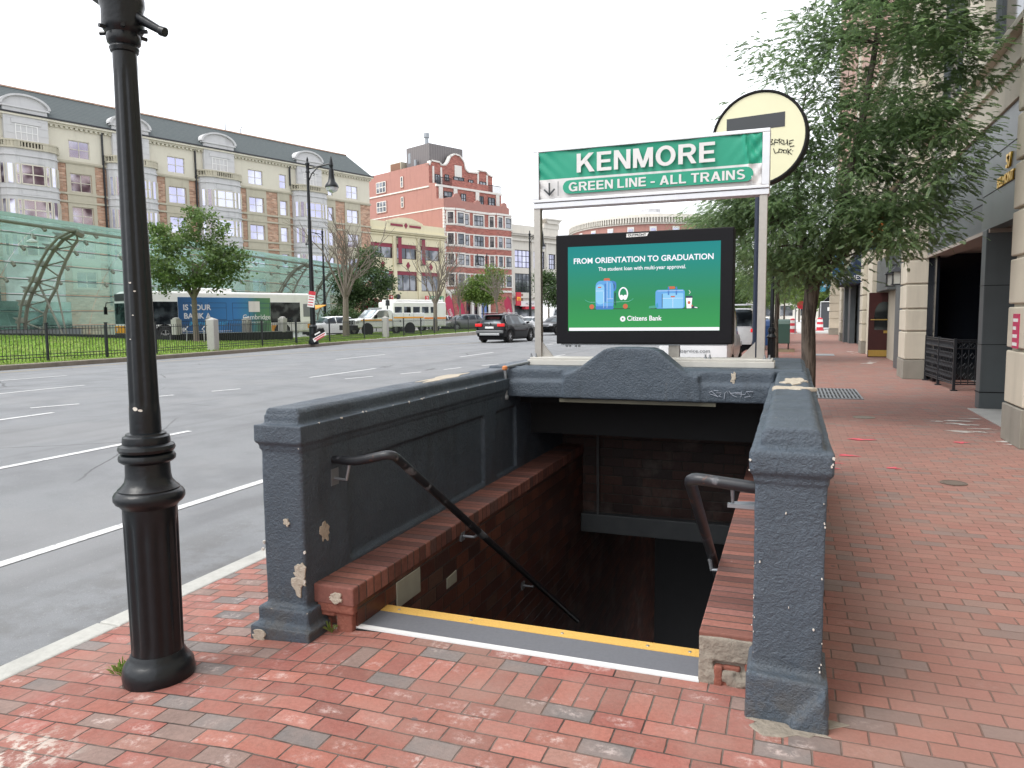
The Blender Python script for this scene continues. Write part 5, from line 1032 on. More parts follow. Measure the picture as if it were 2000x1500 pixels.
# open door, lanterns, railing, plaques
dr = thing('shop_door', 'dark red wooden door with brass kick plate standing open across the pavement', 'door', (2.95, 28.95, 0))
M['mahog'] = flat('mahogany', (.055, .012, .012), .35, var=.25); M['brass'] = flat('brass', (.6, .42, .12), .35, .8)
m = MB(); wallgrid(m, 2.5, 3.3, .02, 2.27, [(2.68, 3.14, .98, 1.95)], 28.9, .07); wallgrid(m, 2.5, 3.3, .02, 2.27, [(2.68, 3.14, .98, 1.95)], 28.97, .0); m.box(2.498, 28.9, .02, 2.5, 28.97, 2.27); m.prism([(2.68, 1.95), (2.68, 1.6), (2.72, 1.75), (2.8, 1.88), (2.91, 1.95)], 'y', 28.9, 28.97); m.build('leaf', M['mahog'], dr, world=True, fix=False)
m = MB(); m.box(2.52, 28.892, .05, 3.28, 28.899, .27); m.build('kick_plate', M['brass'], dr, world=True); m = MB(); m.tube([(2.56, 28.85, 1.33), (3.24, 28.85, 1.33)], .018, 8); m.build('push_bar', M['brass'], dr, world=True); m = MB(); m.box(2.67, 28.92, .97, 3.15, 28.94, 1.96); m.build('glass', M['cglass'], dr, world=True); m = MB(); m.box(2.98, 28.89, .86, 3.27, 28.898, .95); m.build('letter_plate', M['brass'], dr, world=True)
for k, (yv, lab) in enumerate(((24.0, 'black wall lantern on the shopfront next to the open red door'), (22.6, 'black wall lantern beside the rusticated pier corner'))):
    l_ = thing('wall_lantern', lab, 'wall lantern', (2.6, yv, 2.35), 0, 'lanterns on the shopfront'); m = MB()
    for a in range(4): m.box([-.1, .08, -.1, .08][a], [-.1, -.1, .08, .08][a], 0, [-.08, .1, -.08, .1][a], [-.08, -.08, .1, .1][a], .32)
    m.box(-.12, -.12, -.03, .12, .12, 0); m.add([(-.15, -.15, .32), (.15, -.15, .32), (.15, .15, .32), (-.15, .15, .32), (-.04, -.04, .45), (.04, -.04, .45), (.04, .04, .45), (-.04, .04, .45)], [(0, 1, 5, 4), (1, 2, 6, 5), (2, 3, 7, 6), (3, 0, 4, 7), (4, 5, 6, 7)]); m.tube([(0, 0, .45), (0, 0, .58), (.25, 0, .6)], .02, 6); m.build('frame', M['iron'], l_, fix=False)
    m = MB(); m.box(-.085, -.085, .0, .085, .085, .32); m.build('panes', flat('frosted_pane', (.4, .4, .36), .3), l_)
rl = thing('patio_railing', 'ornate black iron railing on feet closing the dark shop recess', 'railing', (3.1, 17.5, 0)); m = MB()
def rseg(m, p, q_):
    p, q_ = Vector(p), Vector(q_); L = (q_-p).length; n = int(L/.12)
    for z in (.13, .17, .85, .98, 1.02): m.tube([(p.x, p.y, z), (q_.x, q_.y, z)], .014, 6)
    for k in range(n+1):
        c = p.lerp(q_, k/n); m.tube([(c.x, c.y, .13), (c.x, c.y, 1.02)], .009, 5)
        if k < n:
            c2 = p.lerp(q_, (k+.5)/n); d = (q_-p).normalized()*.04
            for z in (.3, .5, .7, .91): m.tube([(c2.x-d.x, c2.y-d.y, z), (c2.x, c2.y, z+.06), (c2.x+d.x, c2.y+d.y, z), (c2.x, c2.y, z-.06), (c2.x-d.x, c2.y-d.y, z)], .007, 4, False)
rseg(m, (2.93, 19.6), (3.07, 17.1)); rseg(m, (3.07, 17.1), (3.95, 17.25)); m.build('panel', M['iron'], rl, world=True, fix=False)
for x_, y_ in ((2.93, 19.6), (3.0, 18.4), (3.07, 17.1), (3.95, 17.25)):
    m = MB(); m.box(x_-.025, y_-.025, 0, x_+.025, y_+.025, 1.05); m.box(x_-.06, y_-.06, 0, x_+.06, y_+.06, .02); m.build('post', M['iron'], rl, world=True)
pq = thing('red_notice', 'small red notice with white lines fixed to a limestone pier beside the shop entry', 'notice', (2.49, 10.3, 1.25)); m = MB(); m.box(2.488, 10.3, 1.15, 2.499, 10.55, 1.56); m.build('board', flat('crimson_board', (.45, .02, .09), .5), pq, world=True)
m = MB()
for k in range(4): m.box(2.486, 10.53-[.2, .13, .18, .19][k], 1.465-k*.095, 2.4885, 10.53, 1.505-k*.095)
m.build('print', M['white'], pq, world=True)
sl = thing('facade_spotlight', 'thin white swan neck spotlight above the dark fascia', 'spotlight', (2.9, 14.9, 4.3)); m = MB(); m.tube([(2.9, 15.6, 4.32), (2.6, 15.2, 4.1), (2.3, 14.7, 4.05), (2.2, 14.3, 4.15)], .018, 8); m.build('arm', M['white'], sl, world=True); m = MB(); m.tube([(2.2, 14.3, 4.05), (2.2, 14.3, 4.3)], .05, 10); m.build('head', M['white'], sl, world=True)

og = thing('hanging_sign', 'dark teal hanging sign with an orange emblem half hidden by the honey locust leaves', 'shop sign', (2.25, 23.5, 3.9)); m = MB(); m.box(-.55, -.05, -.55, .3, .05, .6); m.build('board', flat('dark_teal_board', (.015, .05, .055), .5), og, bev=.02)
m = MB()
for k in range(7): a = k*.9; m.disc((-.12+.16*math.cos(a), .1+.2*math.sin(a)), .12, 'y', -.06-.001*k, -.05, 10)
m.build('emblem', flat('orange_emblem', (.6, .16, .03), .5), og); m = MB(); m.tube([(.2, 0, .5), (.75, 0, .5)], .02, 6); m.build('bracket', M['iron'], og)
# ================================================ GLASS CANOPY
cn = thing('glass_canopy', 'long curved green glass bus station canopy on steel arch trusses behind the lawn', 'bus shelter', (-37.5, 28.6, .2), frame_at(-9.5))
t = NT('green_canopy_glass'); tr = t.n('ShaderNodeBsdfTransparent'); gl_ = t.n('ShaderNodeBsdfGlossy'); df = t.n('ShaderNodeBsdfDiffuse'); tl = t.n('ShaderNodeBsdfTranslucent')
tr.inputs[0].default_value = (.68, .84, .78, 1); gl_.inputs['Roughness'].default_value = .22; gl_.inputs[0].default_value = (.7, .9, .82, 1); df.inputs[0].default_value = (.27, .46, .41, 1); tl.inputs[0].default_value = (.33, .54, .48, 1)
a1 = t.n('ShaderNodeMixShader'); a2 = t.n('ShaderNodeMixShader'); a3 = t.n('ShaderNodeMixShader'); x = t.xyz()
t.l(t.math('ADD', .12, t.math('MULTIPLY', t.step(x[2], 2.0, 6.2), .46)), a1.inputs[0]); t.l(tr.outputs[0], a1.inputs[1]); a3.inputs[0].default_value = .5; t.l(df.outputs[0], a3.inputs[1]); t.l(tl.outputs[0], a3.inputs[2]); t.l(a3.outputs[0], a1.inputs[2])
fr_ = t.n('ShaderNodeLayerWeight'); fr_.inputs[0].default_value = .22; t.l(t.math('MULTIPLY', fr_.outputs['Fresnel'], .4), a2.inputs[0]); t.l(a1.outputs[0], a2.inputs[1]); t.l(gl_.outputs[0], a2.inputs[2]); t.l(a2.outputs[0], t.out.inputs[0]); M['cglassgreen'] = t.m
M['truss'] = flat('grey_brown_steel', (.25, .23, .195), .5, .2, var=.2)
sec = [(-.25, 6.62), (.5, 6.48), (1.2, 6.1), (1.9, 5.5), (2.6, 4.65), (3.15, 3.8), (3.6, 2.95), (4.0, 2.0), (4.25, 1.1), (4.35, .1)]
U0, U1 = -26.0, 50.0
m = MB(); us = np.arange(U0, U1+.1, 3.8)
for (y0, z0), (y1, z1) in zip(sec, sec[1:]):
    for a, b in zip(us, us[1:]): m.quad((a+.02, y0, z0), (b-.02, y0, z0), (b-.02, y1+.03, z1+.05), (a+.02, y1+.03, z1+.05))
m.quad((U0, -.25, 6.62), (U1, -.25, 6.62), (U1, -.9, 6.72), (U0, -.9, 6.72)); m.build('glass_panels', M['cglassgreen'], cn, fix=False)
m = MB()
for y, z in sec[1:]: m.box(U0, y-.09, z-.07, U1, y-.03, z-.01)
m.build('purlin', flat('pale_purlin', (.22, .30, .27), .5), cn, fix=False)
m = MB(); m.box(U0, -.95, 6.55, U1, -.85, 6.74); m.build('fascia', flat('pale_green_edge', (.28, .46, .40), .4), cn); m = MB(); m.tube([(U0, -.28, 6.38), (U1, -.28, 6.38)], .09, 8); m.build('edge_beam', M['truss'], cn, fix=False)
oc = [(-.2, 6.3), (.6, 6.0), (1.3, 5.4), (2.0, 4.5), (2.5, 3.6), (2.9, 3.05), (3.3, 2.3), (3.55, 1.3), (3.65, 0)]; ic = [(-.1, 5.9), (.2, 5.6), (.75, 4.8), (1.25, 3.9), (1.5, 3.25), (2.0, 2.6), (2.35, 1.8), (2.5, .9), (2.55, 0)]
def truss(u):
    m = MB(); m.tube([(u, *p) for p in oc], .10, 8); m.tube([(u-.45, *p) for p in oc], .075, 8); m.tube([(u+.2, *p) for p in ic], .085, 8)
    for k in range(8):
        m.tube([(u, *oc[k]), (u+.2, *ic[k])], .05, 6); m.tube([(u+.2, *ic[k]), (u, *oc[k+1])], .04, 6)
        y, z = oc[k]; m.add([(u-.45, y-.1, z), (u+.25, y-.1, z), (u+.35, y+.25, z+.32), (u-.6, y+.25, z+.32)], [(0, 1, 2, 3)]); m.tube([(u-.5, y+.1, z+.05), (u+.3, y+.1, z+.05)], .09, 6)
    m.tube([(u, *oc[4]), (u-.1, .9, .4), (u-.1, .8, 0)], .06, 6); m.tube([(u+.2, *ic[4]), (u-.05, .75, .3), (u-.1, .8, 0)], .05, 6); m.tube([(u-.2, -.3, 6.35), (u+.3, -.3, 6.2)], .2, 6)
    m.build('truss', M['truss'], cn, fix=False)
for u in (-13.6, 2.4, 16.5, 30.2, 37.5, 44.5): truss(u)
cl0 = None
for u in np.arange(-22, 48, 3.8):
    for y, z in sec[1:6]:
        if cl0 is None: m = MB(); m.tube([(0, -.2, -.22), (0, 0, 0)], .1, 6); cl0 = cl_ = m.build('glass_clamp', M['truss'], cn, fix=False)
        else: cl_ = cl0.copy(); COL.objects.link(cl_)
        cl_.location = (u, y, z)
for u in (.6, 22.5, 36.5): m = MB(); m.lathe([(.02, 6.1), (.05, 5.85), (.25, 5.72), (.28, 5.65), (.05, 5.62)], 12, (u, 1.0)); m.build('pendant_light', M['white'], cn)
m = MB(); m.box(-12, 5.4, 0, 8, 5.5, 2.6); m.build('back_screen', m_glass_window('station_glass', (.05, .09, .085), (.3, .36, .35), .5, .5), cn)
m = MB(); m.box(-24, 3.0, 0, 6, 3.2, .9); m.build('low_wall', M['grey'], cn)

# ================================================ VEHICLES
M['buswhite'] = flat('bus_white', (.80, .80, .78), .35, var=.04, sc=1, dirt=.1); M['busyellow'] = flat('bus_yellow', (.75, .33, .02), .4); M['busblk'] = flat('bus_dark', (.02, .021, .025), .4)
def wheel(par, x, y, r, w_, hub='rim', name='wheel', spokes=5):
    m = MB(); n = 24; s_ = 1 if y > 0 else -1
    pr_ = [(r*.62, -w_/2), (r*.93, -w_/2), (r, -w_*.32), (r, w_*.32), (r*.93, w_/2), (r*.62, w_/2)]
    vs = [(x+rr*math.cos(6.28319*j/n), y+dy, r+rr*math.sin(6.28319*j/n)) for rr, dy in pr_ for j in range(n)]
    m.add(vs, [(i*n+j, i*n+(j+1) % n, (i+1)*n+(j+1) % n, (i+1)*n+j) for i in range(5) for j in range(n)]); wh = m.build(name, M['rubber'], par, smooth=True)
    m = MB(); m.disc((x, r), r*.2, 'y', y+s_*w_*.2, y+s_*w_*.42, 10)
    for k in range(spokes):
        a = 6.283*k/spokes+.3; ca, sa = math.cos(a), math.sin(a); b = r*.085
        m.prism([(x+r*.12*ca-b*sa, r+r*.12*sa+b*ca), (x+r*.66*ca-b*1.3*sa, r+r*.66*sa+b*1.3*ca), (x+r*.66*ca+b*1.3*sa, r+r*.66*sa-b*1.3*ca), (x+r*.12*ca+b*sa, r+r*.12*sa-b*ca)], 'y', y+s_*w_*.22, y+s_*w_*.4)
    vs = [(x+rr*math.cos(6.28319*j/n), y+s_*w_*.4, r+rr*math.sin(6.28319*j/n)) for rr in (r*.58, r*.67) for j in range(n)]; m.add(vs, [(j, (j+1) % n, n+(j+1) % n, n+j) for j in range(n)])
    m.m = 0; m.disc((x, r), r*.6, 'y', y+s_*w_*.02, y+s_*w_*.08, 16); m.build('rim', M[hub], wh, fix=False); return wh
def car(name, label, cat, loc, hd, L, W, H, paint, st, win, wheels, wr=.33, group=None, rack=False):
    """st: stations (x, bottom, belt, roof, halfwidth, roof halfwidth); win: glass spans (x0,x1) of the side"""
    c = thing(name, label, cat, (*loc[:2], loc[2]), frame_at(hd), group)
    st = np.array(st, float); xs = np.array(sorted(set(list(np.linspace(0, L, 45))+[w_ for s in win for w_ in s]))); A = np.stack([np.interp(xs, st[:, 0], st[:, k]) for k in range(1, 6)], 1)
    rows_ = []
    for xv, (b, bl, rf, hw, rw) in zip(xs, A):
        rf = max(rf, bl+.012); cab = rf-bl > .12
        for wx in wheels:
            if abs(xv-wx) < wr*1.18: b = max(b, math.sqrt(max(0, (wr*1.18)**2-(xv-wx)**2))+wr*.95)
        mid = (b+bl)/2
        rows_.append([(hw*.93, b), (hw, b+.6*(mid-b)), (hw, mid+.1), (hw*.97, bl), (hw*.955, bl+.02 if not cab else bl+.03), (rw+(hw*.95-rw)*.08, rf-.07 if cab else rf-.005), (rw*.93, rf-.015), (rw*.6, rf+.004), (0, rf+.008)])
    m = MB(); K_ = 9
    for xv, rw_ in zip(xs, rows_):
        for y, z in rw_: m.v.append((xv, y, z))
        for y, z in rw_[:-1]: m.v.append((xv, -y, z))
    def idx(i, k, s_): return i*17+(k if s_ > 0 or k == 8 else 9+k)
    for i in range(len(xs)-1):
        xm = (xs[i]+xs[i+1])/2; cab = A[i][2]-A[i][1] > .16 and A[i+1][2]-A[i+1][1] > .16; slope = abs(A[i+1][2]-A[i][2])/(xs[i+1]-xs[i])
        for s_ in (1, -1):
            for k in range(8):
                g_ = (k == 4 and cab and any(a <= xm <= b for a, b in win)) or (k >= 5 and slope > .32 and max(A[i][2]-A[i][1], A[i+1][2]-A[i+1][1]) > .14)
                f = (idx(i, k, s_), idx(i+1, k, s_), idx(i+1, k+1, s_), idx(i, k+1, s_)); m.f.append(f if s_ < 0 else f[::-1]); m.mi.append(1 if g_ else 0)
    for i in (0, len(xs)-1): m.f.append(tuple(idx(i, k, 1) for k in range(9))+tuple(idx(i, k, -1) for k in range(7, -1, -1))); m.mi.append(0)
    m.f.append(tuple(idx(0, 0, s_) for s_ in (1, -1))+tuple(idx(len(xs)-1, 0, s_) for s_ in (-1, 1))); m.mi.append(0)
    body = m.build('body', [paint, M['cglass']], c, smooth=True)
    m = MB(); m.box(.25, -W*.44, .17, L-.25, W*.44, .62); m.build('underbody', M['black'], c)
    for wx in wheels:
        for s_ in (1, -1): wheel(c, wx, s_*(W/2-.11), wr, .22)
    return c, body
def lights(c, L, W, z, back=None, front=None, off=0):
    for s_ in (1, -1):
        if back: m = MB(); m.box(-.02, s_*(W/2-.02), z[0]-.07, .14, s_*(W/2-back), z[0]+.09); m.build('tail_light', M['taillit'], c, bev=.02)
        if front: m = MB(); m.box(L-.24, s_*(W/2-.04), z[1]-.07, L+.0, s_*(W/2-front), z[1]+.09); m.build('headlight', M['headl'], c, bev=.03)
t = NT('tail_light_lens'); M['taillit'] = t.pbr((.45, .01, .015), .2, 0, None, .6, (.8, .02, .02), .35); M['headl'] = flat('headlight_lens', (.6, .62, .65), .12, .3)
M['blackcar'] = flat('black_car_paint', (.005, .0055, .007), .12, var=.05, spec=.28); M['greycar'] = flat('grey_car_paint', (.17, .175, .18), .28, .4); M['silver'] = flat('silver_car_paint', (.5, .5, .5), .3, .5); M['browncar'] = flat('brown_car_paint', (.12, .08, .065), .2, .3); M['redcar'] = flat('dark_red_paint', (.16, .02, .02), .2)
SUVST = [(0, .42, .74, .74, .70, .6), (.06, .38, .95, .97, .84, .66), (.12, .36, 1.02, 1.12, .88, .66), (.5, .30, 1.04, 1.55, .905, .62), (1.0, .26, 1.03, 1.63, .91, .63), (2.2, .26, 1.01, 1.62, .91, .63), (2.75, .26, 1.0, 1.50, .91, .62), (3.35, .26, 1.0, 1.03, .905, .66), (3.9, .3, .95, .955, .88, .66), (4.3, .36, .80, .81, .78, .6), (4.46, .42, .68, .69, .6, .5)]
c_, b_ = car('black_suv', 'black hatchback SUV driving away in the far lane with tail lights lit', 'car', (*cp(957, 43.1), .045), 6, 4.46, 1.82, 1.62, M['blackcar'], SUVST, [(.42, 1.05), (1.12, 2.0), (2.08, 3.05)], [.82, 3.52], .345)
c_.scale = (1.05, 1.05, 1.05)
lights(c_, 4.46, 1.82, (.98, .78), .42, .3)
M['satin'] = flat('satin_silver_trim', (.45, .46, .47), .35, .6)
m = MB(); m.box(-.03, -.62, .42, .05, .62, .54); m.build('bumper_trim', M['satin'], c_, bev=.02); m = MB(); m.box(-.04, -.85, .54, .06, .85, .70); m.build('rear_bumper', M['greycar'], c_, bev=.03)
m = MB(); m.box(-.012, -.26, .80, .05, .26, .91); m.build('licence_plate', M['white'], c_); m = MB(); m.box(.25, -.45, 1.585, .36, .45, 1.625); m.build('brake_light', M['taillit'], c_); m = MB(); m.box(.18, -.62, 1.60, .52, .62, 1.635); m.build('roof_spoiler', M['blackcar'], c_)
m = MB(); m.tube([(.4, -.875, 1.07), (.35, -.83, 1.2), (.6, -.70, 1.5), (1.2, -.66, 1.565), (2.2, -.665, 1.55), (3.0, -.76, 1.25)], .014, 6); m.build('chrome_strip', M['satin'], c_); m = MB(); m.tube([(.5, -.6, 1.64), (.7, -.6, 1.67), (2.1, -.6, 1.66), (2.3, -.6, 1.62)], .018, 6); m.tube([(.5, .6, 1.64), (.7, .6, 1.67), (2.1, .6, 1.66), (2.3, .6, 1.62)], .018, 6); m.build('roof_rail', M['satin'], c_)
m = MB(); m.add([(2.85, -.9, 1.02), (2.85, -1.06, 1.05), (2.85, -1.06, 1.17), (2.85, -.9, 1.14), (3.02, -.9, 1.03), (3.0, -1.04, 1.06), (3.0, -1.04, 1.15), (3.02, -.9, 1.13)], [(0, 1, 2, 3), (4, 5, 6, 7), (0, 1, 5, 4), (3, 2, 6, 7), (1, 2, 6, 5)]); m.build('wing_mirror', M['blackcar'], c_); m = MB(); m.disc((0, 1.075), .045, 'x', .0, .09, 14); m.build('badge', M['satin'], c_)
GS = [(x*4.6/4.46, a, b, d, e, f) for x, a, b, d, e, f in SUVST]
g_, _b = car('grey_suv', 'dark grey SUV parked behind the lawn between the white shuttle bus and the black SUV', 'car', (*cp(938, 78), .2), -152, 4.6, 1.85, 1.7, M['greycar'], GS, [(.42, 1.05), (1.12, 2.0), (2.08, 3.05)], [.82, 3.6], .36); lights(g_, 4.6, 1.85, (.98, .8), .3, .45)
SED = [(0, .42, .72, .73, .72, .6), (.1, .36, .90, .92, .82, .66), (.75, .28, .95, .98, .88, .62), (1.4, .25, .94, 1.38, .89, .58), (2.4, .24, .92, 1.43, .89, .6), (2.9, .24, .91, 1.28, .89, .6), (3.5, .25, .90, .93, .88, .66), (4.2, .32, .78, .79, .8, .62), (4.5, .42, .62, .63, .62, .5)]
for nm, lab, px_, D, hd, pm, st, grp in (('parked_car', 'small white car parked between the city bus and the white utility truck', 690, 63, -156, 'whitecar', SUVST, None), ('parked_car', 'white boxy car parked just behind the grey SUV bonnet', 884, 86, -152, 'whitecar', SUVST, None),
        ('parked_car', 'white saloon car parked beyond the moving black SUV', 1036, 80, -165, 'whitecar', SED, None), ('parked_car', 'pale silver car partly hidden by a granite post beyond the black SUV', 1058, 74, -170, 'silver', SED, None), ('parked_car', 'black saloon car seen between the steel post and the screen', 1118, 62, -165, 'blackcar', SED, None)):
    LL = st[-1][0]; q_, _b = car(nm, lab, 'car', (*cp(px_, D), .1), hd, LL, 1.8, 1.5, M[pm], st, [(.5, 1.2), (1.28, 2.1), (2.18, 3.0)] if st is SED else [(.42, 1.05), (1.12, 2.0), (2.08, 3.05)], [.85, LL-.9], .33); lights(q_, LL, 1.8, (.85, .75), .3, .3)
# kerbside vehicles beyond the entrance (right)
VAN = [(0, .45, 1.1, 1.5, .88, .78), (.05, .42, 1.15, 1.95, .95, .82), (.2, .38, 1.15, 2.02, .97, .84), (3.4, .36, 1.15, 2.05, .98, .84), (3.9, .36, 1.12, 1.75, .97, .8), (4.5, .38, 1.08, 1.16, .95, .78), (5.1, .4, .95, .98, .88, .7), (5.3, .45, .75, .77, .8, .6)]
v_, _b = car('white_van', 'white service van parked behind the advertising screen, lettered along its rear', 'van', (-2.52, 20.8, -.21), 0, 5.3, 1.98, 2.05, M['whitecar'], VAN, [(3.0, 4.3)], [.95, 4.3], .34)
text('elservice.com', .155, M['grey'], v_, (-.012, -.0, .80), rot=(90, 0, -90), sx=1.05); m = MB(); m.box(-.008, -.75, .96, .0, -.25, 1.06); m.build('red_lettering', M['red'], v_); m = MB(); m.box(-.06, -.95, .38, .1, .95, .56); m.build('rear_bumper', M['greycar'], v_); lights(v_, 5.3, 1.98, (1.1, .8), .2, .3)
v_, _b = car('silver_van', 'silver van with a roof rack parked at the kerb past the screen', 'van', (-2.5, 34.2, -.21), 0, 5.3, 1.98, 2.1, M['silver'], VAN, [(.5, 1.6), (1.8, 2.8), (3.0, 4.3)], [.95, 4.3], .35); lights(v_, 5.3, 1.98, (1.05, .8), .2, .3)
m = MB()
for x_ in (.6, 1.6, 2.6): m.tube([(x_, -.8, 2.06), (x_, -.8, 2.2), (x_, .8, 2.2), (x_, .8, 2.06)], .025, 6)
m.tube([(.3, -.6, 2.25), (3.2, -.6, 2.25)], .03, 6); m.tube([(.3, .5, 2.25), (3.2, .5, 2.25)], .03, 6); m.build('roof_rack', M['alum'], v_); m = MB(); m.box(-.02, -.85, 1.25, .06, .85, 1.85); m.build('rear_window', M['cglass'], v_)
v_, _b = car('parked_car', 'dark brown car parked in front of the silver van', 'car', (-2.5, 41.0, -.2), 0, 4.5, 1.8, 1.5, M['browncar'], SUVST, [(.42, 1.05), (1.12, 2.0), (2.08, 3.05)], [.82, 3.52], .34); lights(v_, 4.5, 1.8, (.98, .78), .35, .3)
for k, (yv, pm, lab) in enumerate(((49, 'silver', 'distant silver car parked beyond the dark brown car'), (57, 'redcar', 'distant dark red car parked beyond the silver van row'), (66, 'whitecar', 'distant white car parked last in the kerbside row'))):
    v_, _b = car('parked_car', lab, 'car', (-2.5, yv, -.18), 0, 4.5, 1.8, 1.5, M[pm], SED, [(.5, 1.2), (1.28, 2.1), (2.18, 3.0)], [.85, 3.6], .33); lights(v_, 4.5, 1.8, (.85, .75), .35, .3)
# utility truck, shuttle bus, box truck
tk = thing('utility_truck', 'white utility pickup truck with a yellow stripe and tool lockers behind the fence', 'truck', (*cp(685, 57.3), .22), frame_at(-155.6)); tk.scale = (1, -1, 1)
TK = [(-6.5, .6, 1.2, 1.21, .98, .98), (-3.5, .55, 1.2, 1.22, .98, .98)]
m = MB(); m.prism([(-3.35, .55), (0, .6), (.05, .95), (-.05, 1.22), (-1.35, 1.32), (-2.05, 1.95), (-2.6, 2.03), (-3.1, 1.98), (-3.35, 1.9)], 'y', -.98, .98); m.build('cab', M['whitecar'], tk, bev=.07, seg=3)
m = MB(); m.prism([(-1.5, 1.36), (-2.06, 1.9), (-2.12, 1.9), (-2.9, 1.88), (-3.0, 1.36)], 'y', -.995, -.97); m.prism([(-1.5, 1.36), (-2.06, 1.9), (-2.12, 1.9), (-2.9, 1.88), (-3.0, 1.36)], 'y', .97, .995); m.add([(-1.38, -.85, 1.36), (-1.38, .85, 1.36), (-2.04, .78, 1.97), (-2.04, -.78, 1.97)], [(0, 1, 2, 3)]); m.add([(-1.36, -.85, 1.365), (-1.36, .85, 1.365), (-2.02, .78, 1.975), (-2.02, -.78, 1.975)], [(0, 1, 2, 3)]); m.build('windows', m_glass_window('truck_glass', (.2, .24, .26), (.6, .66, .68), .5, 1.2), tk, fix=False)
m = MB(); m.box(-6.5, -1.02, .62, -3.4, 1.02, 1.72); m.build('tool_locker', M['whitecar'], tk, bev=.03); m = MB(); m.box(-6.45, -1.03, 1.22, -3.45, -1.018, 1.235); m.box(-4.4, -1.03, .65, -4.385, -1.018, 1.7); m.box(-5.4, -1.03, 1.0, -5.385, -1.018, 1.7); m.box(-6.2, -1.035, 1.0, -6.1, -1.018, 1.15); m.box(-4.1, -1.035, 1.0, -4.0, -1.018, 1.15); m.box(-5.0, -1.035, 1.5, -4.93, -1.018, 1.62); m.build('locker_seams', M['grey'], tk)
m = MB(); m.box(-6.4, -1.035, 1.28, -3.42, -1.02, 1.4); m.box(-3.3, -.995, 1.12, -.4, -.982, 1.22); m.build('yellow_stripe', M['busyellow'], tk)
m = MB(); m.box(-.02, -.75, .86, .07, .75, 1.16); gr = m.build('grille', M['black'], tk); m = MB()
for y in (-.72, -.36, 0, .36, .72): m.box(.05, y-.04, .86, .10, y+.04, 1.16)
m.box(.05, -.8, 1.14, .11, .8, 1.2); m.build('grille_bars', M['rim'], gr)
m = MB(); m.box(-.1, -1.0, .42, .3, 1.0, .80); m.build('plough_mount', M['black'], tk, bev=.03)
for s_ in (1, -1): m = MB(); m.box(-.22, s_*.76, .88, .06, s_*.98, 1.15); m.build('headlight', M['headl'], tk, bev=.03)
m = MB(); m.box(-2.5, -.75, 2.02, -2.25, .75, 2.14); m.build('light_bar', M['satin'], tk); m = MB(); m.tube([(-3.9, .5, 1.7), (-3.9, .5, 2.5)], .03, 6); m.tube([(-3.6, 0, 1.9), (-3.6, 0, 2.9)], .03, 6); m.box(-3.72, -.12, 2.3, -3.48, .12, 2.75); m.build('beacon_mast', M['iron'], tk)
m = MB(); m.box(-1.75, -1.2, 1.3, -1.6, -1.0, 1.55); m.build('wing_mirror', M['black'], tk)
for wx in (-.95, -5.0):
    for s_ in (1, -1): wheel(tk, wx, s_*.87, .40, .26, spokes=6)
for wx in (-.95, -5.0): m = MB(); m.disc((wx, .44), .53, 'y', -1.03, -1.0, 18); m.build('wheel_arch', M['black'], tk)
sh = thing('shuttle_bus', 'white shuttle bus with a row of dark windows parked behind the utility truck', 'bus', (*cp(756, 66), .2), frame_at(-155.6)); sh.scale = (1, -1, 1)
m = MB(); m.box(-6.0, -1.15, .5, 0, 1.15, 2.75); m.build('body', M['buswhite'], sh, bev=.12, seg=3); m = MB()
for k in range(5): m.box(-.9-k*1.0, -1.17, 1.75, -.15-k*1.0, -1.14, 2.3)
m.build('side_windows', M['cglass'], sh); m = MB(); m.box(-5.95, -1.165, 1.2, -.1, -1.145, 1.36); m.build('orange_stripe', flat('orange_stripe', (.75, .22, .03), .5), sh); m = MB(); m.box(-5.85, -1.0, 2.72, -.3, 1.0, 2.95); m.build('roof', M['buswhite'], sh, bev=.1)
for wx in (-1.2, -4.8):
    for s_ in (1, -1): wheel(sh, wx, s_*1.0, .42, .26)
bt = thing('box_truck', 'white delivery truck with a round red, white and blue emblem beyond the steel post', 'truck', (*cp(1064, 88), .1), frame_at(-168)); m = MB(); m.box(-6.5, -1.2, .7, -1.6, 1.2, 3.3); m.build('cargo_box', M['whitecar'], bt); m = MB(); m.prism([(-1.55, .5), (0, .55), (.05, 1.3), (-.5, 2.4), (-1.55, 2.5)], 'y', -1.1, 1.1); m.build('cab', M['whitecar'], bt, bev=.08)
m = MB(); m.prism([(-.35, 1.5), (-.75, 2.2), (-1.3, 2.2), (-1.3, 1.5)], 'y', 1.09, 1.13); m.build('cab_window', M['cglass'], bt)
for rr_, yy__, k_ in ((.5, -1.215, 'white'),): m = MB(); m.disc((-2.3, 2.6), .5, 'y', 1.2, 1.225, 24); em = m.build('emblem', M['white'], bt)
m = MB(); m.prism([(-2.3+.5*math.cos(a), 2.6+.5*math.sin(a)) for a in np.linspace(.25, math.pi-.1, 14)]+[(-2.6, 2.62), (-2.2, 2.75)], 'y', 1.226, 1.24); m.build('red_wave', M['red'], em); m = MB(); m.prism([(-2.3+.5*math.cos(a), 2.6+.5*math.sin(a)) for a in np.linspace(math.pi+.35, 2*math.pi-.15, 14)]+[(-2.1, 2.55), (-2.5, 2.42)], 'y', 1.226, 1.24); m.build('blue_wave', flat('emblem_blue', (.02, .08, .35), .5), em); text('pepsi', .8, flat('pale_grey_letters', (.45, .5, .55), .5), bt, (-4.1, 1.215, 2.5), rot=(90, 0, 180))
for wx in (-.9, -5.0):
    for s_ in (1, -1): wheel(bt, wx, s_*1.0, .45, .28)

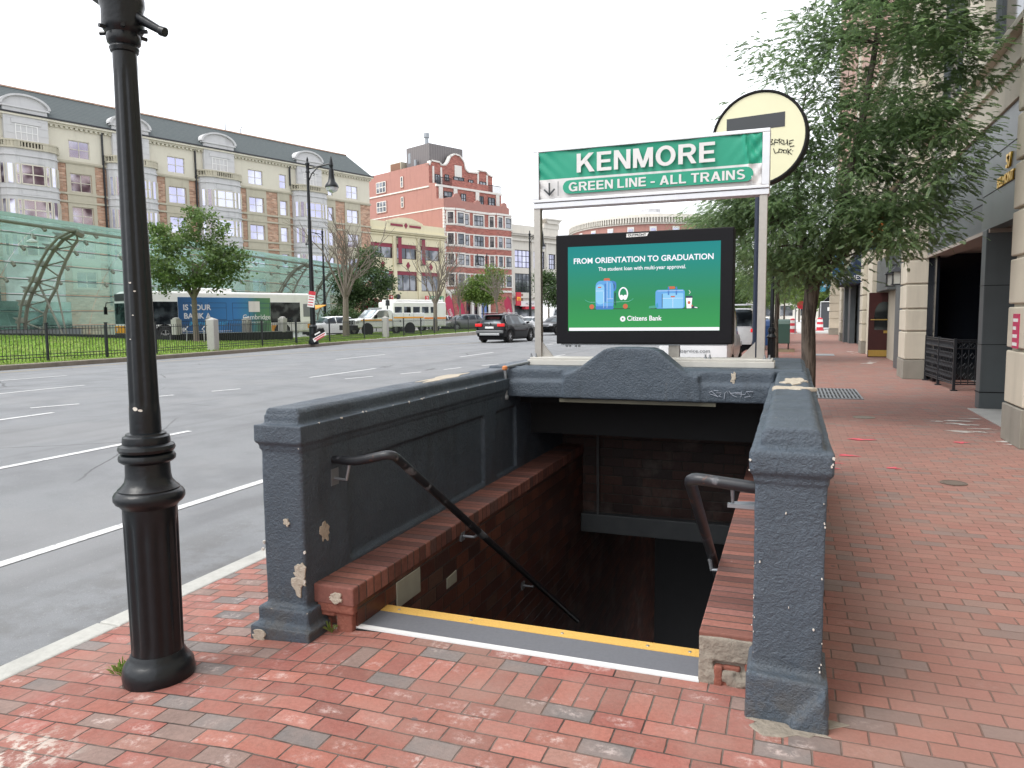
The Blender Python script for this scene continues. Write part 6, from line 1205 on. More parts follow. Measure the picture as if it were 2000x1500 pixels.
# ------------------------------------------------ city bus (front-street corner at the origin, +x towards the rear)
L_, H_, W_ = 12.64, 3.05, 2.55
bus = thing('city_bus', 'white and yellow city bus wrapped in a blue to green bank advert', 'bus', (*cp(262, 44), .2), frame_at(21))
m = MB(); m.prism([(.0, .35), (L_, .45), (L_, 2.75), (L_-.12, H_), (L_-.6, H_+.08), (.35, H_+.08), (.06, H_-.05), (0, 2.4)], 'y', 0, W_); m.build('body', M['buswhite'], bus, bev=.14, seg=3)
# front face of the bus is its local -x side
m = MB(); m.box(-.035, .14, 1.15, .06, W_-.14, 2.42); m.build('windscreen', m_glass_window('windscreen', (.03, .05, .05), (.2, .27, .26), .52, .9), bus, bev=.03); m = MB(); m.box(-.04, .2, 2.55, .06, W_-.2, 2.98); m.build('destination_sign', M['busblk'], bus, bev=.03)
m = MB(); m.box(-.03, .03, .62, .05, W_-.03, 1.05); m.box(.0, -.012, .62, 1.25, .05, 1.05); m.build('yellow_band', M['busyellow'], bus); m = MB(); m.box(-.06, .05, .32, .2, W_-.05, .6); m.build('bumper', M['busblk'], bus, bev=.03)
for y in (.3, W_-.3): m = MB(); m.disc((y, .82), .13, 'x', -.05, .0, 14); m.build('headlight', M['headl'], bus)
def sidepanel(name, mat, x0, x1, z0, z1, o=-.012, bev=0, par=bus, label=None):
    m = MB(); m.box(x0, o, z0, x1, .05, z1); return m.build(name, mat, par, bev=bev, label=label)
sidepanel('driver_window', M['cglass'], .25, .75, 1.15, 2.5, -.01, .02); sidepanel('passenger_window', M['cglass'], 1.05, 2.75, 1.1, 2.5, -.01, .02); sidepanel('passenger_window', M['cglass'], 9.05, 11.35, 1.12, 2.5, -.01, .02)
t = NT('bus_advert_wrap'); x = t.xyz(); g_ = t.n('ShaderNodeMapRange'); t.l(x[0], g_.inputs[0]); g_.inputs[1].default_value = 2.75; g_.inputs[2].default_value = 9.05
c = t.ramp(g_.outputs[0], [(0, (.018, .075, .19)), (.35, (.03, .14, .33)), (.6, (.04, .18, .42)), (.72, (.045, .2, .36)), (.85, (.07, .19, .12)), (1, (.10, .23, .10))]); M['wrap'] = t.pbr(c, .3)
wr_ = sidepanel('advert_wrap', M['wrap'], 2.76, 9.04, .45, 2.78, -.014); m = MB()
for a in (3.1, 4.7, 6.3, 7.8): m.box(a, -.018, 1.35, a+1.2, -.014, 1.39); m.box(a, -.018, 2.42, a+1.2, -.014, 2.45); m.box(a, -.018, 1.35, a+.03, -.014, 2.45); m.box(a+1.17, -.018, 1.35, a+1.2, -.014, 2.45); m.box(a, -.018, 2.1, a+1.2, -.014, 2.13)
m.build('window_frame_lines', flat('wrap_frame_lines', (.02, .06, .13), .4), wr_); m = MB(); m.box(7.45, -.024, 1.85, 8.25, -.019, 2.55); m.build('square_mark', M['trimw'], wr_)  # dark blue outlines of the windows under the wrap
M['ltgrey'] = flat('silver_letters', (.55, .56, .58), .5); text('IS YOUR', .48, M['ltgrey'], wr_, (3.95, -.02, 2.13), off=.012); text('BANK A', .48, M['ltgrey'], wr_, (3.95, -.02, 1.6), off=.012); text('Mutual Bank?', .47, flat('cyan_letters', (.05, .35, .6), .5), wr_, (4.65, -.02, 1.12), off=.004, shear=.15); text('Cambridge', .46, M['white'], wr_, (8.0, -.026, 1.5)); text('SAVINGS BANK', .15, M['white'], wr_, (8.0, -.026, 1.15))
m = MB(); m.box(2.9, -.02, .62, 6.2, -.016, .65); m.box(2.9, -.02, .8, 3.2, -.016, .83); m.disc((3.05, .78), .12, 'y', -.02, -.016, 12); m.build('white_lines', M['white'], wr_)
m = MB(); m.box(9.1, -.015, .55, 9.9, .05, .95); m.box(11.9, -.015, .7, 12.4, .05, 1.0); m.build('yellow_patch', M['busyellow'], bus); m = MB(); m.box(11.6, -.015, 1.5, 12.3, .05, 2.4)
m.build('engine_grille', M['grey'], bus)
for wx in (1.9, 9.9):
    m = MB(); m.disc((wx, .5), .62, 'y', -.016, .1, 20); m.build('wheel_arch', M['black'], bus); wheel(bus, wx, .0, .48, .1)
    wheel(bus, wx, W_-.1, .48, .25)
m = MB(); m.box(3.9, .5, H_+.05, 6.6, 2.0, H_+.33); m.build('roof_unit', M['buswhite'], bus, bev=.08); m = MB(); m.tube([(-.05, W_-.1, 2.5), (-.35, W_+.25, 2.45), (-.38, W_+.28, 2.2)], .03, 6); m.box(-.46, W_+.2, 1.75, -.32, W_+.38, 2.2); m.build('wing_mirror', M['black'], bus)
m = MB(); m.add([(L_, .2, 2.0), (L_, W_-.2, 2.0), (L_+1.0, W_-.2, 2.35), (L_+1.0, .2, 2.35), (L_, .2, 1.95), (L_, W_-.2, 1.95), (L_+1.0, W_-.2, 2.30), (L_+1.0, .2, 2.30)], [(0, 1, 2, 3), (4, 5, 6, 7), (0, 3, 7, 4), (3, 2, 6, 7)]); m.build('raised_hatch', M['busyellow'], bus)

# ================================================ FENCE, GRANITE POSTS, WALL, LAMPS
def fence(y0, y1, posts, label):
    f = thing('iron_fence', label, 'fence', (kx((y0+y1)/2)-.75, (y0+y1)/2, .2), 0, 'black iron fence along the lawn'); m = MB(); L = y1-y0; n = int(L/.125)
    for k in range(n):
        yv = y0+L*k/n; x_ = kx(yv)-.75; m.box(x_-.007, yv-.007, .24, x_+.007, yv+.007, 1.42)
    nn = max(2, int(L/1.5))
    for k in range(nn):
        a, b = y0+L*k/nn, y0+L*(k+1)/nn
        for z in (.36, .46, 1.32): m.tube([(kx(a)-.75, a, z), (kx(b)-.75, b, z)], .013, 4, False)
    m.build('picket_panel', M['iron'], f, world=True, fix=False)
    for yv in posts:
        m = MB(); x_ = kx(yv)-.75; m.box(x_-.035, yv-.035, .15, x_+.035, yv+.035, 1.5); m.box(x_-.05, yv-.05, 1.5, x_+.05, yv+.05, 1.53); m.build('post', M['iron'], f, world=True)
fence(8.5, 26.0, [8.6, 11, 13.4, 15.9, 18.4, 20.7, 23.0], 'black iron picket fence section in front of the glass canopy')
fence(26.7, 44.1, [30.0, 33.2, 36.9, 41.3], 'black iron picket fence section between the tall granite post and the white truck')
fence(44.8, 67.4, [47.5, 50.7, 53.5, 58.5, 62], 'black iron picket fence section behind the driving black SUV')
fence(68.1, 79.5, [72, 76], 'short black iron picket fence section seen beside the steel sign post')
gp = thing('granite_post', 'tall rough granite post in the fence in front of the blue bus advert', 'granite post', (kx(26.35)-.75, 26.35, .15), R(10), 'granite posts in the fence')
m = MB(); m.box(-.19, -.19, 0, .19, .19, 1.42); m.build('shaft', M['granite'], gp, bev=.025); m = MB(); m.add([(-.185, -.185, 1.425), (.185, -.185, 1.425), (.185, .185, 1.425), (-.185, .185, 1.425), (0, 0, 1.53)], [(0, 1, 4), (1, 2, 4), (2, 3, 4), (3, 0, 4)]); m.build('pyramid_cap', M['granite'], gp)
dup(gp, (kx(44.45)-.75, 44.45, .15), R(12), 'granite fence post standing in front of the white utility truck'); dup(gp, (kx(67.75)-.75, 67.75, .15), R(12), 'granite fence post beside the tail of the black SUV'); dup(gp, (kx(79.8)-.75, 79.8, .15), R(12), 'granite fence post in the distance beside the steel sign post')
wl = thing('low_black_wall', 'low polished black granite wall with granite posts at the top of the lawn', 'wall', (*cp(345, 41.5), .2)); A_, B_ = Vector(cp(343, 41.6)), Vector(cp(572, 46.8)); C_, D_ = Vector(cp(-60, 39.6)), Vector(cp(335, 42.5))
M['blackgran'] = flat('black_granite', (.014, .015, .017), .25, var=.3, sc=30)
def wallrun(p, q_, z0, z1, th, mat, name, z0b=None, z1b=None):
    d = (q_-p).normalized(); n = Vector((d.y, -d.x))*th/2; m = MB(); z0b = z0 if z0b is None else z0b; z1b = z1 if z1b is None else z1b
    vs = [(*(p-n), z0), (*(q_-n), z0b), (*(q_+n), z0b), (*(p+n), z0), (*(p-n), z1), (*(q_-n), z1b), (*(q_+n), z1b), (*(p+n), z1)]; m.add(vs, [(0, 3, 2, 1), (4, 5, 6, 7), (0, 1, 5, 4), (1, 2, 6, 5), (2, 3, 7, 6), (3, 0, 4, 7)]); return m.build(name, mat, wl, world=True)
wallrun(A_, B_, .1, .78, .3, M['blackgran'], 'wall'); wallrun(C_, D_, .1, 1.02, .25, M['blackgran'], 'wall', .1, .70); wallrun(A_+Vector((-.0, .0)), B_, .785, .82, .36, M['galv'], 'coping')
for px_, D in ((348, 41.7), (414, 43.2), (485, 44.9), (555, 46.4)):
    x_, y_ = cp(px_, D); m = MB(); m.box(x_-.2, y_-.2, .75, x_+.2, y_+.2, 1.6); m.lathe([(.2, 1.6), (.18, 1.68), (.05, 1.72)], 8, (x_, y_)); m.build('granite_post', M['granite'], wl, world=True, bev=.02)
m = MB()
for px_ in (365, 398):
    x_, y_ = cp(px_, 41); m.tube([(x_-.5, y_+.7, 1.2), (x_, y_, 1.05), (x_+.2, y_-.1, 1.0), (x_+.22, y_-.15, .3)], .03, 6)
m.build('stair_rail', M['alum'], wl, world=True)
m = MB()
for k in range(70):
    q_ = A_.lerp(B_, k/69.0); m.box(q_.x-.008, q_.y-.008, .8, q_.x+.008, q_.y+.008, 1.5)
m.tube([(*A_, 1.5), (*B_, 1.5)], .015, 5); m.build('wall_railing', M['iron'], wl, world=True, fix=False)
sl_ = thing('pendant_street_lamp', 'tall black street lamp with a bell lantern and strapped parking sign', 'street lamp', (*cp(614, 40.0), .2), R(20), 'black pendant street lamps')
m = MB(); m.lathe([(.26, 0), (.28, .1), (.22, .3), (.2, .9), (.24, .95), (.15, 1.05), (.13, 2.5), (.085, 7), (.075, 9.0), (.11, 9.02), (.11, 9.1), (.08, 9.15), (.09, 9.3), (.12, 9.5), (.05, 9.6), (.06, 9.7), (.01, 9.85)], 14); m.build('pole', M['lampblack'], sl_, smooth=True)
m = MB(); m.tube([(0, 0, 9.2), (.5, 0, 9.33), (1.2, 0, 9.47)], .04, 6); m.tube([(.05, 0, 8.6), (.2, 0, 8.95), (.5, 0, 9.25), (.8, 0, 9.38)], .03, 6); m.tube([(.25, 0, 9.05), (.35, 0, 8.95), (.3, 0, 8.85)], .02, 5); m.lathe([(.02, 9.85), (.06, 9.7), (.1, 9.5), (.12, 9.4), (.08, 9.25)], 10, (1.25, 0)); m.build('arm', M['lampblack'], sl_)
m = MB(); m.lathe([(.1, 9.25), (.13, 9.1), (.15, 8.8), (.2, 8.55), (.32, 8.4), (.36, 8.3), (.36, 8.24)], 16, (1.25, 0)); bl_ = m.build('bell_lantern', M['lampblack'], sl_, smooth=True); m = MB(); m.lathe([(.33, 8.24), (.28, 8.08), (.1, 7.98), (.02, 7.96)], 14, (1.25, 0)); m.build('lens', M['headl'], bl_, smooth=True)
dup(sl_, (*cp(638, 70), .1), R(200), 'street lamp rising behind the bare tree in front of the tan hotel'); dup(sl_, (*cp(954, 100), .1), R(200), 'distant street lamp in front of the red brick block'); dup(sl_, (*cp(1037, 74), .1), R(20), 'street lamp beside the steel sign post with its lantern towards the road')
ps = thing('parking_sign', 'tilted white parking sign with red print strapped to the street lamp', 'street sign', (*cp(613, 39.6), 2.2), R(20)); m = MB(); m.prism([(-.24, 0), (.12, -.05), (.24, .78), (-.12, .83)], 'y', -.03, 0); b_ = m.build('plate', M['white'], ps, bev=.01); m = MB(); m.prism([(-.15, .64), (.21, .59), (.24, .78), (-.12, .83)], 'y', -.035, -.031)
for k in range(4): z = .5-k*.14; m.prism([(-.12-.03*k, z), (.14-.03*k, z-.03), (.15-.03*k, z+.02), (-.11-.03*k, z+.05)], 'y', -.035, -.031)
m.build('print', M['red'], b_)
po = thing('leaning_placard', 'black and white placard leaning against the street lamp base', 'placard', (*cp(623, 38.6), .35), R(20)); m = MB(); m.prism([(-.38, .38), (.28, .75), (.45, .38), (-.2, 0)], 'y', -.02, 0); b_ = m.build('board', M['black'], po); m = MB(); m.prism([(-.28, .18), (.38, .55), (.45, .38), (-.2, 0)], 'y', -.025, -.021); m.prism([(-.18, .42), (.1, .57), (.13, .5), (-.15, .35)], 'y', -.025, -.021); m.build('white_field', M['white'], b_); m = MB(); m.prism([(-.2, .17), (.35, .48), (.37, .43), (-.18, .12)], 'y', -.029, -.026); m.prism([(-.1, .12), (.33, .36), (.35, .31), (-.08, .07)], 'y', -.029, -.026); m.build('red_print', M['red'], b_)
# umbrella, flags, posters
um = thing('red_parasol', 'red cafe parasol open in front of the yellow building', 'parasol', (*cp(737, 76), .1)); m = MB(); m.lathe([(1.75, 2.35), (1.7, 2.6), (.7, 3.1), (.02, 3.5)], 8); m.build('canopy', M['red'], um, fix=False); m = MB(); m.tube([(0, 0, 0), (0, 0, 3.4)], .04, 6); m.build('pole', M['iron'], um)
def flag(px_, D, h, lab, letters):
    f = thing('feather_flag', lab, 'flag', (*cp(px_, D), .15), R(20), 'red feather flags'); m = MB(); m.prism([(0, h*.98), (-.45, h*.9), (-.5, h*.72), (-.1, h*.42), (.32, h*.12), (.62, h*.12), (.55, h*.5), (.3, h*.85)], 'y', -.01, .01); c = m.build('cloth', flat('crimson_flag', (.36, .03, .075), .6, var=.15, sc=2), f); m = MB(); m.tube([(.66, 0, 0), (.6, 0, h*.5), (.32, 0, h*.87), (0, 0, h)], .025, 5); m.build('pole', M['iron'], f)
    if letters: text(letters, .42, M['white'], c, (.14, -.02, h*.46), rot=(90, 68, 0), sx=.85)
    return f
flag(880, 87, 4.0, 'tall crimson feather flag with white lettering beside the grey SUV', 'TIVERS'); flag(994, 96, 4.0, 'crimson feather flag between the light green tree and the white shop building', 'TIVERS'); flag(902, 95, 3.6, 'shorter crimson feather flag half hidden by a bare trunk', '')

# ================================================ RIGHT PAVEMENT FURNITURE
dup(lp, (-.59, 24.3, 0), R(80), 'distant black fluted lamp post standing past the round transit sign')
mb_ = thing('relay_mailbox', 'green relay mailbox on legs standing past the distant lamp post', 'mailbox', (*cp(1528, 31), 0), R(0)); m = MB(); m.prism([(-.36, .34), (.36, .34), (.36, 1.15), (.3, 1.27), (.15, 1.34), (-.15, 1.34), (-.3, 1.27), (-.36, 1.15)], 'x', -.3, .3); m.build('box', flat('mailbox_green', (.03, .07, .055), .4), mb_, bev=.02)
for a, b in ((-.26, -.3), (.22, -.3), (-.26, .26), (.22, .26)): m = MB(); m.box(a, b, 0, a+.05, b+.05, .35); m.build('leg', M['black'], mb_)
m = MB(); m.box(-.45, -.5, 0, .5, -.3, .1); m.box(-.45, .3, 0, .5, .5, .1); m.build('skid', flat('timber_skid', (.25, .2, .13), .9), mb_)
bm_ = thing('blue_mailbox', 'blue mailbox partly hidden by the distant lamp post', 'mailbox', (*cp(1503, 32.5), 0), R(10)); m = MB(); m.prism([(-.3, .2), (.3, .2), (.3, 1.05), (.2, 1.25), (0, 1.32), (-.2, 1.25), (-.3, 1.05)], 'x', -.28, .28); m.build('box', flat('mailbox_blue', (.015, .05, .15), .4), bm_, bev=.02); m = MB(); m.box(-.26, -.28, 0, -.2, .28, .22); m.box(.2, -.28, 0, .26, .28, .22); m.build('leg', M['black'], bm_)
kb = thing('site_cabin', 'dark grey site cabin with a white notice at the far end of the pavement', 'cabin', (*cp(1626, 70), 0)); m = MB(); m.box(-1.0, 0, .15, 1.6, 2.5, 2.5); m.build('body', flat('charcoal_cabin', (.05, .055, .065), .6), kb, bev=.03); m = MB(); m.box(-.5, -.03, 1.75, .45, 0, 2.1); m.build('notice', M['white'], kb); m = MB(); m.prism([(-1, 2.5), (1.6, 2.5), (1.6, 3.9), (.4, 3.9)], 'y', .3, 2.4); m.build('sheeted_top', M['black'], kb); m = MB()
for x_ in (-1.1, 1.7): m.tube([(x_, -.05, 0), (x_, -.05, 2.6)], .04, 6)
m.tube([(-1.1, -.05, 2.6), (1.7, -.05, 2.6)], .04, 6); m.tube([(-1.1, -.05, .12), (1.7, -.05, .12)], .05, 6); m.build('frame', M['alum'], kb)
tb = thing('traffic_barrel', 'red and white banded traffic barrel beside the grey signpost', 'traffic barrel', (*cp(1548, 60), 0), 0, 'red and white barrels'); m = MB(); m.lathe([(.34, 0), (.34, .08), (.28, .1), (.28, .32), (.27, .32)], 14); m.lathe([(.26, .55), (.25, .78), (.24, .78)], 14); m.lathe([(.22, .98), (.2, 1.1), (.06, 1.16)], 14); m.build('red_bands', M['red'], tb, smooth=True); m = MB(); m.lathe([(.272, .3), (.262, .56)], 14); m.lathe([(.245, .76), (.22, 1.0)], 14); m.build('white_bands', M['white'], tb, smooth=True)
dup(tb, (*cp(1601, 66), 0), 0, 'red and white banded traffic barrel in front of the site cabin')
pp_ = thing('pavement_signpost', 'thin grey signpost with a red round sign beyond the green mailbox', 'signpost', (*cp(1553, 58), 0)); m = MB(); m.tube([(0, 0, 0), (0, 0, 3.0)], .04, 8); m.build('post', M['galv'], pp_); m = MB(); m.disc((.4, 2.2), .32, 'y', -.04, 0, 16); m.build('sign', M['red'], pp_)
# covers and grates in the pavement
ct = thing('valve_cover', 'small round iron valve cover in the brick pavement', 'manhole cover', (1.44, 7.83, .003)); m = MB(); m.lathe([(.115, 0), (.115, .004), (.1, .004), (.1, .001), (.09, .001), (.09, .004), (.02, .004)], 20); m.build('lid', flat('iron_lid', (.14, .11, .09), .7), ct)
c2 = thing('valve_cover', 'round iron cover in the pavement level with the iron patio railing', 'manhole cover', (1.05, 12.4, .003)); m = MB(); m.lathe([(.16, 0), (.16, .004), (.14, .004), (.14, .001), (.02, .002)], 20); m.build('lid', M['mortar'], c2)
gt = thing('pavement_grate', 'rectangular steel ventilation grate in the pavement beside the parapet end', 'grate', (.72, 15.9, .003)); m = MB()
for k in range(16): m.box(-.5+k*.067, -.95, 0, -.5+k*.067+.03, .95, .012)
for y in (-.97, -.33, .32, .95): m.box(-.53, y, 0, .54, y+.04, .014)
m.build('bars', M['galv'], gt); m = MB(); m.quad((-.53, -.97, .001), (.54, -.97, .001), (.54, .99, .001), (-.53, .99, .001)); m.build('void', M['black'], gt)
g2 = thing('pavement_grate', 'thin far steel grate strip in the pavement near the open red door', 'grate', (1.0, 30.5, .003)); m = MB(); m.box(-.5, -.6, 0, .5, .6, .008); m.build('plate', M['galv'], g2)
# spray marks and spilt white paint on the bricks
M['spray'] = flat('pink_spray_paint', (.62, .10, .13), .8, var=.3, sc=40); M['spill'] = flat('spilt_white_paint', (.62, .6, .56), .8, var=.2, sc=30)
q = np.random.default_rng(11)
def blot(mat, cx, cy, rx, ry, name='pavement_marking', n=18):
    ph = q.uniform(0, 6.28, 3); poly = []
    for k in range(n):
        a = 6.283*k/n; s_ = 1+.3*math.sin(3*a+ph[0])+.25*math.sin(5*a+ph[1])+.2*q.normal(); poly.append((cx+rx*s_*math.cos(a), cy+ry*s_*math.sin(a), .0065))
    m = MB(); m.add(poly, [tuple(range(n))]); return struct(m.build(name, M[mat], fix=False))
for cx, cy, rx, ry in ((.40, 8.2, .09, .03), (.47, 8.5, .08, .02), (.62, 9.0, .1, .05), (.85, 10.2, .14, .06), (1.0, 8.4, .06, .04), (1.95, 10.3, .07, .06)): blot('spray', cx, cy, rx, ry)
for k in range(9): blot('spill', q.uniform(1.9, 2.6), q.uniform(10.9, 13.2), q.uniform(.06, .22), q.uniform(.02, .05))
for k in range(6): blot('spill', q.uniform(2.1, 2.48), q.uniform(20.5, 34), q.uniform(.08, .2), q.uniform(.05, .15))
for k in range(3): blot('spill', q.uniform(2.2, 2.48), q.uniform(10.0, 10.7), q.uniform(.05, .12), q.uniform(.015, .03))

# ================================================ TREES
def unit(v): return v/np.maximum(np.linalg.norm(v, axis=-1, keepdims=True), 1e-9)
def sample_blobs(q, blobs, n):
    """points in ellipsoids, denser towards the outside; blob = centre, radii, weight"""
    wts = np.array([b[2] for b in blobs], float); ks = q.choice(len(blobs), n, p=wts/wts.sum()); out = np.empty((n, 3))
    for i, k in enumerate(ks):
        d = q.normal(size=3); d /= np.linalg.norm(d); out[i] = np.array(blobs[k][0])+np.array(blobs[k][1])*d*q.uniform(.25, 1)**.45
    return out
def limbs(q, base, forks, targets, r0, rt, mb, bend=.25):
    """limbs from fork points to cluster centres; each target joins the nearest already drawn branch point below it"""
    pts = [np.array(p, float) for p, _ in forks]; rad = [r for _, r in forks]; order = np.argsort([np.linalg.norm(t-np.array(forks[-1][0])) for t in targets]); n0 = len(pts)
    for i in order:
        t_ = targets[i]; P = np.array(pts); d = np.linalg.norm(P-t_, axis=1)+np.maximum(0, P[:, 2]-t_[2])*1.6+np.where(np.arange(len(P)) < n0, .0, .15); k = int(np.argmin(d)); p0 = P[k]; L = np.linalg.norm(t_-p0)
        r_a = min(rad[k]*.72, rt+L*.012+.004); mid = (p0+t_)/2+q.normal(size=3)*L*.08+np.array([0, 0, L*bend*.35]); seg = [p0]
        for s_ in (.25, .5, .75, 1): seg.append((1-s_)**2*p0+2*s_*(1-s_)*mid+s_*s_*t_)
        rr_ = [r_a*(1-.6*j/4) for j in range(5)]; mb.tube(seg, rr_, 6, False)
        for j in (1, 2, 3, 4): pts.append(seg[j]); rad.append(rr_[j])
def fronds(q, centres, n_per, spread, L, droop, pairs=8, lw=.011, ll=.036, crown_c=None):
    n = len(centres)*n_per; c = np.repeat(centres, n_per, 0); off = q.normal(size=(n, 3))*spread; p = c+off; out = unit(off+.35*unit(p-crown_c)*np.linalg.norm(spread)+q.normal(size=(n, 3))*.08)
    d = unit(out*np.array([1, 1, .55])+np.array([0, 0, -droop])*q.uniform(.2, 1.2, (n, 1))); Ls = L*q.uniform(.6, 1.15, (n, 1)); side = unit(np.cross(d, np.array([0, 0, 1.0])+q.normal(size=(n, 3))*.35)); nrm = unit(np.cross(side, d)); V = []
    for j in range(pairs):
        f_ = (j+.6)/pairs; b = p+d*Ls*f_+np.array([0, 0, -1])*Ls*.28*f_*f_
        for s_ in (1, -1):
            l_ = ll*(1-.45*abs(f_-.45))*q.uniform(.8, 1.15, (n, 1)); tip = b+(side*s_*.9+d*.42+np.array([0, 0, -.22])+nrm*q.normal(size=(n, 1))*.12)*l_; m_ = (b+tip)/2; w_ = unit(np.cross(nrm, tip-b))*lw
            V.append(np.stack([b, m_+w_, tip, m_-w_], 1))
    V = np.stack(V, 1).reshape(-1, 3); return V
def leaves(q, centres, n_per, spread, size, flat_=.5, droop=.3):
    n = len(centres)*n_per; c = np.repeat(centres, n_per, 0); p = c+q.normal(size=(n, 3))*spread; d = unit(q.normal(size=(n, 3))*np.array([1, 1, .6])+np.array([0, 0, -droop])); u = unit(q.normal(size=(n, 3))*flat_+np.array([0, 0, 1.0])); s_ = unit(np.cross(d, u)); sz = size*q.uniform(.6, 1.25, (n, 1))
    return np.stack([p, p+d*sz*.5+s_*sz*.36, p+d*sz, p+d*sz*.5-s_*sz*.36], 1).reshape(-1, 3)
def quads(V): return np.arange(len(V)).reshape(-1, 4)
def trunkmesh(tr, pts, rads, bark, extra=None):
    m = MB(); m.tube(pts, rads, 12, True)
    if extra: extra(m)
    return m
# big honey locust beside the entrance
q = np.random.default_rng(21)
lt = thing('honey_locust', 'large feathery green street tree growing beside the stairwell and overhanging the pavement', 'tree', (.24, 12.0, 0))
blobs = [((1.0, 11.9, 4.9), (1.15, 1.8, 1.35), 5.5), ((1.45, 11.6, 6.3), (.95, 1.7, 1.3), 3.4), ((-.35, 12.2, 3.75), (.85, 1.4, .85), 2.6), ((.1, 12.3, 4.9), (.9, 1.5, 1.1), 2.6), ((1.3, 11.3, 3.5), (.9, 1.3, .9), 3.6), ((-.15, 11.8, 2.75), (.75, 1.2, .55), 2.0), ((1.2, 11.2, 2.72), (.62, .9, .45), 1.3), ((1.25, 11.8, 7.2), (.85, 1.8, 1.1), 2.6), ((.72, 11.5, 2.85), (.5, .8, .4), .8), ((-.95, 12, 3.2), (.5, .8, .42), .9), ((1.75, 11.2, 4.6), (.5, 1.2, 1.1), 1.3), ((.25, 11.6, 2.3), (.42, .7, .3), .8)]
cen = sample_blobs(q, blobs, 560); fork = (.27, 12.0, 2.05); m = MB()
tr_p = [(.22, 12, -.05), (.235, 12, .05), (.24, 12, .9), (.22, 12, 1.5), (.27, 12.0, 2.0)]; m.tube(tr_p, [.135, .115, .104, .1, .108], 14)
L1_ = [(.27, 12, 1.95), (.45, 11.95, 2.4), (.62, 11.9, 3.1), (.85, 11.9, 4.2), (1.0, 11.8, 5.3), (1.1, 11.8, 6.5)]; L2_ = [(.25, 12, 1.95), (.12, 12.05, 2.6), (.02, 12.1, 3.3), (-.02, 12.2, 4.0), (.1, 12.3, 4.8)]; L3_ = [(.27, 12, 2.0), (.55, 11.7, 2.3), (.95, 11.5, 2.75), (1.3, 11.3, 3.3)]; L4_ = [(.1, 12.05, 2.65), (-.25, 12.1, 3.0), (-.6, 12.1, 3.4)]
for L_a, ra in ((L1_, [.085, .075, .062, .05, .036, .02]), (L2_, [.075, .058, .042, .026, .012]), (L3_, [.06, .05, .038, .022]), (L4_, [.045, .034, .02])): m.tube(L_a, ra, 9)
forks = [(p, r) for L_a, ra in ((L1_, [.085, .075, .062, .05, .036, .02]), (L2_, [.075, .058, .042, .026, .012]), (L3_, [.06, .05, .038, .022]), (L4_, [.045, .034, .02])) for p, r in zip(L_a, ra)]
limbs(q, None, forks, cen, .05, .006, m); m.build('trunk', M['bark'], lt, world=True, smooth=True, fix=False)
V = fronds(q, cen, 52, np.array([.18, .20, .06]), .115, .12, 8, .0125, .024, np.array([.4, 12, 4.6])); raw('crown', V, quads(V), M['locust'], lt, True)
# slimmer trees behind it
def small_locust(name, label, x, y, h, blobs, seed, nc, npf, bark='bark', mat='locust', tr=.07, ll=.05, L=.26):
    q = np.random.default_rng(seed); o_ = thing(name, label, 'tree', (x, y, 0)); cen = sample_blobs(q, blobs, nc); m = MB(); pts = [(x, y, -.05), (x-.02, y, h*.5), (x, y, h)]; m.tube(pts, [tr*1.2, tr, tr*.85], 10); top = [(x, y, h), (x+.05, y, h+1.0), (x, y, h+2)]; m.tube(top, [tr*.8, tr*.6, tr*.3], 8)
    limbs(q, None, [(p, tr*.6) for p in top], cen, .04, .008, m); m.build('trunk', M[bark], o_, world=True, smooth=True, fix=False); V = fronds(q, cen, npf, np.array([.34, .34, .2]), L, .5, 6, .017, ll, np.array([x, y, h+1.5])); raw('crown', V, quads(V), M[mat], o_, True); return o_
small_locust('honey_locust', 'slender feathery tree behind the distant lamp post, its leaves behind the screen corner', -.48, 26.0, 2.4, [((-1.0, 26, 4.4), (1.7, 1.8, 1.3), 3), ((.3, 26, 4.6), (1.5, 1.6, 1.6), 2.5), ((-.6, 26, 3.1), (1.6, 1.4, .7), 1.6), ((-2.3, 26, 4.4), (1.0, 1.2, .9), 1.4)], 31, 170, 40)
small_locust('street_tree', 'distant light green street tree above the dark brown parked car', -.7, 42, 2.6, [((-1.4, 42, 4.6), (2.2, 2.2, 1.6), 3), ((.4, 42, 4.3), (2.2, 2.2, 1.6), 2), ((-.5, 42, 3.0), (2.2, 2, .8), 1)], 32, 110, 18, mat='lightleaf', ll=.075, L=.35)
small_locust('street_tree', 'far light green street tree standing near the grey site cabin', -.6, 62, 2.6, [((-1.0, 62, 5), (2.6, 2.4, 2), 3), ((.9, 62, 4.6), (2.4, 2.2, 1.6), 2), ((.3, 62, 3.2), (2.2, 2, .8), 1)], 33, 110, 16, mat='lightleaf', ll=.1, L=.42)
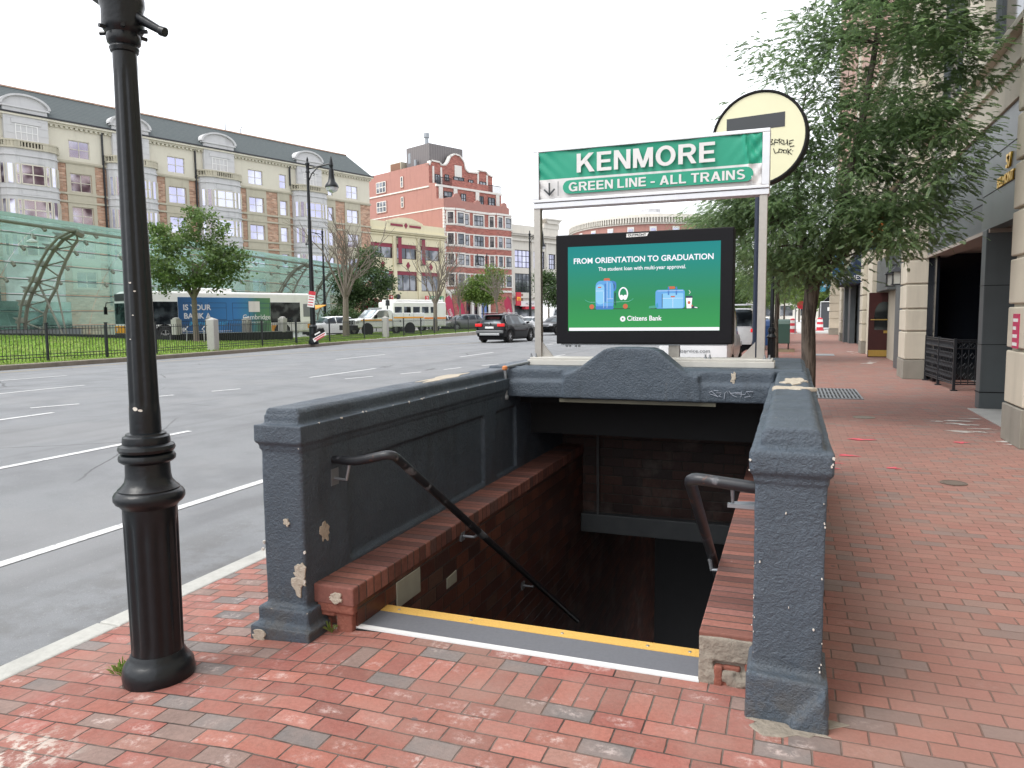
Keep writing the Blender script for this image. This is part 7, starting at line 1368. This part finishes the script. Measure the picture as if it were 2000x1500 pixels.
# lawn tree and the trees across the street
def leafy(name, label, px_, D, zb, h, blobs, seed, nc, npl, size, mat, bark='bark_grey', tr=.12, spread=.33, lean=0, multi=5, group=None):
    """blobs in local metres: lateral, depth, height"""
    q = np.random.default_rng(seed); x, y = cp(px_, D); o_ = thing(name, label, 'tree', (x, y, zb), R(20.65), group); cen = sample_blobs(q, blobs, nc); m = MB(); m.tube([(0, 0, -.1), (.01, 0, .1), (lean*.5, 0, h*.5), (lean, 0, h)], [tr*1.35, tr*1.1, tr*.95, tr*.9], 10); forks = [((lean, 0, h), tr*.7)]
    for k in range(multi):
        a = 6.283*k/multi+.4; e = cen[np.argmax((cen-[lean, 0, h]) @ np.array([math.cos(a)*.6, math.sin(a)*.6, .7]))]; L_a = [np.array([lean, 0, h])*(1-s_)+e*s_*.62+np.array([0, 0, .25*math.sin(3.14*s_)]) for s_ in (0, .33, .66, 1)]; m.tube(L_a, [tr*.55, tr*.45, tr*.34, tr*.2], 7); forks += [(p, tr*.4) for p in L_a[1:]]
    limbs(q, None, forks, cen, .03, .008, m); m.build('trunk', M[bark], o_, smooth=True, fix=False)
    if npl: V = leaves(q, cen, npl, np.array([spread, spread, spread*.6]), size); raw('crown', V, quads(V), M[mat], o_)
    return o_
mo = tag(MB().lathe([(.01, .3), (.5, .26), (1.2, .1), (1.6, -.05)][::-1], 24).build('mulch_mound', flat('brown_mulch', (.13, .085, .055), .95, var=.4, sc=12, bump=1, bsc=30), smooth=True), 'low mound of brown mulch around the lawn tree', 'mulch'); mo.location = (*cp(386, 40.8), .14)
leafy('lawn_tree', 'round green tree on the lawn in front of the blue bus advert', 385, 41.0, .32, 2.35, [((-.1, 0, 4.6), (2.5, 2.4, 1.5), 5), ((-.8, 0, 6.0), (1.3, 1.5, .9), 1.5), ((.7, 0, 6.3), (1.2, 1.4, 1.0), 1.5), ((-1.8, 0, 4.3), (1.0, 1.3, 1.0), 1.2), ((1.9, 0, 4.6), (1.0, 1.3, .9), 1.2), ((.9, .3, 3.4), (1.6, 1.5, .5), 1.0), ((-1.1, 0, 3.3), (1.3, 1.5, .5), 1.0), ((0, 0, 7.0), (.5, .6, .5), .5)], 41, 170, 62, .19, 'maple', multi=6, spread=.26, tr=.15)
def bare(name, label, px_, D, zb, h, H, Wd, seed, n=70, tr=.17):
    q = np.random.default_rng(seed); x, y = cp(px_, D); o_ = thing(name, label, 'tree', (x, y, zb), R(20.65), 'bare trees'); m = MB(); m.tube([(0, 0, -.1), (0, 0, h*.5), (.03, 0, h)], [tr*1.2, tr, tr*.9], 9); m.build('trunk', M['bark_grey'], o_, smooth=True); m = MB()
    def br(p, d, L, r, k):
        pts = [p]; dd = d
        for j in range(4): dd = unit(dd+q.normal(size=3)*.12+np.array([0, 0, .06])); pts.append(pts[-1]+dd*L/4)
        m.tube(pts, [r*(1-.14*j) for j in range(5)], 5 if k else 7, False)
        if k < 3:
            for j in range(3 if k < 2 else 2):
                s_ = pts[1+j] if k else pts[2+min(j, 2)]; br(s_, unit(dd+q.normal(size=3)*np.array([.5, .5, .2])*1.05), L*q.uniform(.5, .72), r*.5, k+1)
    for k in range(9):
        a = q.uniform(0, 6.28); s_ = Wd/(H-h)*q.uniform(.15, .62); br(np.array([0, 0, h*q.uniform(.8, 1.0)]), unit(np.array([math.cos(a)*s_, math.sin(a)*s_, 1.0])), (H-h)*q.uniform(.5, .66), tr*.42, 0)
    m.build('branches', M['bark_grey'], o_, smooth=True, fix=False); return o_
bare('bare_tree', 'leafless grey tree with upswept branches on the lawn between bus and utility truck', 678, 54, .28, 2.8, 9.0, 4.6, 51, tr=.22)
bare('bare_tree', 'leafless tree in front of the yellow building beside the shuttle bus', 852, 66, .2, 2.6, 9.0, 3.6, 52, tr=.18)
bare('bare_tree', 'small leafless tree beside the crimson feather flag', 900, 76, .2, 2.2, 6.5, 2.4, 53, tr=.11)
bare('bare_tree', 'leafless slim tree beside the light green tree', 972, 84, .2, 2.6, 7.5, 2.2, 54, tr=.14)
leafy('dark_tree', 'dense dark green tree behind the bare tree and red parasol', 712, 74, .1, 2.4, [((.2, 0, 5.2), (2.6, 2.4, 2.0), 4), ((1.6, 0, 4.6), (1.5, 1.6, 1.6), 2), ((-1.2, 0, 4.2), (1.5, 1.6, 1.6), 2), ((.4, 0, 7.6), (1.2, 1.2, 1.2), 1.2), ((.2, 0, 3.0), (2.4, 2, .9), 1.5)], 61, 170, 75, .24, 'darkleaf', tr=.18, spread=.42)
leafy('shrub', 'dark bushy shrub behind the bus stop beside the raised yellow hatch', 672, 70, .1, .4, [((0, 0, 1.4), (1.6, 1.4, 1.2), 1), ((.9, 0, 1.2), (1.0, 1, .9), .6)], 62, 60, 70, .2, 'darkleaf', tr=.06)
leafy('light_tree', 'light yellow green tree in front of the red brick apartment block', 946, 90, .1, 2.4, [((-.2, 0, 4.9), (2.3, 2.2, 1.7), 4), ((-1.9, 0, 4.2), (1.2, 1.4, .9), 1.5), ((1.2, 0, 6.2), (1.2, 1.3, 1.3), 1.3), ((.7, 0, 3.9), (1.5, 1.5, .8), 1.2)], 63, 150, 60, .26, 'lightleaf', tr=.13, spread=.42)
leafy('street_tree', 'dark green tree beside the slimmer steel sign post in front of the white building', 1073, 84, .1, 2.3, [((0, 0, 4.4), (1.5, 1.5, 1.9), 3), ((-.8, 0, 5.4), (1.0, 1.1, 1.0), 1), ((.9, 0, 3.4), (1.1, 1.2, .8), 1)], 64, 110, 60, .22, 'darkleaf', tr=.12, spread=.38)
# far-off greenery that closes the street beyond the right kerb
for k, (px_, D, s_, mt_) in enumerate(((1420, 120, 1.5, 'maple'), (1470, 150, 1.7, 'lightleaf'), (1560, 140, 1.5, 'maple'), (1600, 125, 1.3, 'lightleaf'), (1655, 150, 1.6, 'darkleaf'))):
    leafy('distant_tree', ['distant round tree seen just past the screen corner', 'far pale tree over the parked cars', 'distant tree behind the slender street tree', 'pale distant tree over the red and white barrels', 'distant dark tree behind the site cabin'][k], px_, D, 0, 2.2, [((0, 0, 5.0*s_*.8), (3.4, 3, 2.6), 4), ((-2.2, 0, 4), (2, 2, 1.7), 2), ((2.3, 0, 4.3), (2, 2, 1.7), 2)], 70+k, 70, 60, .5, mt_, tr=.2, spread=.6, group='distant street trees')
fbk = thing('distant_shop', 'distant pale shopfront building closing the street beyond the site cabin', 'building', (2, 175, 0)); m = MB(); m.box(-14, 0, 0, 16, 12, 11); m.build('wall', M['wwall'], fbk)
for k in range(7):
    for z in (1, 4.6, 7.8): m = MB(); u = -13+k*4.2; m.box(u, -.06, z, u+2.6, .02, z+2.2); m.build('window', G3, fbk)
